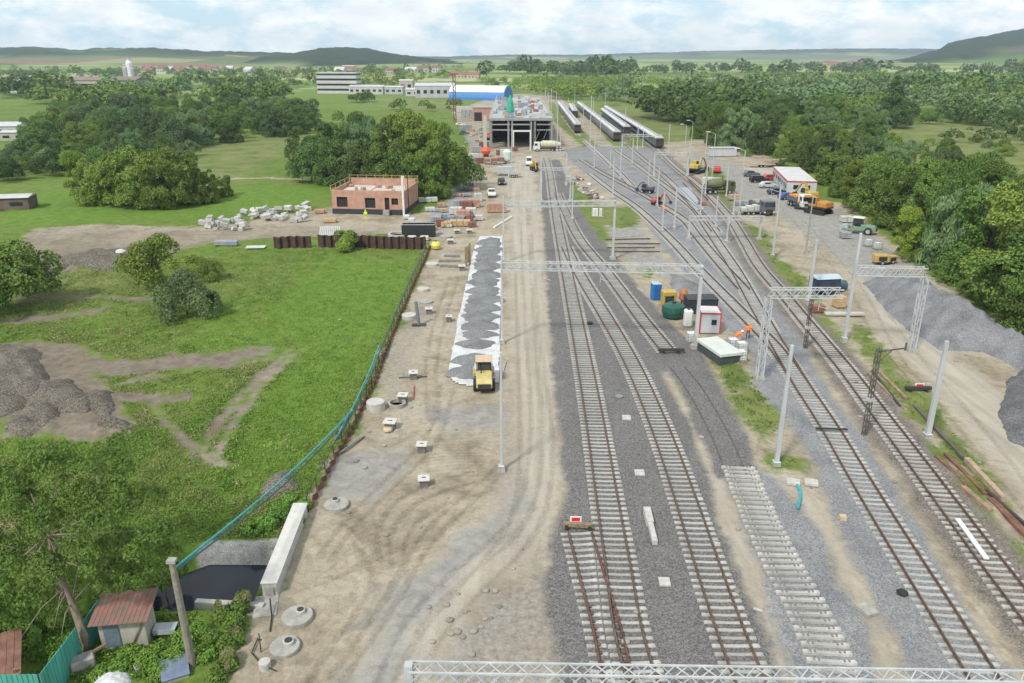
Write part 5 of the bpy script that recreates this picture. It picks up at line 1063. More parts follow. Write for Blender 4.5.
# ---------------------------------------------------------------- far buildings
def gable_house(px, py, w_, d_, h_, rz, wall, roof, label, grp, rh=.35):
    p = G(px, py); rt = thing('house', label, 'house', p, rz, grp); MB().box((0, 0, h_ / 2), (w_, d_, h_)).build('wall', wall, rt)
    mb = MB(); mb.prism([(-d_ / 2 - .4, h_ - .1), (d_ / 2 + .4, h_ - .1), (0, h_ + d_ * rh)], -w_ / 2 - .4, w_ / 2 + .4); mb.build('roof', roof, rt)
    for k in range(3): MB().box((w_ * (k - 1) * .3, -(d_ / 2 + .02), h_ * .55), (w_ * .13, .06, h_ * .25)).build('window', glass, rt)
    return rt
cw = mat('house_cream', (.40, .37, .31), .9, .1, .5); ww = mat('house_white', (.44, .44, .43), .9, .07, .5); rr1 = mat('roof_red_tile', (.24, .11, .075), .85, .2, 1); rr2 = mat('roof_brown_tile', (.17, .10, .08), .85, .2, 1); rr3 = mat('roof_pale_sheet', (.44, .45, .46), .6, .1, .5)
def hall(px, py, w_, d_, h_, rz, wall, roof, label, cat='warehouse', band=None, nwin=6):
    p = G(px, py); rt = thing('warehouse', label, cat, p, rz); MB().box((0, 0, h_ / 2), (w_, d_, h_)).build('wall', wall, rt); MB().prism([(-d_ / 2 - .3, h_), (d_ / 2 + .3, h_), (0, h_ + d_ * .09)], -w_ / 2 - .3, w_ / 2 + .3).build('roof', roof, rt)
    for k in range(nwin): MB().box((w_ * (k + .5 - nwin / 2) / nwin, -d_ / 2 - .04, h_ * .5), (w_ / nwin * .5, .08, h_ * .3)).build('window', glass, rt)
    return rt
gw = mat('cladding_grey', (.40, .41, .43), .7, .1, .3); bw = mat('cladding_blue', (.03, .16, .42), .6, .1, .4); brr = mat('brown_factory_roof', (.20, .15, .135), .8, .15, .2)
# office block
p = G(340, 93.5); rt = thing('office_block', 'white office block with dark window bands beyond the left woods', 'office building', p, -.12)
for k in range(4):
    MB().box((0, 0, 1.3 + k * 4), (34, 14, 2.4)).build('storey', ww, rt); MB().box((0, 0, 3.25 + k * 4), (33.4, 13.4, 1.6)).build('window_band', glass, rt)
MB().box((0, 0, 16.4), (34, 14, .8)).build('roof', ww, rt)
hall(368, 94, 28, 14, 6, -.05, ww, rr3, 'low white hall to the right of the office block'); hall(392, 94, 20, 12, 5.5, -.05, gw, rr3, 'small grey hall with a pale roof beside the low white hall', nwin=4)
hall(436, 97, 30, 22, 8.5, .05, gw, rr3, 'large grey warehouse left of the blue arched one'); hall(417, 96, 16, 14, 5, 0, ww, rr3, 'low white shed in front of the grey warehouse', nwin=3); hall(407, 91, 12, 12, 9, 0, cw, rr3, 'tall cream hall with a pale gable behind the grey warehouse', nwin=2)
c_ = G(481, 99.5); rt = thing('arched_warehouse', 'warehouse with a white arched roof and bright blue end wall', 'warehouse', c_, -.32); La = 42; rad = 10.5
pr = [(math.cos(math.pi * k / 16) * rad, math.sin(math.pi * k / 16) * 9.5) for k in range(17)]; MB().prism([(q[0], q[1]) for q in pr], -La / 2, La / 2).build('end_wall', bw, rt)
outer = [(q[0] * 1.02, q[1] * 1.02 + .05) for q in pr if q[1] > 4]; inner = [(q[0] * .99, q[1] * .99) for q in pr if q[1] > 4][::-1]; MB().prism(outer + inner, -La / 2 - .3, La / 2 - .5).build('roof', mat('white_membrane', (.6, .61, .62), .6, .05, .2), rt)
p = G(98, 96); rt = thing('factory', 'long low brown-roofed factory beyond the left woods', 'factory', p, .03); MB().box((0, 0, 6), (72, 26, 12)).build('wall', cw, rt); MB().prism([(-13.5, 12), (13.5, 12), (0, 14.5)], -36.5, 36.5).build('roof', brr, rt); MB().box((-6, -13.1, 8), (40, .2, 3)).build('window_band', glass, rt)
p = G(118, 94); rt = thing('factory_gable', 'dark brown gabled hall in front of the long factory', 'factory', p, .2); MB().box((0, 0, 5), (22, 18, 10)).build('wall', mat('brown_cladding', (.16, .085, .06), .8, .15, .4), rt); MB().prism([(-9.5, 10), (9.5, 10), (0, 13)], -11.3, 11.3).build('roof', rr2, rt)
for x_, h_, r_, lb in ((134, 27, 2.6, 'tall white silo of the factory'), (137, 22, 2.2, 'shorter white silo next to the tall one'), (130.5, 23, 3.0, 'grey concrete silo left of the white ones')):
    p = G(x_, 95); rt = thing('silo', lb, 'silo', p); MB().lathe([(r_, 0), (r_, h_ * .9), (r_ * .3, h_)], (0, 0, 0), 16).build('tank', white if 'white' in lb[:12] else cg, rt, smooth=False); MB().box((0, 0, h_ + .3), (r_, r_, .8)).build('cap', galv, rt)
hall(12, 92, 30, 20, 9, .02, gw, rr3, 'pale-roofed warehouse at the far left edge'); hall(28, 91, 14, 12, 8, .02, ww, rr3, 'small white-walled hall next to the far left warehouse', nwin=3)
hall(6, 134, 22, 14, 3.5, .1, ww, rr3, 'white low building at the left edge among trees'); hall(18, 140, 9, 7, 3, .1, cw, rr3, 'small pale shed beside the white low building', nwin=2)
hall(10, 208, 9, 5, 2.4, .2, mat('shed_brown', (.14, .10, .08), .9, .2, 1), rr3, 'small brown shed by the left edge above the field', nwin=2)
rh_ = random.Random(8); hs_ = 0
for px_, py_ in ((460, 79), (468, 79), (474, 79.5), (452, 78.5)): gable_house(px_, py_, 16, 11, 6, rh_.uniform(-.3, .3), cw, rr1, 'red-roofed house behind the blue arched warehouse', 'red-roofed houses behind the warehouse')
for k in range(26):
    px_ = rh_.uniform(145, 440); py_ = rh_.uniform(70.5, 76); gable_house(px_, py_, rh_.uniform(14, 26), 13, rh_.uniform(6, 10), rh_.uniform(-.6, .6), [ww, cw][k % 2], [rr1, rr2, rr3][k % 3], ['white house with a red roof', 'cream house with a brown roof', 'white house with a pale roof', 'cream house with a red roof', 'white house with a brown roof', 'cream house with a pale roof'][k % 6] + ' in the distant town', 'houses of the distant town ' + 'abcdef'[k % 6])
for k in range(12): gable_house(rh_.uniform(818, 862), rh_.uniform(65, 69), rh_.uniform(22, 36), 20, 9, rh_.uniform(-.5, .5), cw, [rr1, rr2][k % 2], ['cream house with a red roof', 'cream house with a brown roof'][k % 2] + ' in the village on the right skyline', 'village houses with %s roofs' % ['red', 'brown'][k % 2])

# ---------------------------------------------------------------- gravel heaps, soil heaps, white fleece strip
def stone_mat(name, a, b2, c):
    m, t_, b_ = nodes_of(name); v = t_.nodes.new('ShaderNodeTexVoronoi'); v.inputs['Scale'].default_value = 14; g_ = t_.nodes.new('ShaderNodeNewGeometry'); t_.links.new(g_.outputs['Position'], v.inputs['Vector'])
    s_ = t_.nodes.new('ShaderNodeSeparateColor'); t_.links.new(v.outputs['Color'], s_.inputs[0]); r__ = t_.nodes.new('ShaderNodeValToRGB'); r__.color_ramp.elements.new(.5)
    for k, c_ in enumerate((a, b2, c)): r__.color_ramp.elements[k].color = (*c_, 1); r__.color_ramp.elements[k].position = k / 2
    n_ = t_.nodes.new('ShaderNodeTexNoise'); n_.inputs['Scale'].default_value = .5; n_.inputs['Detail'].default_value = 6; t_.links.new(g_.outputs['Position'], n_.inputs['Vector'])
    mr = t_.nodes.new('ShaderNodeMapRange'); mr.inputs['From Min'].default_value = .3; mr.inputs['From Max'].default_value = .7; mr.inputs['To Min'].default_value = .75; mr.inputs['To Max'].default_value = 1.15; t_.links.new(n_.outputs[0], mr.inputs[0])
    hv = t_.nodes.new('ShaderNodeHueSaturation'); t_.links.new(s_.outputs[0], r__.inputs[0]); t_.links.new(r__.outputs[0], hv.inputs['Color']); t_.links.new(mr.outputs[0], hv.inputs['Value']); t_.links.new(hv.outputs[0], b_.inputs['Base Color']); b_.inputs['Roughness'].default_value = .95; b_.inputs['Specular IOR Level'].default_value = .15
    bp_ = t_.nodes.new('ShaderNodeBump'); bp_.inputs['Strength'].default_value = .6; bp_.inputs['Distance'].default_value = .05; t_.links.new(v.outputs['Distance'], bp_.inputs['Height']); t_.links.new(bp_.outputs[0], b_.inputs['Normal']); return m
grm = stone_mat('grey_gravel', (.125, .129, .137), (.18, .186, .197), (.245, .25, .26)); grd = stone_mat('dark_gravel', (.065, .068, .072), (.125, .128, .132), (.20, .20, .20)); slg = stone_mat('dark_soil', (.06, .05, .04), (.12, .105, .085), (.22, .20, .17))
def heap(poly_px, h, slope, m, name, label, cat, group=None, res=.4, seed=1, rough=.25):
    Pz = W(poly_px); lo = Pz.min(0) - .5; hi = Pz.max(0) + .5; nx, ny = [max(6, int(q / res)) for q in (hi - lo)]; X, Y = np.meshgrid(np.linspace(lo[0], hi[0], nx), np.linspace(lo[1], hi[1], ny), indexing='ij'); Pq = np.column_stack([X.ravel(), Y.ravel()])
    sd = poly_sd(Pq, Pz) + fbm(Pq[:, 0], Pq[:, 1], 2.5, seed, 3) * rough * 4; z = np.minimum(np.maximum(sd, -.4) * slope, h + fbm(Pq[:, 0], Pq[:, 1], 3, seed + 3) * h * .5); z = np.where(sd > 0, z * (1 + fbm(Pq[:, 0], Pq[:, 1], 1.2, seed + 5) * rough * 2) + np.abs(fbm(Pq[:, 0], Pq[:, 1], .8, seed + 8, 3)) * rough * .8, z - .15)
    g_ = height(Pq, masks(Pq)); z = z + g_ ; ij, kk = np.meshgrid(np.arange(nx - 1), np.arange(ny - 1), indexing='ij'); a_ = (ij * ny + kk).ravel(); qd = np.column_stack([a_, a_ + ny, a_ + ny + 1, a_ + 1]); keep = (sd[qd] > -.35).any(1); qd = qd[keep]; u_, inv = np.unique(qd, return_inverse=True)
    o = np_mesh(name, np.column_stack([Pq, z])[u_], inv.reshape(qd.shape), m, smooth=True); return tag(o, label, cat, group)
heap([(862, 283), (880, 276), (912, 285), (945, 300), (985, 322), (1024, 345), (1080, 370), (1080, 400), (1024, 375), (985, 352), (940, 350), (915, 335), (885, 310)], 3.2, .75, grm, 'gravel_heap', 'large pale grey gravel heap against the right-hand trees', 'gravel heap', res=.5, seed=4)
heap([(1004, 380), (1024, 368), (1080, 385), (1090, 470), (1040, 452), (1012, 440), (1000, 415)], 2.6, .8, grd, 'gravel_heap', 'darker grey gravel heap cut by the right picture edge', 'gravel heap', seed=7)
heap([(668, 270), (700, 285), (694, 300), (672, 290)], .6, .5, grm, 'gravel_heap', 'low pale gravel spill behind the dark container', 'gravel heap', seed=9)
for k, (pl, h_, lb) in enumerate([([(-20, 345), (35, 348), (48, 372), (40, 398), (0, 405), (-20, 400)], 1.3, 'broadest dark soil heap at the left edge'), ([(35, 385), (72, 382), (95, 398), (88, 415), (50, 415), (30, 402)], 1.0, 'dark soil heap with pale stones in the middle of the group'), ([(86, 402), (112, 399), (120, 410), (108, 417), (88, 415)], .9, 'small rounded soil heap right of the middle'),
    ([(90, 424), (112, 419), (133, 425), (130, 434), (95, 434)], .85, 'isolated grey soil heap at the right end of the group'), ([(22, 414), (50, 409), (64, 420), (45, 428), (22, 424)], .8, 'soil heap in front of the middle one'), ([(8, 424), (30, 420), (46, 430), (30, 440), (8, 436)], .7, 'lowest soil heap, nearest the camera'), ([(-20, 402), (22, 398), (26, 412), (0, 420), (-20, 420)], 1.1, 'dark soil heap low at the left edge'),
    ([(62, 262), (100, 254), (140, 250), (160, 256), (150, 266), (100, 272), (66, 272)], .9, 'long low bank of dark earth behind the lone tree'), ([(30, 268), (60, 258), (68, 272), (40, 280)], .8, 'earth pile at the left end of the dark bank'), ([(262, 488), (280, 470), (300, 474), (296, 492), (272, 504), (256, 500)], .7, 'rubble pile in the grass beside the turquoise line')]):
    heap(pl, h_ * .6, .5, slg, 'soil_heap', lb, 'soil heap', res=.25 if k < 7 or k == 9 else .4, seed=30 + k, rough=.45)
# white fleece and its gravel
fle = mat('white_fleece', (.50, .505, .51), .85, .16, .8)
fp = W([(447, 376), (452, 350), (458, 318), (468, 275), (474, 248), (480, 236), (503, 236), (502.5, 270), (501, 320), (500, 350), (500, 384), (484, 388), (462, 386), (452, 382)]); lo, hi = fp.min(0), fp.max(0); nx, ny = 44, 170; X, Y = np.meshgrid(np.linspace(lo[0], hi[0], nx), np.linspace(lo[1], hi[1], ny), indexing='ij'); Pq = np.column_stack([X.ravel(), Y.ravel()]); sd = poly_sd(Pq, fp) + fbm(Pq[:, 0], Pq[:, 1], 1.5, 3, 3) * .22
z = height(Pq, masks(Pq)) * .3 + .06 + np.abs(fbm(Pq[:, 0], Pq[:, 1], .9, 5, 3)) * .12; ij, kk = np.meshgrid(np.arange(nx - 1), np.arange(ny - 1), indexing='ij'); a_ = (ij * ny + kk).ravel(); qd = np.column_stack([a_, a_ + ny, a_ + ny + 1, a_ + 1]); qd = qd[(sd[qd] > 0).all(1)]; u_, inv = np.unique(qd, return_inverse=True)
tag(np_mesh('ground_fleece', np.column_stack([Pq, z])[u_], inv.reshape(qd.shape), fle, smooth=True), 'long white fleece sheet under the rows of grey gravel heaps', 'fleece')
def gheap(px, py, w_px, d_m, h, label):
    c = G(px, py); w_ = w_px / PM(py) / 2; n = 26; m = 9; vs = [(0, 0, h)]; r_ = random.Random(int(px * py)); a0 = r_.uniform(0, 6)
    for i_ in range(1, m + 1):
        q = i_ / m
        for k in range(n): t_ = 2 * math.pi * k / n; wob = 1 + .13 * math.sin(3 * t_ + a0) + .07 * math.sin(7 * t_ + a0 * 2); vs.append((w_ * q * math.cos(t_) * wob, d_m / 2 * q * math.sin(t_) * wob, h * (1 - q) ** .8 * (1 + r_.uniform(-.08, .08)) - (.05 if q == 1 else 0)))
    fs = [(0, 1 + k, 1 + (k + 1) % n) for k in range(n)] + [(1 + i_ * n + k, 1 + (i_ + 1) * n + k, 1 + (i_ + 1) * n + (k + 1) % n, 1 + i_ * n + (k + 1) % n) for i_ in range(m - 1) for k in range(n)]
    o = MB().add(vs, fs).build('gravel_pile', grh, smooth=True); o.location = (c.x, c.y, .12); tag(o, label, 'gravel heap', 'gravel piles tipped on the white fleece')
grh = stone_mat('blue_grey_gravel', (.12, .127, .13), (.17, .178, .182), (.235, .242, .245))
rows = [(468, 373, 41, 3.1), (472, 361, 38, 3.0), (476, 345, 38, 2.2), (479, 335.5, 37, 2.2), (480, 326, 34, 2.6), (480, 318, 33, 2.6), (481, 309, 34, 3), (484, 300, 34, 3), (484, 292, 30, 3), (484, 283, 28, 3.2), (486, 275, 26, 3.4), (487, 267, 26, 3.5), (488, 259, 25, 4), (489, 251, 24, 4.4), (490, 243, 22, 4.6)]
for k, (x_, y_, w_, d_) in enumerate(rows): gheap(x_, y_, w_ * (1.0 if k < 4 else 1.12), d_ * (1.2 if k < 4 else 1.55), .55 if k < 9 else .45, 'blue-grey gravel pile, number %s of the row counted from the yellow machine' % ['one', 'two', 'three', 'four', 'five', 'six', 'seven', 'eight', 'nine', 'ten', 'eleven', 'twelve', 'thirteen', 'fourteen', 'fifteen'][k])
# ---------------------------------------------------------------- vehicles
def paint(n, c, r_=.35): return mat('paint_' + n, c, r_, .05, 1.5)
def Gp(px, py): p = G(px, py); return Vector((p.x, p.y, gz(p.x, p.y) + .0))
def wheels(root, xs, y, r_, w_=.22):
    for x in xs:
        for s_ in (-1, 1):
            o = MB().tube((x, s_ * (y - w_), r_), (x, s_ * y, r_), r_, n=14).build('wheel', rubber, root, bevel=.02); MB().tube((x, s_ * (y - .02), r_), (x, s_ * (y + .015), r_), r_ * .55, n=10).build('rim', steel, o)
lamp_m = mat('lamp_glass', (.7, .7, .66), .2, .03, 2); tail = mat('tail_lamp_red', (.4, .02, .02), .3, .05, 2)
def car(px, py, rz, m, label, kind='hatch', group=None):
    root = thing('parked_car', label, 'car', Gp(px, py), rz, group)
    if kind == 'suv': L_, H_, prof, cab = 4.7, 1.72, [(-2.35, .35), (2.3, .35), (2.35, .7), (2.2, .98), (1.15, 1.08), (-2.3, 1.1), (-2.37, .7)], [(1.1, 1.07), (.45, 1.68), (-2.0, 1.68), (-2.3, 1.09)]
    elif kind == 'pickup': L_, H_, prof, cab = 5.2, 1.75, [(-2.6, .45), (2.5, .45), (2.58, .75), (2.45, 1.02), (1.35, 1.12), (-.7, 1.12), (-.72, .98), (-2.6, .98)], [(1.3, 1.11), (.7, 1.72), (-.5, 1.72), (-.72, 1.11)]
    elif kind == 'van': L_, H_, prof, cab = 5.2, 2.3, [(-2.6, .4), (2.5, .4), (2.6, .75), (2.4, 1.15), (1.75, 1.3), (-2.6, 1.35)], [(1.8, 1.29), (1.2, 2.25), (-2.55, 2.25), (-2.6, 1.34)]
    else: L_, H_, prof, cab = 4.3, 1.48, [(-2.15, .3), (2.1, .3), (2.18, .6), (2.05, .82), (1.1, .92), (-2.05, .95), (-2.18, .65)], [(1.05, .91), (.3, 1.45), (-1.3, 1.46), (-2.0, .94)]
    MB().prism([(x, z) for x, z in prof], -.88, .88, axis='Y').build('body', m, root, bevel=.06)
    cb = MB().prism(cab, -.76, .76, axis='Y').build('cabin', m, root, bevel=.05)
    z0, z1 = cab[0][1] + .08, cab[1][1] - .1; mb = MB(); xa, xb = cab[2][0] + .12, cab[1][0] - .05
    if kind != 'van': mb.box(((xa + xb) / 2, 0, (z0 + z1) / 2), (xb - xa, 1.56, z1 - z0)); mb.build('side_window', glass, root)
    q0, q1 = Vector((cab[0][0], 0, cab[0][1])), Vector((cab[1][0], 0, cab[1][1])); mb = MB(); mb.bar(q0.lerp(q1, .12) + Vector((.03, -.0, .02)), q0.lerp(q1, .88) + Vector((.03, 0, .02)), 1.36, .03); mb.build('windscreen', glass, root)
    wheels(root, (-L_ * .31, L_ * .31), .9, .33)
    for s_ in (-1, 1): MB().box((prof[2][0] - .03, s_ * .62, prof[2][1] + .06), (.12, .34, .14)).build('headlight', lamp_m, root); MB().box((-L_ / 2 + .02, s_ * .68, .8), (.1, .2, .22)).build('tail_light', tail, root)
    return root
CG = 'cars parked in front of the long office cabin'
navy = paint('navy', (.015, .022, .05)); blk = paint('black', (.012, .012, .014)); slv = paint('silver', (.42, .43, .44)); blu = paint('blue', (.03, .07, .20)); wht = paint('white', (.6, .6, .6)); red = paint('red', (.40, .03, .025)); gry = paint('grey', (.10, .105, .11))
dY = .12
car(751, 176, dY, gry, 'dark grey car farthest back in the row by the long cabin', group=CG); car(759, 182, dY, blk, 'black off-road car second from the back in the row by the long cabin', 'suv', CG); car(768, 187.5, dY, slv, 'silver estate car in the middle of the row by the long cabin', 'hatch', CG)
car(777, 194, dY, navy, 'navy car second from the front in the row by the long cabin', 'hatch', CG); car(788, 199, dY + .1, blu, 'blue car nearest to the white truck', 'hatch', CG); car(770, 180, dY, red, 'red car half hidden between the dark cars and the cabin', 'hatch', CG)
car(717, 172, 1.3, red, 'red car with white bonnet beside the small yellow excavator', 'pickup'); car(491.5, 196, -1.5, wht, 'white pickup facing the camera on the haul road', 'pickup'); car(501.5, 184, -1.5, blk, 'black car parked behind the white pickup', 'hatch')
car(507, 175, .1, slv, 'silver van standing across the haul road with a trailer', 'van'); car(460.5, 126, .1, wht, 'white car far back beside the trees left of the hall', 'hatch'); car(529, 165, -1.6, wht, 'white van facing the camera behind the yellow digger', 'van'); car(464, 134, .2, gry, 'dark car far back on the track left of the hall', 'hatch')
def trailer(px, py, rz, label, L_=5, m=None, load=None):
    root = thing('flat_trailer', label, 'trailer', Gp(px, py), rz); MB().box((0, 0, .8), (L_, 2.1, .18)).build('deck', m or mat('trailer_deck', (.30, .27, .22), .8, .2, 2), root, bevel=.02); wheels(root, (-.5, .5), 1.0, .36); mb = MB(); mb.bar((L_ / 2, 0, .7), (L_ / 2 + 1.4, 0, .5), .1); mb.build('drawbar', dark, root)
    if load:
        for k in range(3): MB().box((-L_ / 3 + k * L_ / 3, 0, 1.2 + .1 * k), (L_ / 3.6, 1.7, .6 + .2 * k), rz=.1 * k).build('load', load, root, bevel=.05)
    return root
trailer(514.5, 177, 3.2, 'grey flat trailer behind the silver van', 3.5); trailer(494, 164, .05, 'flat truck bed loaded with red and white goods', 6, load=packm[4]); trailer(762, 167, .0, 'flatbed trailer behind the dark parked cars', 7); trailer(775, 166, .1, 'rusty flatbed trailer at the far corner of the long cabin', 6, load=packm[3]); trailer(749, 214, .1, 'small white trailer left of the dark truck', 4, load=packm[0])
def truck(px, py, rz, label, cabm, bedm, L_=8, tank=False, load=None):
    root = thing('truck', label, 'truck', Gp(px, py), rz); MB().box((-.3, 0, .85), (L_, .9, .3)).build('chassis', dark, root); x1 = L_ / 2
    cb = MB().prism([(x1 - 2.1, .6), (x1, .6), (x1 + .05, 1.7), (x1 - .25, 2.9), (x1 - 2.1, 3.0)], -1.2, 1.2, axis='Y').build('cab', cabm, root, bevel=.08); MB().box((x1 - .08, 0, 2.25), (.12, 2.15, .85), M=Matrix.Rotation(-.2, 3, 'Y')).build('windscreen', glass, cb); MB().box((x1 - .8, 0, 2.25), (.9, 2.46, .7)).build('side_window', glass, cb); MB().box((x1 + .05, 0, 1.1), (.08, 1.4, .45)).build('grille', dark, cb)
    for s_ in (-1, 1): MB().box((x1 + .06, s_ * .95, .85), (.08, .3, .2)).build('headlight', lamp_m, cb)
    if tank: mb = MB(); mb.tube((-L_ / 2, 0, 2.0), (-L_ / 2 + 2, 0, 2.2), .7, 1.15, 14); mb.tube((-L_ / 2 + 2, 0, 2.2), (x1 - 3, 0, 2.3), 1.15, 1.15, 14); mb.tube((x1 - 3, 0, 2.3), (x1 - 2.3, 0, 2.25), 1.15, .7, 14); mb.build('drum', bedm, root, smooth=False); mb = MB(); mb.bar((-L_ / 2, 0, 2.6), (-L_ / 2 - .9, 0, 1.4), .5, .1); mb.build('chute', steel, root)
    else:
        mb = MB(); bl_ = L_ - 2.5; cx = -L_ / 2 + bl_ / 2; mb.box((cx, 0, 1.25), (bl_, 2.4, .15)); mb.box((cx, 1.2, 1.7), (bl_, .08, .9)); mb.box((cx, -1.2, 1.7), (bl_, .08, .9)); mb.box((-L_ / 2, 0, 1.7), (.08, 2.4, .9)); mb.box((cx + bl_ / 2, 0, 1.8), (.1, 2.4, 1.1)); mb.build('bed', bedm, root)
        if load:
            for k in range(4): MB().box((cx - 1.5 + k, random.uniform(-.4, .4), 1.9), (.8, 1.2, .8 + .3 * (k % 2)), rz=k).build('load', load, root, bevel=.06)
    wheels(root, (x1 - 1.2, -L_ * .18, -L_ * .18 - 1.25), 1.2, .5, .3); return root
truck(799, 207, -1.45, 'white truck facing the camera with an orange load, in front of the long cabin', wht, gry, 7, load=ORANGE()); truck(761, 213, -1.4, 'dark truck with an open bed behind the long yard portal', gry, gry, 6.5, load=packm[1]); truck(547, 151, 3.2, 'pale tank truck standing beside the station hall entrance', wht, mat('cream_drum', (.50, .48, .36), .6, .12, 1), 9, tank=True)
truck(719, 194, .05, 'olive tank vehicle in the far part of the yard', paint('olive', (.09, .10, .045)), mat('olive_tank', (.12, .125, .06), .7, .15, 1), 6.5, tank=True)
def excavator(px, py, rz, label, m, s=1.0, arm=(3.2, 3.6, 5.2, .6), wheeled=False):
    root = thing('excavator', label, 'excavator', Gp(px, py), rz); root.scale = (s, s, s)
    if wheeled: MB().box((0, 0, .75), (3.6, 1.6, .4)).build('undercarriage', dark, root); wheels(root, (-1.3, 1.3), 1.2, .5, .35)
    else:
        for s_ in (-1, 1): o = MB().prism([(-1.7, .0), (1.7, .0), (2.0, .4), (1.7, .8), (-1.7, .8), (-2.0, .4)], s_ * 1.2 - .25, s_ * 1.2 + .25, axis='Y').build('crawler_track', rubber, root, bevel=.05)
        MB().box((0, 0, .6), (1.8, 1.9, .4)).build('undercarriage', dark, root)
    MB().box((-.3, 0, 1.15), (3.4, 2.4, .25)).build('turntable', dark, root); MB().prism([(-2.1, 1.25), (-.2, 1.25), (-.2, 2.2), (-1.9, 2.1)], -1.2, 1.2, axis='Y').build('engine_cover', m, root, bevel=.1); c_ = MB().prism([(-.1, 1.25), (1.35, 1.25), (1.5, 2.0), (1.1, 2.85), (-.1, 2.85)], .15, 1.15, axis='Y').build('cab', m, root, bevel=.06); MB().prism([(.05, 1.75), (1.5, 1.75), (1.5, 2.0), (1.15, 2.75), (.05, 2.75)], .1, 1.2, axis='Y').build('cab_window', glass, c_)
    a1, a2, b1, b2 = arm; mb = MB(); mb.bar((.9, -.4, 1.5), (a1 * .55, -.4, a2), .34, .45); mb.bar((a1 * .55, -.4, a2), (a1, -.4, a2 * .95), .3, .4); mb.build('boom', m, root); mb = MB(); mb.bar((a1, -.4, a2 * .95), (b1, -.4, b2 + .5), .26, .3); mb.build('stick', m, root); MB().prism([(b1 - .5, b2 - .3), (b1 + .3, b2 - .4), (b1 + .5, b2 + .3), (b1 - .1, b2 + .6)], -.9, .1, axis='Y').build('bucket', dark, root, bevel=.03)
    return root
org = mat('machine_orange', (.42, .19, .04), .5, .12, 1.5); yel = mat('machine_yellow', (.42, .30, .06), .5, .12, 1.5)
excavator(818, 213, 2.2, 'orange excavator parked at the edge of the trees right of the white truck', org, 1.15, (3.2, 2.6, 4.4, .5)); excavator(808, 200, 1.9, 'yellow excavator behind the orange one with its arm folded', yel, .95); excavator(696, 173, .9, 'small yellow excavator between the far portal and the red pickup', yel, 1.1, (3.0, 3.4, 4.8, .6)); excavator(534, 170, -1.4, 'small yellow digger in front of the white van on the haul road', yel, .8, wheeled=True)
excavator(647, 193, 2.6, 'dark two-way digger working on the middle tracks', gry, .75, (2.2, 3.0, 3.4, .7), wheeled=True); excavator(657, 205, .4, 'red track machine on the middle tracks', mat('machine_red', (.42, .07, .04), .5, .12, 1.5), .6, wheeled=True); excavator(490, 140, 1.2, 'dark red machine left of the station hall entrance', mat('machine_red', (0, 0, 0)), .9)
# roller on the fleece
def roller(px, py, rz, label, m, roofm):
    root = thing('road_roller', label, 'road roller', Gp(px, py), rz)
    MB().prism([(-3.0, .7), (-.5, .7), (-.5, 1.75), (-2.7, 1.55), (-3.0, 1.2)], -.82, .82, axis='Y').build('engine_cover', m, root, bevel=.08); MB().box((-3.05, 0, .95), (.12, 1.3, .5)).build('rear_grille', dark, root); MB().box((-.2, 0, .95), (1.7, 1.5, .7)).build('body', m, root, bevel=.05)
    mb = MB()
    for x in (-.7, .8):
        for y in (-.72, .72): mb.box((x, y, 2.0), (.09, .09, 1.5))
    mb.build('cab_frame', dark, root); MB().box((.05, 0, 2.0), (1.35, 1.3, 1.1)).build('cab_window', glass, root); MB().box((.05, 0, 2.8), (1.9, 1.75, .12)).build('cab_roof', roofm, root, bevel=.03)
    mb = MB(); mb.tube((2.1, -1.0, .72), (2.1, 1.0, .72), .72, n=24); mb.build('drum', steel, root); mb = MB(); mb.box((1.5, 1.08, .8), (1.9, .12, .3)); mb.box((1.5, -1.08, .8), (1.9, .12, .3)); mb.box((.8, 0, .8), (.3, 2.2, .4)); mb.build('drum_frame', m, root); wheels(root, (-1.8,), 1.12, .66, .38)
    mb = MB(); mb.tube((-1.2, .3, 1.7), (-1.2, .3, 2.3), .06); mb.build('exhaust', dark, root); return root
rlr = roller(484, 383, 1.62, 'pale yellow roller with a tan cab roof at the near end of the white fleece', mat('faded_yellow', (.46, .38, .15), .55, .12, 1.5), mat('tan_roof', (.48, .36, .24), .7, .1, 2))
rlr.scale = (.9, .9, .9)
roller(857, 233, 2.6, 'pale green compactor with a light roof at the edge of the trees', mat('pale_green_paint', (.16, .27, .17), .55, .12, 1.5), mat('lime_white', (.60, .66, .48), .6, .1, 2))
# long office cabin
q0 = G(786, 194.5); q1 = G(772, 179); d_ = q1 - q0; rz = math.atan2(d_.y, d_.x); Lc = 24; rt = thing('office_cabin', 'long white office cabin with a red roof edge in the yard', 'cabin', q0, rz); Wc = 6.3
cabw = mat('cabin_white', (.44, .46, .48), .6, .07, 1); rede = mat('red_trim', (.50, .03, .04), .5, .06, 2); mb = MB(); mb.box((Lc / 2, -Wc / 2, 1.45), (Lc, Wc, 2.7)); mb.build('wall', cabw, rt); mb = MB(); mb.box((Lc / 2, -Wc / 2, 2.92), (Lc + .2, Wc + .2, .2)); mb.build('roof_edge', rede, rt); MB().box((Lc / 2, -Wc / 2, 3.05), (Lc - .1, Wc - .1, .08)).build('roof', mat('cabin_roof', (.48, .48, .48), .7, .1, .6), rt)
for k in range(8): MB().box((1.6 + k * 3, .03, 1.7), (1.1, .06, .9)).build('window', glass, rt)
for k in (.3, .7): MB().box((-.03, -Wc * k, 1.7), (.06, 1.1, .9)).build('window', glass, rt)
for k in range(3): MB().box((3.1 + k * 9, .04, 1.15), (.9, .07, 2.05)).build('door', mat('cabin_door', (.22, .23, .25), .6, .1, 3), rt)
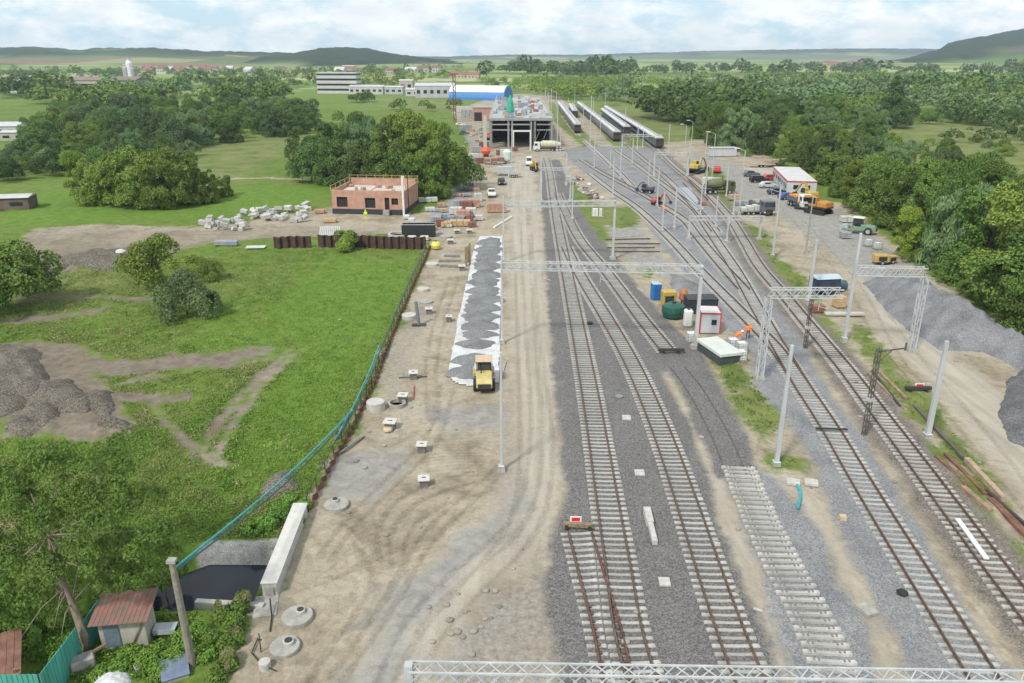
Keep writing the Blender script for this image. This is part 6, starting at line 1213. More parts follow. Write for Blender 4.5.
# small cabin and the things beside it
def cabin(px, py, rz, w_, d_, h_, label, m, trim=None, win=True):
    root = thing('site_cabin', label, 'cabin', Gp(px, py), rz); MB().box((0, 0, h_ / 2 + .1), (w_, d_, h_)).build('wall', m, root, bevel=.02)
    if trim:
        mb = MB()
        for sx_ in (-1, 1):
            for sy_ in (-1, 1): mb.box((sx_ * w_ / 2, sy_ * d_ / 2, h_ / 2 + .1), (.13, .13, h_ + .06))
            mb.box((sx_ * w_ / 2, 0, h_ + .1), (.13, d_, .13))
        for sy_ in (-1, 1): mb.box((0, sy_ * d_ / 2, h_ + .1), (w_, .13, .13))
        mb.build('frame', trim, root)
    MB().box((0, 0, h_ + .14), (w_ - .14, d_ - .14, .1)).build('roof', mat('cabin_top', (.52, .52, .51), .7, .08, 1), root)
    if win: MB().box((w_ * .18, -d_ / 2 - .02, h_ * .6), (.55, .05, .6)).build('window', glass, root)
    return root
cabin(707.5, 330, -.08, 2.2, 2.6, 2.3, 'small white cabin with bright red edges beside the pale tank', cabw, rede)
rt = thing('flat_container', 'low white flat-topped container on a dark base in the weeds', 'container', Gp(718, 357), .28); MB().box((0, 0, 1.2), (2.5, 4.9, .35)).build('lid', mat('off_white_cover', (.50, .53, .50), .6, .07, 1), rt, bevel=.04); MB().box((0, 0, .6), (2.3, 4.6, 1.0)).build('body', mat('dark_green_grey', (.05, .06, .055), .7, .2, 2), rt)
def ibc(px, py, label, z=0):
    root = thing('caged_tank', label, 'tank', Gp(px, py) + Vector((0, 0, z)), .1); MB().box((0, 0, .68), (.95, .95, .95)).build('tank', mat('ibc_plastic', (.58, .60, .58), .4, .06, 2), root, bevel=.08); mb = MB()
    for k in range(5):
        x = -.5 + k * .25
        for s_ in (-1, 1): mb.bar((x, s_ * .5, .15), (x, s_ * .5, 1.18), .03); mb.bar((s_ * .5, x, .15), (s_ * .5, x, 1.18), .03)
    for z_ in (.2, .5, .85, 1.17):
        for s_ in (-1, 1): mb.bar((-.5, s_ * .5, z_), (.5, s_ * .5, z_), .03); mb.bar((s_ * .5, -.5, z_), (s_ * .5, .5, z_), .03)
    mb.build('cage', steel, root); MB().box((0, 0, .08), (1.1, 1.1, .14)).build('pallet', wood, root); return root
ibc(732.5, 349, 'caged water tank behind the flat white container, nearer the workers'); ibc(740, 362, 'caged tank at the right corner of the flat white container'); ibc(741, 352, 'caged tank between the other two beside the flat container'); ibc(868, 246, 'caged white tank behind the compactor at the tree edge'); ibc(877, 249, 'right-hand caged tank at the tree edge'); ibc(691, 342, 'grey caged tank at the foot of the pale upright tank')
p = Gp(687.5, 326); rt = thing('upright_tank', 'pale upright plastic tank between the green tank and the cabin', 'tank', p); MB().box((0, 0, 1.05), (.95, .95, 2.0)).build('shell', mat('pale_plastic', (.62, .64, .62), .5, .05, 2), rt, bevel=.15); MB().tube((0, 0, 2.05), (0, 0, 2.2), .18).build('cap', dark, rt)
rt = thing('site_toilet', 'blue portable toilet at the left of the row of tanks', 'toilet', Gp(655.5, 299), .1); MB().box((0, 0, 1.1), (1.15, 1.15, 2.1)).build('shell', mat('toilet_blue', (.02, .15, .42), .5, .08, 2), rt, bevel=.04); MB().box((0, 0, 2.2), (1.2, 1.2, .12), top=(.7, .7)).build('roof', mat('toilet_roof', (.35, .42, .50), .5, .08, 2), rt); MB().box((0, -.59, 1.05), (.75, .04, 1.8)).build('door', mat('toilet_door', (.02, .10, .30), .5, .08, 2), rt)
rt = thing('yellow_generator', 'yellow machine frame next to the blue toilet', 'generator', Gp(668, 306), .1); mb = MB(); mb.box((0, 0, 1.75), (1.7, 1.3, .5)); mb.box((-.7, 0, .9), (.25, 1.2, 1.4)); mb.box((.7, 0, .9), (.25, 1.2, 1.4)); mb.build('housing', yel, rt, bevel=.04); MB().box((0, 0, .7), (1.2, 1.0, .9)).build('engine', dark, rt, bevel=.05)
rt = thing('green_tank', 'dark green rounded fuel tank in front of the yellow machine', 'tank', Gp(673, 317), .25); mb = MB(); mb.lathe([(.2, .15), (1.25, .25), (1.4, .9), (1.3, 1.5), (.6, 1.85)], (0, 0, 0), 20); mb.build('shell', mat('tank_green', (.012, .075, .055), .45, .12, 2), rt, smooth=False); MB().tube((0, 0, 1.85), (0, 0, 2.0), .28).build('lid', dark, rt)
rt = thing('orange_barrel', 'rust orange drum mixer behind the green tank', 'mixer', Gp(683, 305), .3); MB().lathe([(.25, 0), (.55, .35), (.55, 1.1), (.3, 1.6)], (0, 0, .5), 14).build('drum', mat('rust_orange', (.40, .14, .05), .7, .2, 3), rt); mb = MB(); mb.bar((-.5, 0, 0), (0, 0, 1), .08); mb.bar((.5, 0, 0), (0, 0, 1), .08); mb.bar((0, .5, 0), (0, 0, 1), .08); mb.build('stand', dark, rt)
rt = thing('dark_container', 'dark blue-black low container behind the red-edged cabin', 'container', Gp(700, 311), .05); MB().box((0, 0, .9), (3.6, 2.2, 1.7)).build('shell', mat('dark_blue_steel', (.02, .028, .045), .6, .15, 2), rt, bevel=.03); MB().box((0, 0, 1.8), (3.7, 2.3, .08)).build('lid', dark, rt)
for k, (x_, y_, lb) in enumerate(((595, 216.5, 'left white relay cabinet on the green patch'), (600.5, 217, 'right white relay cabinet on the green patch'))): rt = thing('relay_cabinet', lb, 'cabinet', Gp(x_, y_)); MB().box((0, 0, .8), (1.0 if k == 0 else .5, .6, 1.5)).build('shell', white, rt, bevel=.02); MB().box((0, 0, .03), (1.3, .8, .2)).build('plinth', conc, rt); MB().box((0, -.31, .8), (.03, .03, 1.3)).build('door_gap', dark, rt)
# dark roofed trailer hut, barrel, crates beside the one-legged portal
rt = thing('trailer_hut', 'dark blue trailer hut with a pale roof beyond the one-legged portal', 'trailer', Gp(823, 293), .15); MB().box((0, 0, 1.35), (3.2, 2.2, 1.7)).build('wall', mat('hut_navy', (.03, .05, .09), .5, .15, 2), rt); MB().prism([(-1.25, 2.2), (1.25, 2.2), (0, 2.55)], -1.75, 1.75).build('roof', mat('hut_roof', (.38, .45, .52), .5, .08, 1), rt); wheels(rt, (0,), 1.05, .4); MB().box((.6, -1.12, 1.5), (.6, .05, .6)).build('window', glass, rt)
rt = thing('dark_drum', 'dark teal drum lying beside the trailer hut', 'drum', Gp(839, 290), .2); MB().tube((-.8, 0, .7), (.8, 0, .7), .68, n=18).build('shell', tealD, rt, bevel=.03); mb = MB(); mb.box((-.5, 0, .1), (.15, 1.1, .25)); mb.box((.5, 0, .1), (.15, 1.1, .25)); mb.build('cradle', dark, rt)
def stack(px, py, rz, w_, d_, h_, m, label, cat='building material', name='material_stack', layers=4, cols=1, group=None):
    root = thing(name, label, cat, Gp(px, py), rz, group); mb = MB(); lh = h_ / layers
    for k in range(layers):
        for c in range(cols): mb.box((-w_ / 2 + w_ * (c + .5) / cols + random.uniform(-.03, .03), random.uniform(-.03, .03), .16 + lh * (k + .5)), (w_ / cols * .94, d_ * random.uniform(.94, 1), lh * .93))
    mb.build('load', m, root); mb = MB()
    for k in (-1, 0, 1): mb.box((k * w_ * .4, 0, .04), (.12, d_, .14))
    mb.build('pallet', wood, root); return root
tanm = mat('tan_timber', (.44, .31, .17), .85, .15, 2); stack(838.5, 307, .1, 1.3, 1.3, 1.3, tanm, 'tan timber crate stack at the tip of the one-legged portal'); stack(817, 312, .1, 1.6, 1.0, .8, mat('red_brown_board', (.22, .10, .07), .85, .15, 2), 'reddish board stack left of the tan crates')
p = G(844, 316); tag(MB().box((p.x, p.y, .3), (4.6, .75, .28), rz=-.02).build('concrete_slab_beam', concl, bevel=.02), 'long pale slab lying across the foot of the tall white mast', 'slab')
for k, (x_, y_, s_, lb) in enumerate(((880, 264, 1.0, 'left-hand'), (890, 263, .8, 'right-hand'))): rt = thing('yellow_compressor', lb + ' yellow compressor unit at the top of the gravel heap', 'compressor', Gp(x_, y_), .3 * k); MB().box((0, 0, 1.0 * s_), (2.2 * s_, 1.4 * s_, 1.1 * s_)).build('housing', mat('ochre_paint', (.42, .30, .10), .6, .15, 2), rt, bevel=.08); wheels(rt, (0,), .75 * s_, .35); MB().box((0, -.72 * s_, 1.0 * s_), (1.2 * s_, .04, .6 * s_)).build('vent', dark, rt)
# far yard clutter
for x_, y_, w_, h_, m_, lb in ((707, 184.5, 2.4, 1.6, packm[0], 'white crate pair, left one, behind the olive tank vehicle'), (716, 184.5, 2.2, 1.4, packm[0], 'white crate pair, right one, behind the olive tank vehicle'), (734, 200, 2.6, 1.0, packm[3], 'low tan stack in the grass left of the dark truck'), (742, 205, 3, .8, packm[1], 'low grey stack just behind the small white trailer'), (845, 238, 1.6, .9, packm[1], 'grey heap of crates left of the compactor'), (846, 222, 2.2, 1.0, packm[0], 'pale bags heap above the compactor'), (728, 186, 2.2, .9, packm[1], 'grey pallet in the middle of the far yard'), (702, 205, 1.8, .6, packm[4], 'small reddish stack beside the white fleece of the tracks'), (784, 176, 1.2, .8, packm[4], 'red crate against the side of the long cabin')): stack(x_, y_, random.uniform(-.3, .3), w_, 1.5, h_, m_, lb, layers=3, cols=2)
p = G(722, 156); rt = thing('white_hut', 'small white hut at the tree edge behind the yard', 'hut', p, .1); MB().box((0, 0, 1.3), (8, 3, 2.4)).build('wall', cabw, rt); MB().box((0, 0, 2.6), (8.4, 3.4, .15)).build('roof', rr3, rt)
a_, b_ = W([(680, 187), (702, 211)]); m_ = MB(); q = W([(678, 188), (690, 188), (704, 210), (696, 211)]); m_.add([(x, y, .16) for x, y in q] + [(x, y, .02) for x, y in q], [(0, 1, 2, 3), (0, 4, 5, 1), (1, 5, 6, 2), (2, 6, 7, 3), (3, 7, 4, 0)]); tag(m_.build('white_sheet', mat('sheet_pale', (.29, .32, .35), .7, .08, 1)), 'pale blue-white sheet spread between the tracks in the far yard', 'sheet')

# ---------------------------------------------------------------- the building site left of the haul road
def ring(px, py, r_, h_, label, lid=True, hole=.25, m=None, group=None, cover=True):
    root = thing('manhole_ring', label, 'manhole ring', Gp(px, py), random.uniform(0, 3), group); mm = m or conc
    if lid:
        MB().lathe([(r_ * .96, -.1), (r_, 0), (r_, h_), (r_ * .96, h_ + .03), (0.01, h_ + .03)], (0, 0, 0), 28).build('slab', mm, root)
        if cover: MB().lathe([(hole, h_ + .02), (hole, h_ + .22), (hole * .8, h_ + .25), (0.01, h_ + .25)], (r_ * .25, r_ * .1, 0), 16).build('neck', concl, root); MB().lathe([(hole * .72, h_ + .24), (hole * .72, h_ + .29), (.01, h_ + .29)], (r_ * .25, r_ * .1, 0), 14).build('cover', dark, root)
    else: MB().lathe([(r_, 0), (r_, h_), (r_ * .8, h_), (r_ * .8, 0)], (0, 0, 0), 28, closed=True).build('ring', mm, root); MB().lathe([(r_ * .8, .02), (.01, .02)], (0, 0, 0), 20).build('inside', mat('dark_ring_floor', (.06, .05, .04), .9, .2, 2), root)  # floor disc inside the ring is a much darker brown than the concrete
    return root
ring(336.5, 506, .85, .28, 'round concrete slab with a manhole neck at the head of the parapet'); ring(297.5, 618, .85, .26, 'upper of the two round slabs below the parapet'); ring(285, 648, .78, .18, 'lower round slab below the parapet, with a rusty cover', hole=.28)
ring(265, 667, .3, .38, 'small pale concrete pipe end at the lower left of the site', cover=False, m=concl); ring(376, 409, .8, .75, 'tall pale concrete ring standing next to the hollow one', cover=False, m=concl); ring(397, 405, .78, .35, 'hollow low concrete ring', lid=False)
ring(409, 318, .85, .45, 'large pale disc beside the upright dark tube', cover=False, m=concl); ring(426, 302, .85, .2, 'flat concrete disc above the upright dark tube', cover=False); ring(423, 290.5, .8, .35, 'pale disc farther up the site', cover=False, m=concl); ring(432, 265, .95, .35, 'pale round slab left of the grey pallets', cover=False, m=concl); ring(446, 237, 1.1, .3, 'flat pale ring below the trough', cover=False); ring(398, 236, 1.7, .4, 'wide white ring lying on the sheet pile edge', lid=False, m=concl); ring(416, 224, 1.2, .4, 'pale ring farther back beside the trough', cover=False)
def block(px, py, s_, label, tail_=False, legs=False):
    root = thing('manhole_block', label, 'concrete block', Gp(px, py), random.uniform(-.15, .15)); MB().box((0, 0, .3), (.62 * s_, .62 * s_, .72)).build('shaft', mat('shaft_dark', (.14, .135, .125), .9, .2, 2), root, bevel=.02); MB().box((0, 0, .68), (.85 * s_, .85 * s_, .10)).build('lid', mat('lid_pale', (.48, .47, .44), .85, .08, 3), root, bevel=.015); mb = MB(); mb.box((0, 0, .735), (.3 * s_, .12, .02)); mb.build('lid_handle', dark, root)
    if tail_: mb = MB(); mb.path([(-1.4, .1, .1), (-.6, .05, .15), (.5, -.05, .15), (1.3, .2, .1)], .05, 6); mb.build('pipe_stub', dark, root)
for a in ((424, 485, 1, 'nearest concrete block with a square pale lid'), (422, 451, 1, 'second concrete block with a square pale lid'), (390.5, 428, 1.25, 'wide concrete block beside a tan stone'), (403, 401, 1.1, 'square lidded block behind the hollow ring'), (413.5, 378, 1.05, 'lidded block with dark pipes on both sides', True), (429, 313, 1.1, 'lidded block right of the upright dark tube'), (449, 321, .9, 'small lidded block beside the fleece'), (450.5, 243.5, 1.3, 'far lidded block near the yellow drum'), (462, 270, 1.2, 'pale block at the left edge of the fleece'), (469.5, 233, 1.3, 'farthest lidded block, right one'), (457, 233.5, 1.3, 'farthest lidded block, left one')): block(*a)
p = Gp(388, 431); tag(MB().lathe([(.2, -.05), (.42, .12), (.38, .3), (.1, .36)], p, 9).build('stone', mat('tan_stone', (.48, .38, .25), .95, .15, 3), bevel=.03), 'tan rounded stone in front of the wide concrete block', 'stone')
rt = thing('upright_tube', 'tall dark grey tube on a base plate among the discs', 'pipe', Gp(419, 325)); MB().tube((0, 0, .1), (-.25, 0, 2.9), .19, n=12).build('tube', mat('grey_pipe', (.16, .17, .18), .6, .12, 2), rt); MB().box((0, 0, .06), (1.6, .8, .14)).build('base', dark, rt)
for a, b, r_, m_, lb in (((338, 457), (364, 437), .09, mat('grey_pipe', (0, 0, 0)), 'dark grey pipe lying beside the grey puddle mud'), ((384, 362), (391, 345), .05, dark, 'thin dark bar on the ground below the discs'), ((413, 400), (414, 386), .06, mat('machine_red', (0, 0, 0)), 'short red bar behind the hollow ring'), ((500, 383), (506, 362), .05, steel, 'thin steel bar right of the roller'), ((494, 228), (512, 217), .22, white, 'long white beam lying across the haul road edge'), ((477, 262), (480, 247), .1, wood, 'pole on the ground along the fleece')):
    A_ = Gp(*a); B_ = Gp(*b); tag(MB().tube(A_ + Vector((0, 0, .12)), B_ + Vector((0, 0, .12)), r_, n=8).build('pipe', m_), lb, 'pipe')
for k, (x_, y_, h_) in enumerate(((466, 266, 3.0), (470, 265, 3.4), (468, 262, 2.6))): tag(MB().box((G(x_, y_).x, G(x_, y_).y, h_ / 2 - .1), (.28, .28, h_)).build('timber_post', wood, bevel=.02), ['left dark timber post standing by the grey pallets', 'tallest dark timber post standing by the grey pallets', 'shortest timber post between the two others'][k], 'post')
pm = mat('grey_pallet', (.20, .19, .175), .9, .2, 2); r_ = random.Random(9)
for k, (x_, y_) in enumerate(((443, 261), (450, 261), (457, 261), (444, 266), (452, 266.5), (459, 267), (448, 256), (456, 256))):
    root = thing('pallet', 'flat grey pallet in the patch beside the timber posts', 'pallet', Gp(x_, y_), .05, 'flat grey pallets beside the timber posts'); mb = MB()
    for q in range(5): mb.box((-.5 + q * .25, 0, .14), (.16, 1.1, .04))
    for q in range(3): mb.box((0, -.5 + q * .5, .07), (1.2, .1, .1))
    mb.build('boards', pm, root)
rt = thing('yellow_drum', 'round yellow drum at the end of the sheet pile wall', 'drum', Gp(436, 249)); MB().lathe([(.3, 0), (.75, .2), (.85, .7), (.6, 1.15), (.1, 1.3)], (0, 0, 0), 14).build('shell', mat('drum_yellow', (.60, .52, .10), .6, .1, 2), rt); MB().tube((0, 0, 1.28), (0, 0, 1.4), .2).build('cap', dark, rt)
rt = thing('black_trough', 'long black steel trough with an open top behind the sheet pile wall', 'trough', Gp(419, 236), .02); mb = MB(); mb.box((0, -1.0, 1.0), (5.6, .15, 2.0)); mb.box((0, 1.0, 1.0), (5.6, .15, 2.0)); mb.box((-2.75, 0, 1.0), (.15, 2.1, 2.0)); mb.box((2.75, 0, 1.0), (.15, 2.1, 2.0)); mb.box((0, 0, .3), (5.4, 2, .2)); mb.build('shell', mat('trough_black', (.02, .022, .025), .6, .15, 2), rt); mb = MB(); mb.box((0, -1.0, 2.04), (5.7, .25, .08)); mb.box((0, 1.0, 2.04), (5.7, .25, .08)); mb.build('rim', steel, rt)
for k, (x_, lb) in enumerate(((412, 'left white bag in front of the black trough'), (424.5, 'right white bag in front of the black trough'))): o = MB().box((0, 0, .45), (1.5, .8, .8)).build('white_bag', packm[0], bevel=.15); o.location = Gp(x_, 240) + Vector((0, 0, 0)); tag(o, lb, 'bag')
# goods yard of pallets by the brick shell
MT = {'red brick': brick, 'pale': packm[0], 'grey': packm[1], 'tan timber': tanm, 'blue-grey': packm[2], 'dark red': mat('dull_red', (.20, .085, .07), .8, .15, 2)}
for k, (x_, y_, w_, h_, c_, lb) in enumerate(((491, 212, 1.5, 1.6, 'red brick', 'leftmost'), (495, 212, 1.4, 1.6, 'red brick', 'second'), (499, 212, 1.4, 1.6, 'red brick', 'third'), (502.8, 212, 1.4, 1.6, 'red brick', 'rightmost'))): stack(x_, y_, 0, w_, 1.4, h_, MT[c_], lb + ' of four red brick pallets by the haul road', 'pallet', 'brick_pallet', 5, 2, 'four brick pallets by the haul road')
for x_, y_, w_, h_, c_, lb in ((460, 225.5, 3.8, .9, 'tan timber', 'long tan timber stack at the front of the goods yard'), (440, 226, 1.4, 1.1, 'dark red', 'dark red crate at the left of the tan timber stack'), (446, 226.5, 1.8, .8, 'tan timber', 'short tan stack beside the dark red crate'), (464, 218, 2.6, 1.4, 'red brick', 'red brick stack behind the tan timber stack'), (471, 216, 2.0, 1.5, 'pale', 'pale stack right of the red bricks behind the timber'), (456, 214, 2.4, 1.2, 'pale', 'pale stack in the middle of the goods yard'), (466, 208, 2.6, 1.3, 'dark red', 'dark red stack in the middle of the goods yard'), (474, 207, 2.4, 1.5, 'red brick', 'red brick stack at the right of the goods yard'), (459, 206, 2.2, 1.1, 'grey', 'grey stack at the back of the goods yard'), (478, 201, 1.6, 1.6, 'pale', 'pale tall stack at the back right of the goods yard'), (445, 219, 2.2, .9, 'blue-grey', 'blue-grey stack at the left of the goods yard'), (436, 221, 2.0, .8, 'grey', 'grey stack at the left end of the goods yard'), (451, 221.5, 1.4, .9, 'blue-grey', 'small blue-grey stack before the middle pale one'), (470, 222, 1.2, 1.2, 'dark red', 'narrow dark red crate right of the timber stack'), (479, 220, 1.4, .8, 'pale', 'pale slab stack nearest the haul road'), (428, 203, 4.0, .8, 'pale', 'wide pale slab stack right of the brick shell'), (430, 211, 2.0, .6, 'pale', 'low pale stack before the wide slab stack'), (470, 190, 3.0, .6, 'grey', 'flat grey stack between the trees and the white pickup'), (478, 179, 4.5, .5, 'grey', 'long flat grey boards near the black car'), (466, 196, 2.0, .5, 'grey', 'low grey stack farther back'),
    (473, 160, 3.2, 1.8, 'pale', 'pale heap of sheets near the site edge, far back'), (480, 163, 2.4, 1.4, 'dark red', 'dark red bundle beside the pale heap'), (472, 167, 3.0, 1.0, 'blue-grey', 'blue-grey bundle in front of the pale heap'), (505, 158, 3.0, 2.4, 'pale', 'white wrapped stack at the hall corner'), (500, 155, 2.2, 1.4, 'dark red', 'red stack left of the white wrapped one'), (484, 147, 3.4, 1.6, 'dark red', 'red stack at the outer corner of the hall'), (515, 151, 1.6, 1.1, 'dark red', 'red stack just inside the hall entrance'), (477, 152, 3, 1.6, 'grey', 'grey stack at the far end of the goods row'), (468, 118, 7, 4, 'grey', 'grey material stack left of the brick annex'), (462, 112, 7, 3, 'pale', 'pale material stack behind the brick annex'), (466, 130, 5, 2, 'grey', 'grey boards beside the far dark car')): stack(x_, y_, random.uniform(-.2, .2), w_, min(w_, 1.8), h_, MT[c_], lb, layers=4, cols=3)
rt = thing('orange_mixer', 'bright orange round mixer left of the flat truck bed', 'mixer', Gp(486, 156.5)); MB().lathe([(.4, 0), (1.2, .5), (1.5, 1.4), (1.1, 2.2), (.4, 2.6)], (0, 0, .4), 14).build('drum', mat('signal_orange', (.62, .09, .03), .5, .08, 2), rt); mb = MB(); mb.box((0, 0, .25), (1.6, 1.6, .4)); mb.build('stand', dark, rt)
rt = thing('silo_tank', 'pale green-white upright tank beside the white wrapped stack', 'tank', Gp(507, 163)); MB().lathe([(1.2, .8), (1.3, 1.2), (1.3, 3.2), (.5, 3.9)], (0, 0, 0), 14).build('shell', mat('pale_green_tank', (.50, .58, .53), .5, .07, 2), rt); mb = MB(); mb.box((0, 0, .5), (1.8, 1.8, .8)); mb.build('stand', steel, rt)
r_ = random.Random(33); G3 = ['pale', 'grey', 'red brick', 'tan timber', 'blue-grey', 'dark red']
for k in range(46):
    y_ = r_.uniform(128, 232); t_ = (y_ - 128) / 104; x_ = (472 + r_.uniform(-4, 12)) * (1 - t_) + (442 + r_.uniform(-16, 34)) * t_; c_ = G3[k % 6]
    stack(x_, y_, r_.uniform(-.5, .5), r_.uniform(.8, 1.8), r_.uniform(.6, 1.3), r_.uniform(.3, 1.0), MT[c_], 'small ' + c_ + ' pile among the clutter between the goods yard and the hall', layers=2, cols=2, group='small ' + c_ + ' piles between the goods yard and the hall')
# white blocks heap by the mud track
r_ = random.Random(21); wb = mat('white_block', (.40, .40, .375), .85, .12, 2, rnd=.2)
shp = [MB().box((0, 0, .4), (1.5, .9, .8)).build('white_stone_block', wb, bevel=.08).data]; bpy.data.objects.remove([o for o in C.objects if o.data == shp[0]][0])
for k in range(78):
    if k < 26: x_, y_ = r_.uniform(203, 245), r_.uniform(220, 230); y_ += (x_ - 224) * .08
    else: x_ = r_.uniform(238, 312); y_ = 218 - (x_ - 275) * .10 + r_.uniform(-7.5, 6.5)
    o = bpy.data.objects.new('white_stone_block', shp[0]); C.objects.link(o); p = Gp(x_, y_); s_ = r_.uniform(.55, 1.15); up = r_.choice((0, 0, 0, .55)); o.location = p + Vector((0, 0, up)); o.scale = (s_, s_ * r_.uniform(.7, 1.2), s_); o.rotation_euler = (r_.uniform(-.3, .3), r_.uniform(-.3, .3), r_.uniform(0, 3.1)); tag(o, 'white block in the loose heap beside the mud track left of the brick shell', 'stone block', 'white blocks heaped beside the mud track')
for k in range(11):
    x_ = 319.5 + k * 1.9; p = Gp(x_, 240.5); o = MB().tube((0, 0, 0), (.15, 1.2, 2.0), .16, n=10).build('white_pipe', packm[0]); o.location = p; tag(o, 'white pipe leaning in the row left of the little green tree', 'pipe', 'white pipes leaning behind the sheet pile wall')
for x_, y_, w_, c_, lb in ((222, 246, 2.2, 'grey', 'left grey sheet stack in the grass'), (232, 246.5, 2.0, 'blue-grey', 'right blue-grey sheet stack in the grass'), (330, 222, 2.5, 'tan timber', 'tan stack at the left corner of the brick shell'), (320, 213, 2.0, 'red brick', 'red stack left of the brick shell')): stack(x_, y_, .1, w_, 1.4, .6, MT[c_], lb, layers=3)
p = G(256, 249); tag(MB().box((p.x, p.y, .35), (3.0, 1.6, .1), rz=.1).build('pale_board', packm[0]), 'pale flat board lying in the grass left of the sheet piling', 'board')
p = Gp(122, 260); tag(MB().lathe([(.5, 0), (.9, .3), (.8, .8), (.3, 1.1)], p, 9).build('white_boulder', packm[0], bevel=.1), 'pale boulder on the dark earth bank beside the lone tree', 'boulder')
for x_, y_, lb in ((407, 219, 'white sack heap under the pale pipe of the brick shell'), (412, 222, 'smaller white sack in front of the brick shell')): o = MB().box((0, 0, .45), (1.3, 1.0, .9)).build('white_sack', packm[0], bevel=.25); o.location = Gp(x_, y_); tag(o, lb, 'sack')

# ---------------------------------------------------------------- along the tracks
def slab(px, py, w_, d_, h_, label, m=None, rz=None, z=0, name='concrete_slab'):
    p = G(px, py); o = MB().box((0, 0, h_ / 2 - .03), (w_, d_, h_)).build(name, m or concl, bevel=.012); o.location = (p.x, p.y, z); o.rotation_euler.z = -.06 if rz is None else rz; return tag(o, label, 'slab')
slab(626.5, 418, .72, .85, .12, 'farthest of three square pale slabs between the first two tracks'); slab(639.5, 473, .72, .8, .12, 'middle of three square pale slabs between the first two tracks'); slab(664.5, 582.5, .66, .75, .14, 'nearest square pale slab between the first two tracks, with ridges')
p = G(619, 397); rt = thing('manhole_cover', 'small dark round cover lying between the first two tracks', 'cover', p); MB().lathe([(.36, 0), (.38, .12), (.3, .17), (.01, .17)], (0, 0, 0), 18).build('cover', mat('grey_lid', (.2, .2, .2), .8, .1, 3), rt); o = MB().lathe([(.3, -.02), (.34, .25), (.01, .3)], G(590, 324), 12).build('dark_bucket', dark); tag(o, 'small black bucket between the tracks', 'bucket')
rt = thing('concrete_pile', 'pale tapered concrete pile foundation lying between the first two tracks', 'foundation', G(650, 545), 0); A_ = G(655, 545) - G(650, 545); B_ = G(646.5, 512) - G(650, 545)
dd = (B_ - A_); rt.location = G(650, 545) ; MB().bar(A_ + Vector((0, 0, .16)), A_ + dd * .55 + Vector((0, 0, .18)), .34, .36).build('shaft', concl, rt, bevel=.02); MB().bar(A_ + dd * .55 + Vector((0, 0, .2)), A_ + dd + Vector((0, 0, .22)), .48, .46).build('head', concl, rt, bevel=.03)
slab(793, 483, .95, .75, .22, 'left one of the two pale slabs at the mast foot', rz=-.3); slab(811, 483.5, .95, .75, .22, 'right one of the two pale slabs at the mast foot', rz=-.3); slab(866.5, 611, .75, .95, .22, 'lone pale slab on the brown strip near the bottom', rz=.35, m=CONC()); slab(842.5, 519, .42, .42, .3, 'small pale cube stone beside the pale ballast', m=mat('tan_stone', (0, 0, 0)))
for x_, y_, r0 in ((758, 610, .5), (724, 575, .3), (716, 543, .4), (706, 520, .2), (699, 498, .4)): slab(x_, y_, .5, .14, .1, 'short pale offcut on the sandy strip beside the second track', rz=-r0)['group'] = 'pale offcuts on the sandy strip'
p = G(902, 594); tag(MB().lathe([(.25, -.05), (.34, .12), (.2, .25), (.05, .28)], p, 8).build('black_bag', rubber), 'small black bag on the ballast beside the long track', 'bag')
pts_ = [G(797, 487), G(800, 492), G(800, 500), G(797.5, 510)]; tag(MB().path([q + Vector((0, 0, .16)) for q in pts_], .11, 8).build('drain_hose', teal), 'short bent turquoise pipe end in the brown strip', 'hose')
for x_, y_, lb in ((842, 519, 0),): pass
# buffers, stop signs
def bufferbeam(px, py, wd_, rz, label, m):
    root = thing('buffer_beam', label, 'buffer beam', G(px, py), rz); MB().box((0, 0, .42), (wd_, .3, .3)).build('beam', m, root, bevel=.02); mb = MB()
    for s_ in (-.75, .75): mb.box((s_, .1, .25), (.2, .6, .35)); mb.bar((s_, .9, .1), (s_, .1, .5), .12)
    mb.build('bracket', dark, root); return root
bufferbeam(671, 353.5, 2.7, -.02, 'dark buffer beam where the third track ends', mat('tarred_timber', (.05, .04, .035), .9, .2, 3)); bufferbeam(578, 530, 1.9, -.1, 'brown buffer beam at the head of the turnout stub', wood); bufferbeam(917.5, 392, 2.4, -.02, 'dark beam on the old siding near the gravel heap', mat('tarred_timber', (0, 0, 0)))
BEAM_X = 1
def stopsign(px, py, label, w_=.9, h_=.5, z=.9, rz=0):
    root = thing('stop_sign', label, 'sign', G(px, py), rz); MB().box((0, 0, z), (w_, .05, h_)).build('board', white, root, bevel=.01); MB().box((0, -.03, z), (w_ * .72, .02, h_ * .62)).build('red_panel', mat('signal_red', (.62, .015, .02), .5, .05, 2), root); mb = MB(); mb.bar((-.2, .02, 0), (-.2, .02, z), .06); mb.bar((.2, .02, 0), (.2, .02, z), .06); mb.bar((-.2, .5, 0), (-.2, .02, z - .1), .05); mb.build('stand', steel, root)
stopsign(575.5, 529, 'red and white stop board on the brown buffer beam', .75, .42, .75); stopsign(918.5, 391, 'red and white stop board near the old siding', .85, .45, .55)
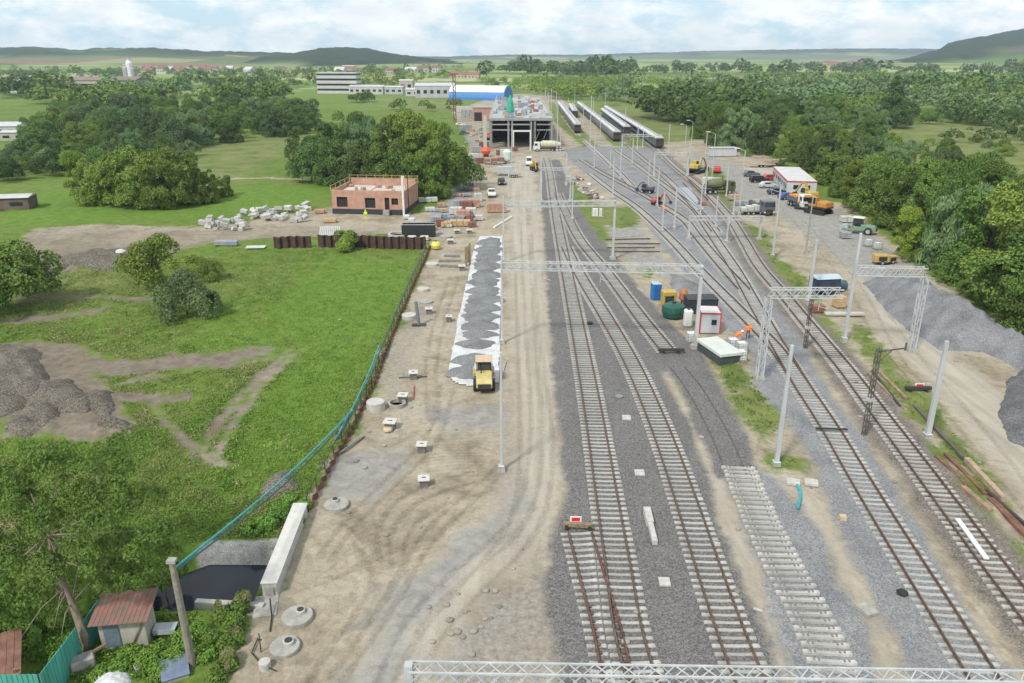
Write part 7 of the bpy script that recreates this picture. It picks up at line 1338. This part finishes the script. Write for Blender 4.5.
# pale beam between the rails, timber and steel beside the old track
def beam(a, b, w_, h_, m, label, z=0, cat='beam', name='beam', group=None):
    A_, B_ = G(*a), G(*b); c_ = (A_ + B_) / 2; d_ = B_ - A_; o = MB().box((0, 0, h_ / 2), (d_.length, w_, h_)).build(name, m, bevel=.012); o.location = (c_.x, c_.y, z); o.rotation_euler.z = math.atan2(d_.y, d_.x); return tag(o, label, cat, group)
beam((957, 521), (986, 561), .32, .12, white, 'bright white board lying between the rails of the rightmost track', z=.1)
rst = mat('rusty_beam', (.17, .08, .05), .85, .3, 2, bump=.2); oak = mat('old_sleeper_wood', (.27, .18, .12), .9, .25, 2, bump=.3); tar = mat('tarred_timber', (0, 0, 0))
beam((966, 462), (1003, 502), .38, .42, mat('pale_brown_beam', (.36, .27, .18), .9, .2, 2, bump=.3), 'thick tan beam at the top of the rusty steel pile'); beam((936, 457), (968, 488), .32, .2, rst, 'thin rust-red girder left in the steel pile'); beam((945, 455), (985, 496), .3, .2, rst, 'rust-red girder between the thin one and the tan beam', z=.05); beam((962, 489), (990, 513), .4, .32, oak, 'short thick brown timber in the steel pile'); beam((990, 500), (1040, 550), .5, .24, rst, 'long rust-brown girder running out of the picture on the right'); beam((985, 492), (1030, 532), .2, .3, tar, 'dark girder behind the long rust-brown one')
beam((914, 407), (964, 460), .30, .25, mat('weathered_dark_beam', (.10, .085, .07), .9, .2, 2), 'long dark beam running past the stout pale mast'); beam((868, 374), (906, 412), .25, .22, mat('grey_brown_timber', (.24, .19, .13), .9, .2, 2), 'upper grey-brown timber beside the dark lattice pole'); beam((878, 372), (906, 400), .3, .25, oak, 'brown timber right of the grey-brown one'); beam((886, 352), (912, 384), .15, .12, wood, 'thin timber leading to the red stop board'); beam((872, 372), (900, 408), .2, .18, tar, 'dark timber between the brown ones', z=.06)
for a, b, lb in (((612, 244), (660, 244), 'upper'), ((607, 248), (655, 248), 'middle'), ((612, 252), (660, 252), 'lowest'), ((605, 240), (650, 239), 'topmost')): beam(a, b, .18, .16, rust, lb + ' rusty rail lying across the brown patch under the portal', name='spare_rail', cat='rail')
for a, b, lb in (((683, 183), (703, 204), 'rust-red rail pair, left one, waiting beside the far tracks'), ((688, 180), (708, 200), 'rust-red rail pair, right one, waiting beside the far tracks')): beam(a, b, .22, .17, rustr, lb, name='spare_rail', cat='rail')
beam((815, 431), (847, 432), .14, .12, dark, 'thin dark bar lying across the long pale ballast track', z=.2)
# scrap beside the turnout
r_ = random.Random(5)
for k in range(30):
    x_, y_ = 572 + k * .9 + r_.uniform(-6, 6), 178 + k * .75 + r_.uniform(-4, 4); c_ = ['grey', 'dark red', 'pale'][k % 3]; o = MB().box((0, 0, .3), (r_.uniform(.5, 1.6), r_.uniform(.4, 1.0), r_.uniform(.3, .8))).build('scrap_piece', MT[c_], bevel=.04); o.location = Gp(x_, y_); o.rotation_euler = (r_.uniform(-.3, .3), r_.uniform(-.3, .3), r_.uniform(0, 3)); tag(o, c_ + ' scrap piece in the heap beside the portal with the white cabinets', 'scrap', c_ + ' scrap pieces in the middle heap')
# stones strewn on the building site
r_ = random.Random(15); sme = MB().lathe([(.1, -.05), (.22, .05), (.2, .16), (.06, .22)], (0, 0, 0), 7).build('stone', mat('loose_stone', (.24, .222, .19), .95, .15, 3, rnd=.3), bevel=.02); sd0 = sme.data; bpy.data.objects.remove(sme)
for k in range(70):
    x_, y_ = (r_.gauss(470, 20), r_.gauss(632, 26)) if k < 26 else ((r_.uniform(330, 500), r_.uniform(270, 560)) if k < 50 else (r_.uniform(560, 1000), r_.uniform(300, 660)))
    o = bpy.data.objects.new('stone', sd0); C.objects.link(o); o.location = Gp(x_, y_); s_ = r_.uniform(.35, 1.1); o.scale = (s_ * 1.2, s_, s_ * .7); o.rotation_euler.z = r_.uniform(0, 6); tag(o, 'loose pale stone lying on the open ground of the site', 'stone', 'loose stones strewn over the site')
# hoses by the lower slabs
tag(MB().path([Gp(258, 640) + Vector((0, 0, .1)), Gp(252, 655) + Vector((0, 0, .1)), Gp(262, 666) + Vector((0, 0, .12)), Gp(276, 672) + Vector((0, 0, .1))], .035, 6).build('black_hose', rubber), 'thin black hose curling round the small pipe end', 'hose'); tag(MB().path([Gp(271, 606) + Vector((0, 0, .5)), Gp(272, 618) + Vector((0, 0, .1)), Gp(270, 632) + Vector((0, 0, .06))], .04, 6).build('black_hose', rubber), 'black hose hanging from the end of the parapet', 'hose')
rt = thing('marker_stake', 'thin dark stake standing beside the lower round slab', 'stake', Gp(261, 652)); MB().tube((0, 0, -.1), (.02, 0, 1.2), .03, n=6).build('rod', dark, rt); MB().box((0, 0, .8), (.25, .05, .06)).build('cross_piece', dark, rt)

# ---------------------------------------------------------------- people
def person(px, py, rz, label, top_m, leg_m, hat_m, pose='stand', z=0, s=1.0):
    root = thing('person', label, 'person', Gp(px, py) + Vector((0, 0, z)), rz); root.scale = (s, s, s); bend = {'stand': 0, 'stoop': 1}[pose]
    if not bend:
        J = [(0, 0, .95), (0, .01, 1.15), (0, 0, 1.42), (0, .01, 1.52), (0, .02, 1.62), (-.1, 0, .9), (-.13, .03, .5), (-.14, -.02, .08), (-.14, .14, .04), (.1, 0, .9), (.13, .06, .5), (.15, 0, .08), (.15, .16, .04), (-.2, 0, 1.40), (-.27, .02, 1.12), (-.24, .18, .92), (.2, 0, 1.4), (.28, .0, 1.13), (.26, .14, .9)]
    else:
        J = [(0, -.2, .72), (0, .0, .95), (0, .28, 1.12), (0, .36, 1.17), (0, .46, 1.2), (-.12, -.2, .68), (-.15, .1, .42), (-.15, -.05, .07), (-.15, .12, .04), (.12, -.2, .68), (.15, .08, .42), (.16, -.1, .07), (.16, .07, .04), (-.2, .28, 1.08), (-.24, .42, .8), (-.2, .56, .58), (.2, .28, 1.08), (.24, .42, .8), (.2, .56, .55)]
    Rr = [.15, .14, .15, .06, .1, .095, .07, .05, .045, .095, .07, .05, .045, .075, .05, .04, .075, .05, .04]
    E = [(0, 1), (1, 2), (2, 3), (3, 4), (0, 5), (5, 6), (6, 7), (7, 8), (0, 9), (9, 10), (10, 11), (11, 12), (2, 13), (13, 14), (14, 15), (2, 16), (16, 17), (17, 18)]
    me = bpy.data.meshes.new('body'); me.from_pydata(J, E, []); o = bpy.data.objects.new('body', me); C.objects.link(o); link_child(o, root); me.materials.append(leg_m); sk = o.modifiers.new('skin', 'SKIN'); o.modifiers.new('sub', 'SUBSURF').levels = 1; o.modifiers['sub'].render_levels = 1
    for i_, v_ in enumerate(me.skin_vertices[0].data): v_.radius = (Rr[i_], Rr[i_] * .85); v_.use_root = i_ == 0
    # jacket and helmet follow the skeleton
    hv = Vector(J[0]); ch = Vector(J[2]); mb = MB(); mb.path([hv - (ch - hv) * .1, hv.lerp(ch, .45), ch, ch + (ch - hv).normalized() * .1], [.185, .18, .2, .1], 12)
    for i_ in (13, 16): mb.path([J[2], J[i_], J[i_ + 1], Vector(J[i_ + 1]).lerp(Vector(J[i_ + 2]), .8)], [.11, .095, .07, .055], 8)
    mb.build('jacket', top_m, root, smooth=True); hd = Vector(J[4]) + Vector((0, .01, .06)); MB().lathe([(.09, -.16), (.11, -.06), (.105, .0), (.06, .08)], hd, 12).build('face', mat('skin', (.42, .26, .19), .6, .05, 3), root, smooth=True); MB().lathe([(.165, 0), (.14, .02), (.13, .08), (.08, .14), (.01, .155)], hd, 14).build('helmet', hat_m, root, smooth=True)
hv_ = mat('hi_vis_orange', (.85, .20, .03), .7, .08, 3); hvy = mat('hi_vis_yellow', (.62, .72, .06), .7, .08, 3); trou = mat('dark_trousers', (.03, .035, .05), .9, .15, 3); trg = mat('orange_trousers', (.55, .15, .04), .8, .1, 3)
person(747.5, 339, 2.6, 'standing worker in an orange jacket and dark trousers beside the pale ballast track', hv_, trou, hv_); person(737, 342, -1.6, 'stooping worker in orange behind the caged tanks', hv_, trg, mat('white_helmet', (.75, .75, .73), .4, .05, 2), 'stoop'); person(366, 220, 2.9, 'worker in a yellow jacket in front of the brick shell', hvy, hvy, hvy, s=1.1); person(405, 203, .4, 'worker in a yellow vest on top of the brick shell', hvy, trou, hvy, z=HB - .8)
person(664, 213, .8, 'worker in red-orange bending over the middle tracks', hv_, trg, hv_, 'stoop', s=1.1)
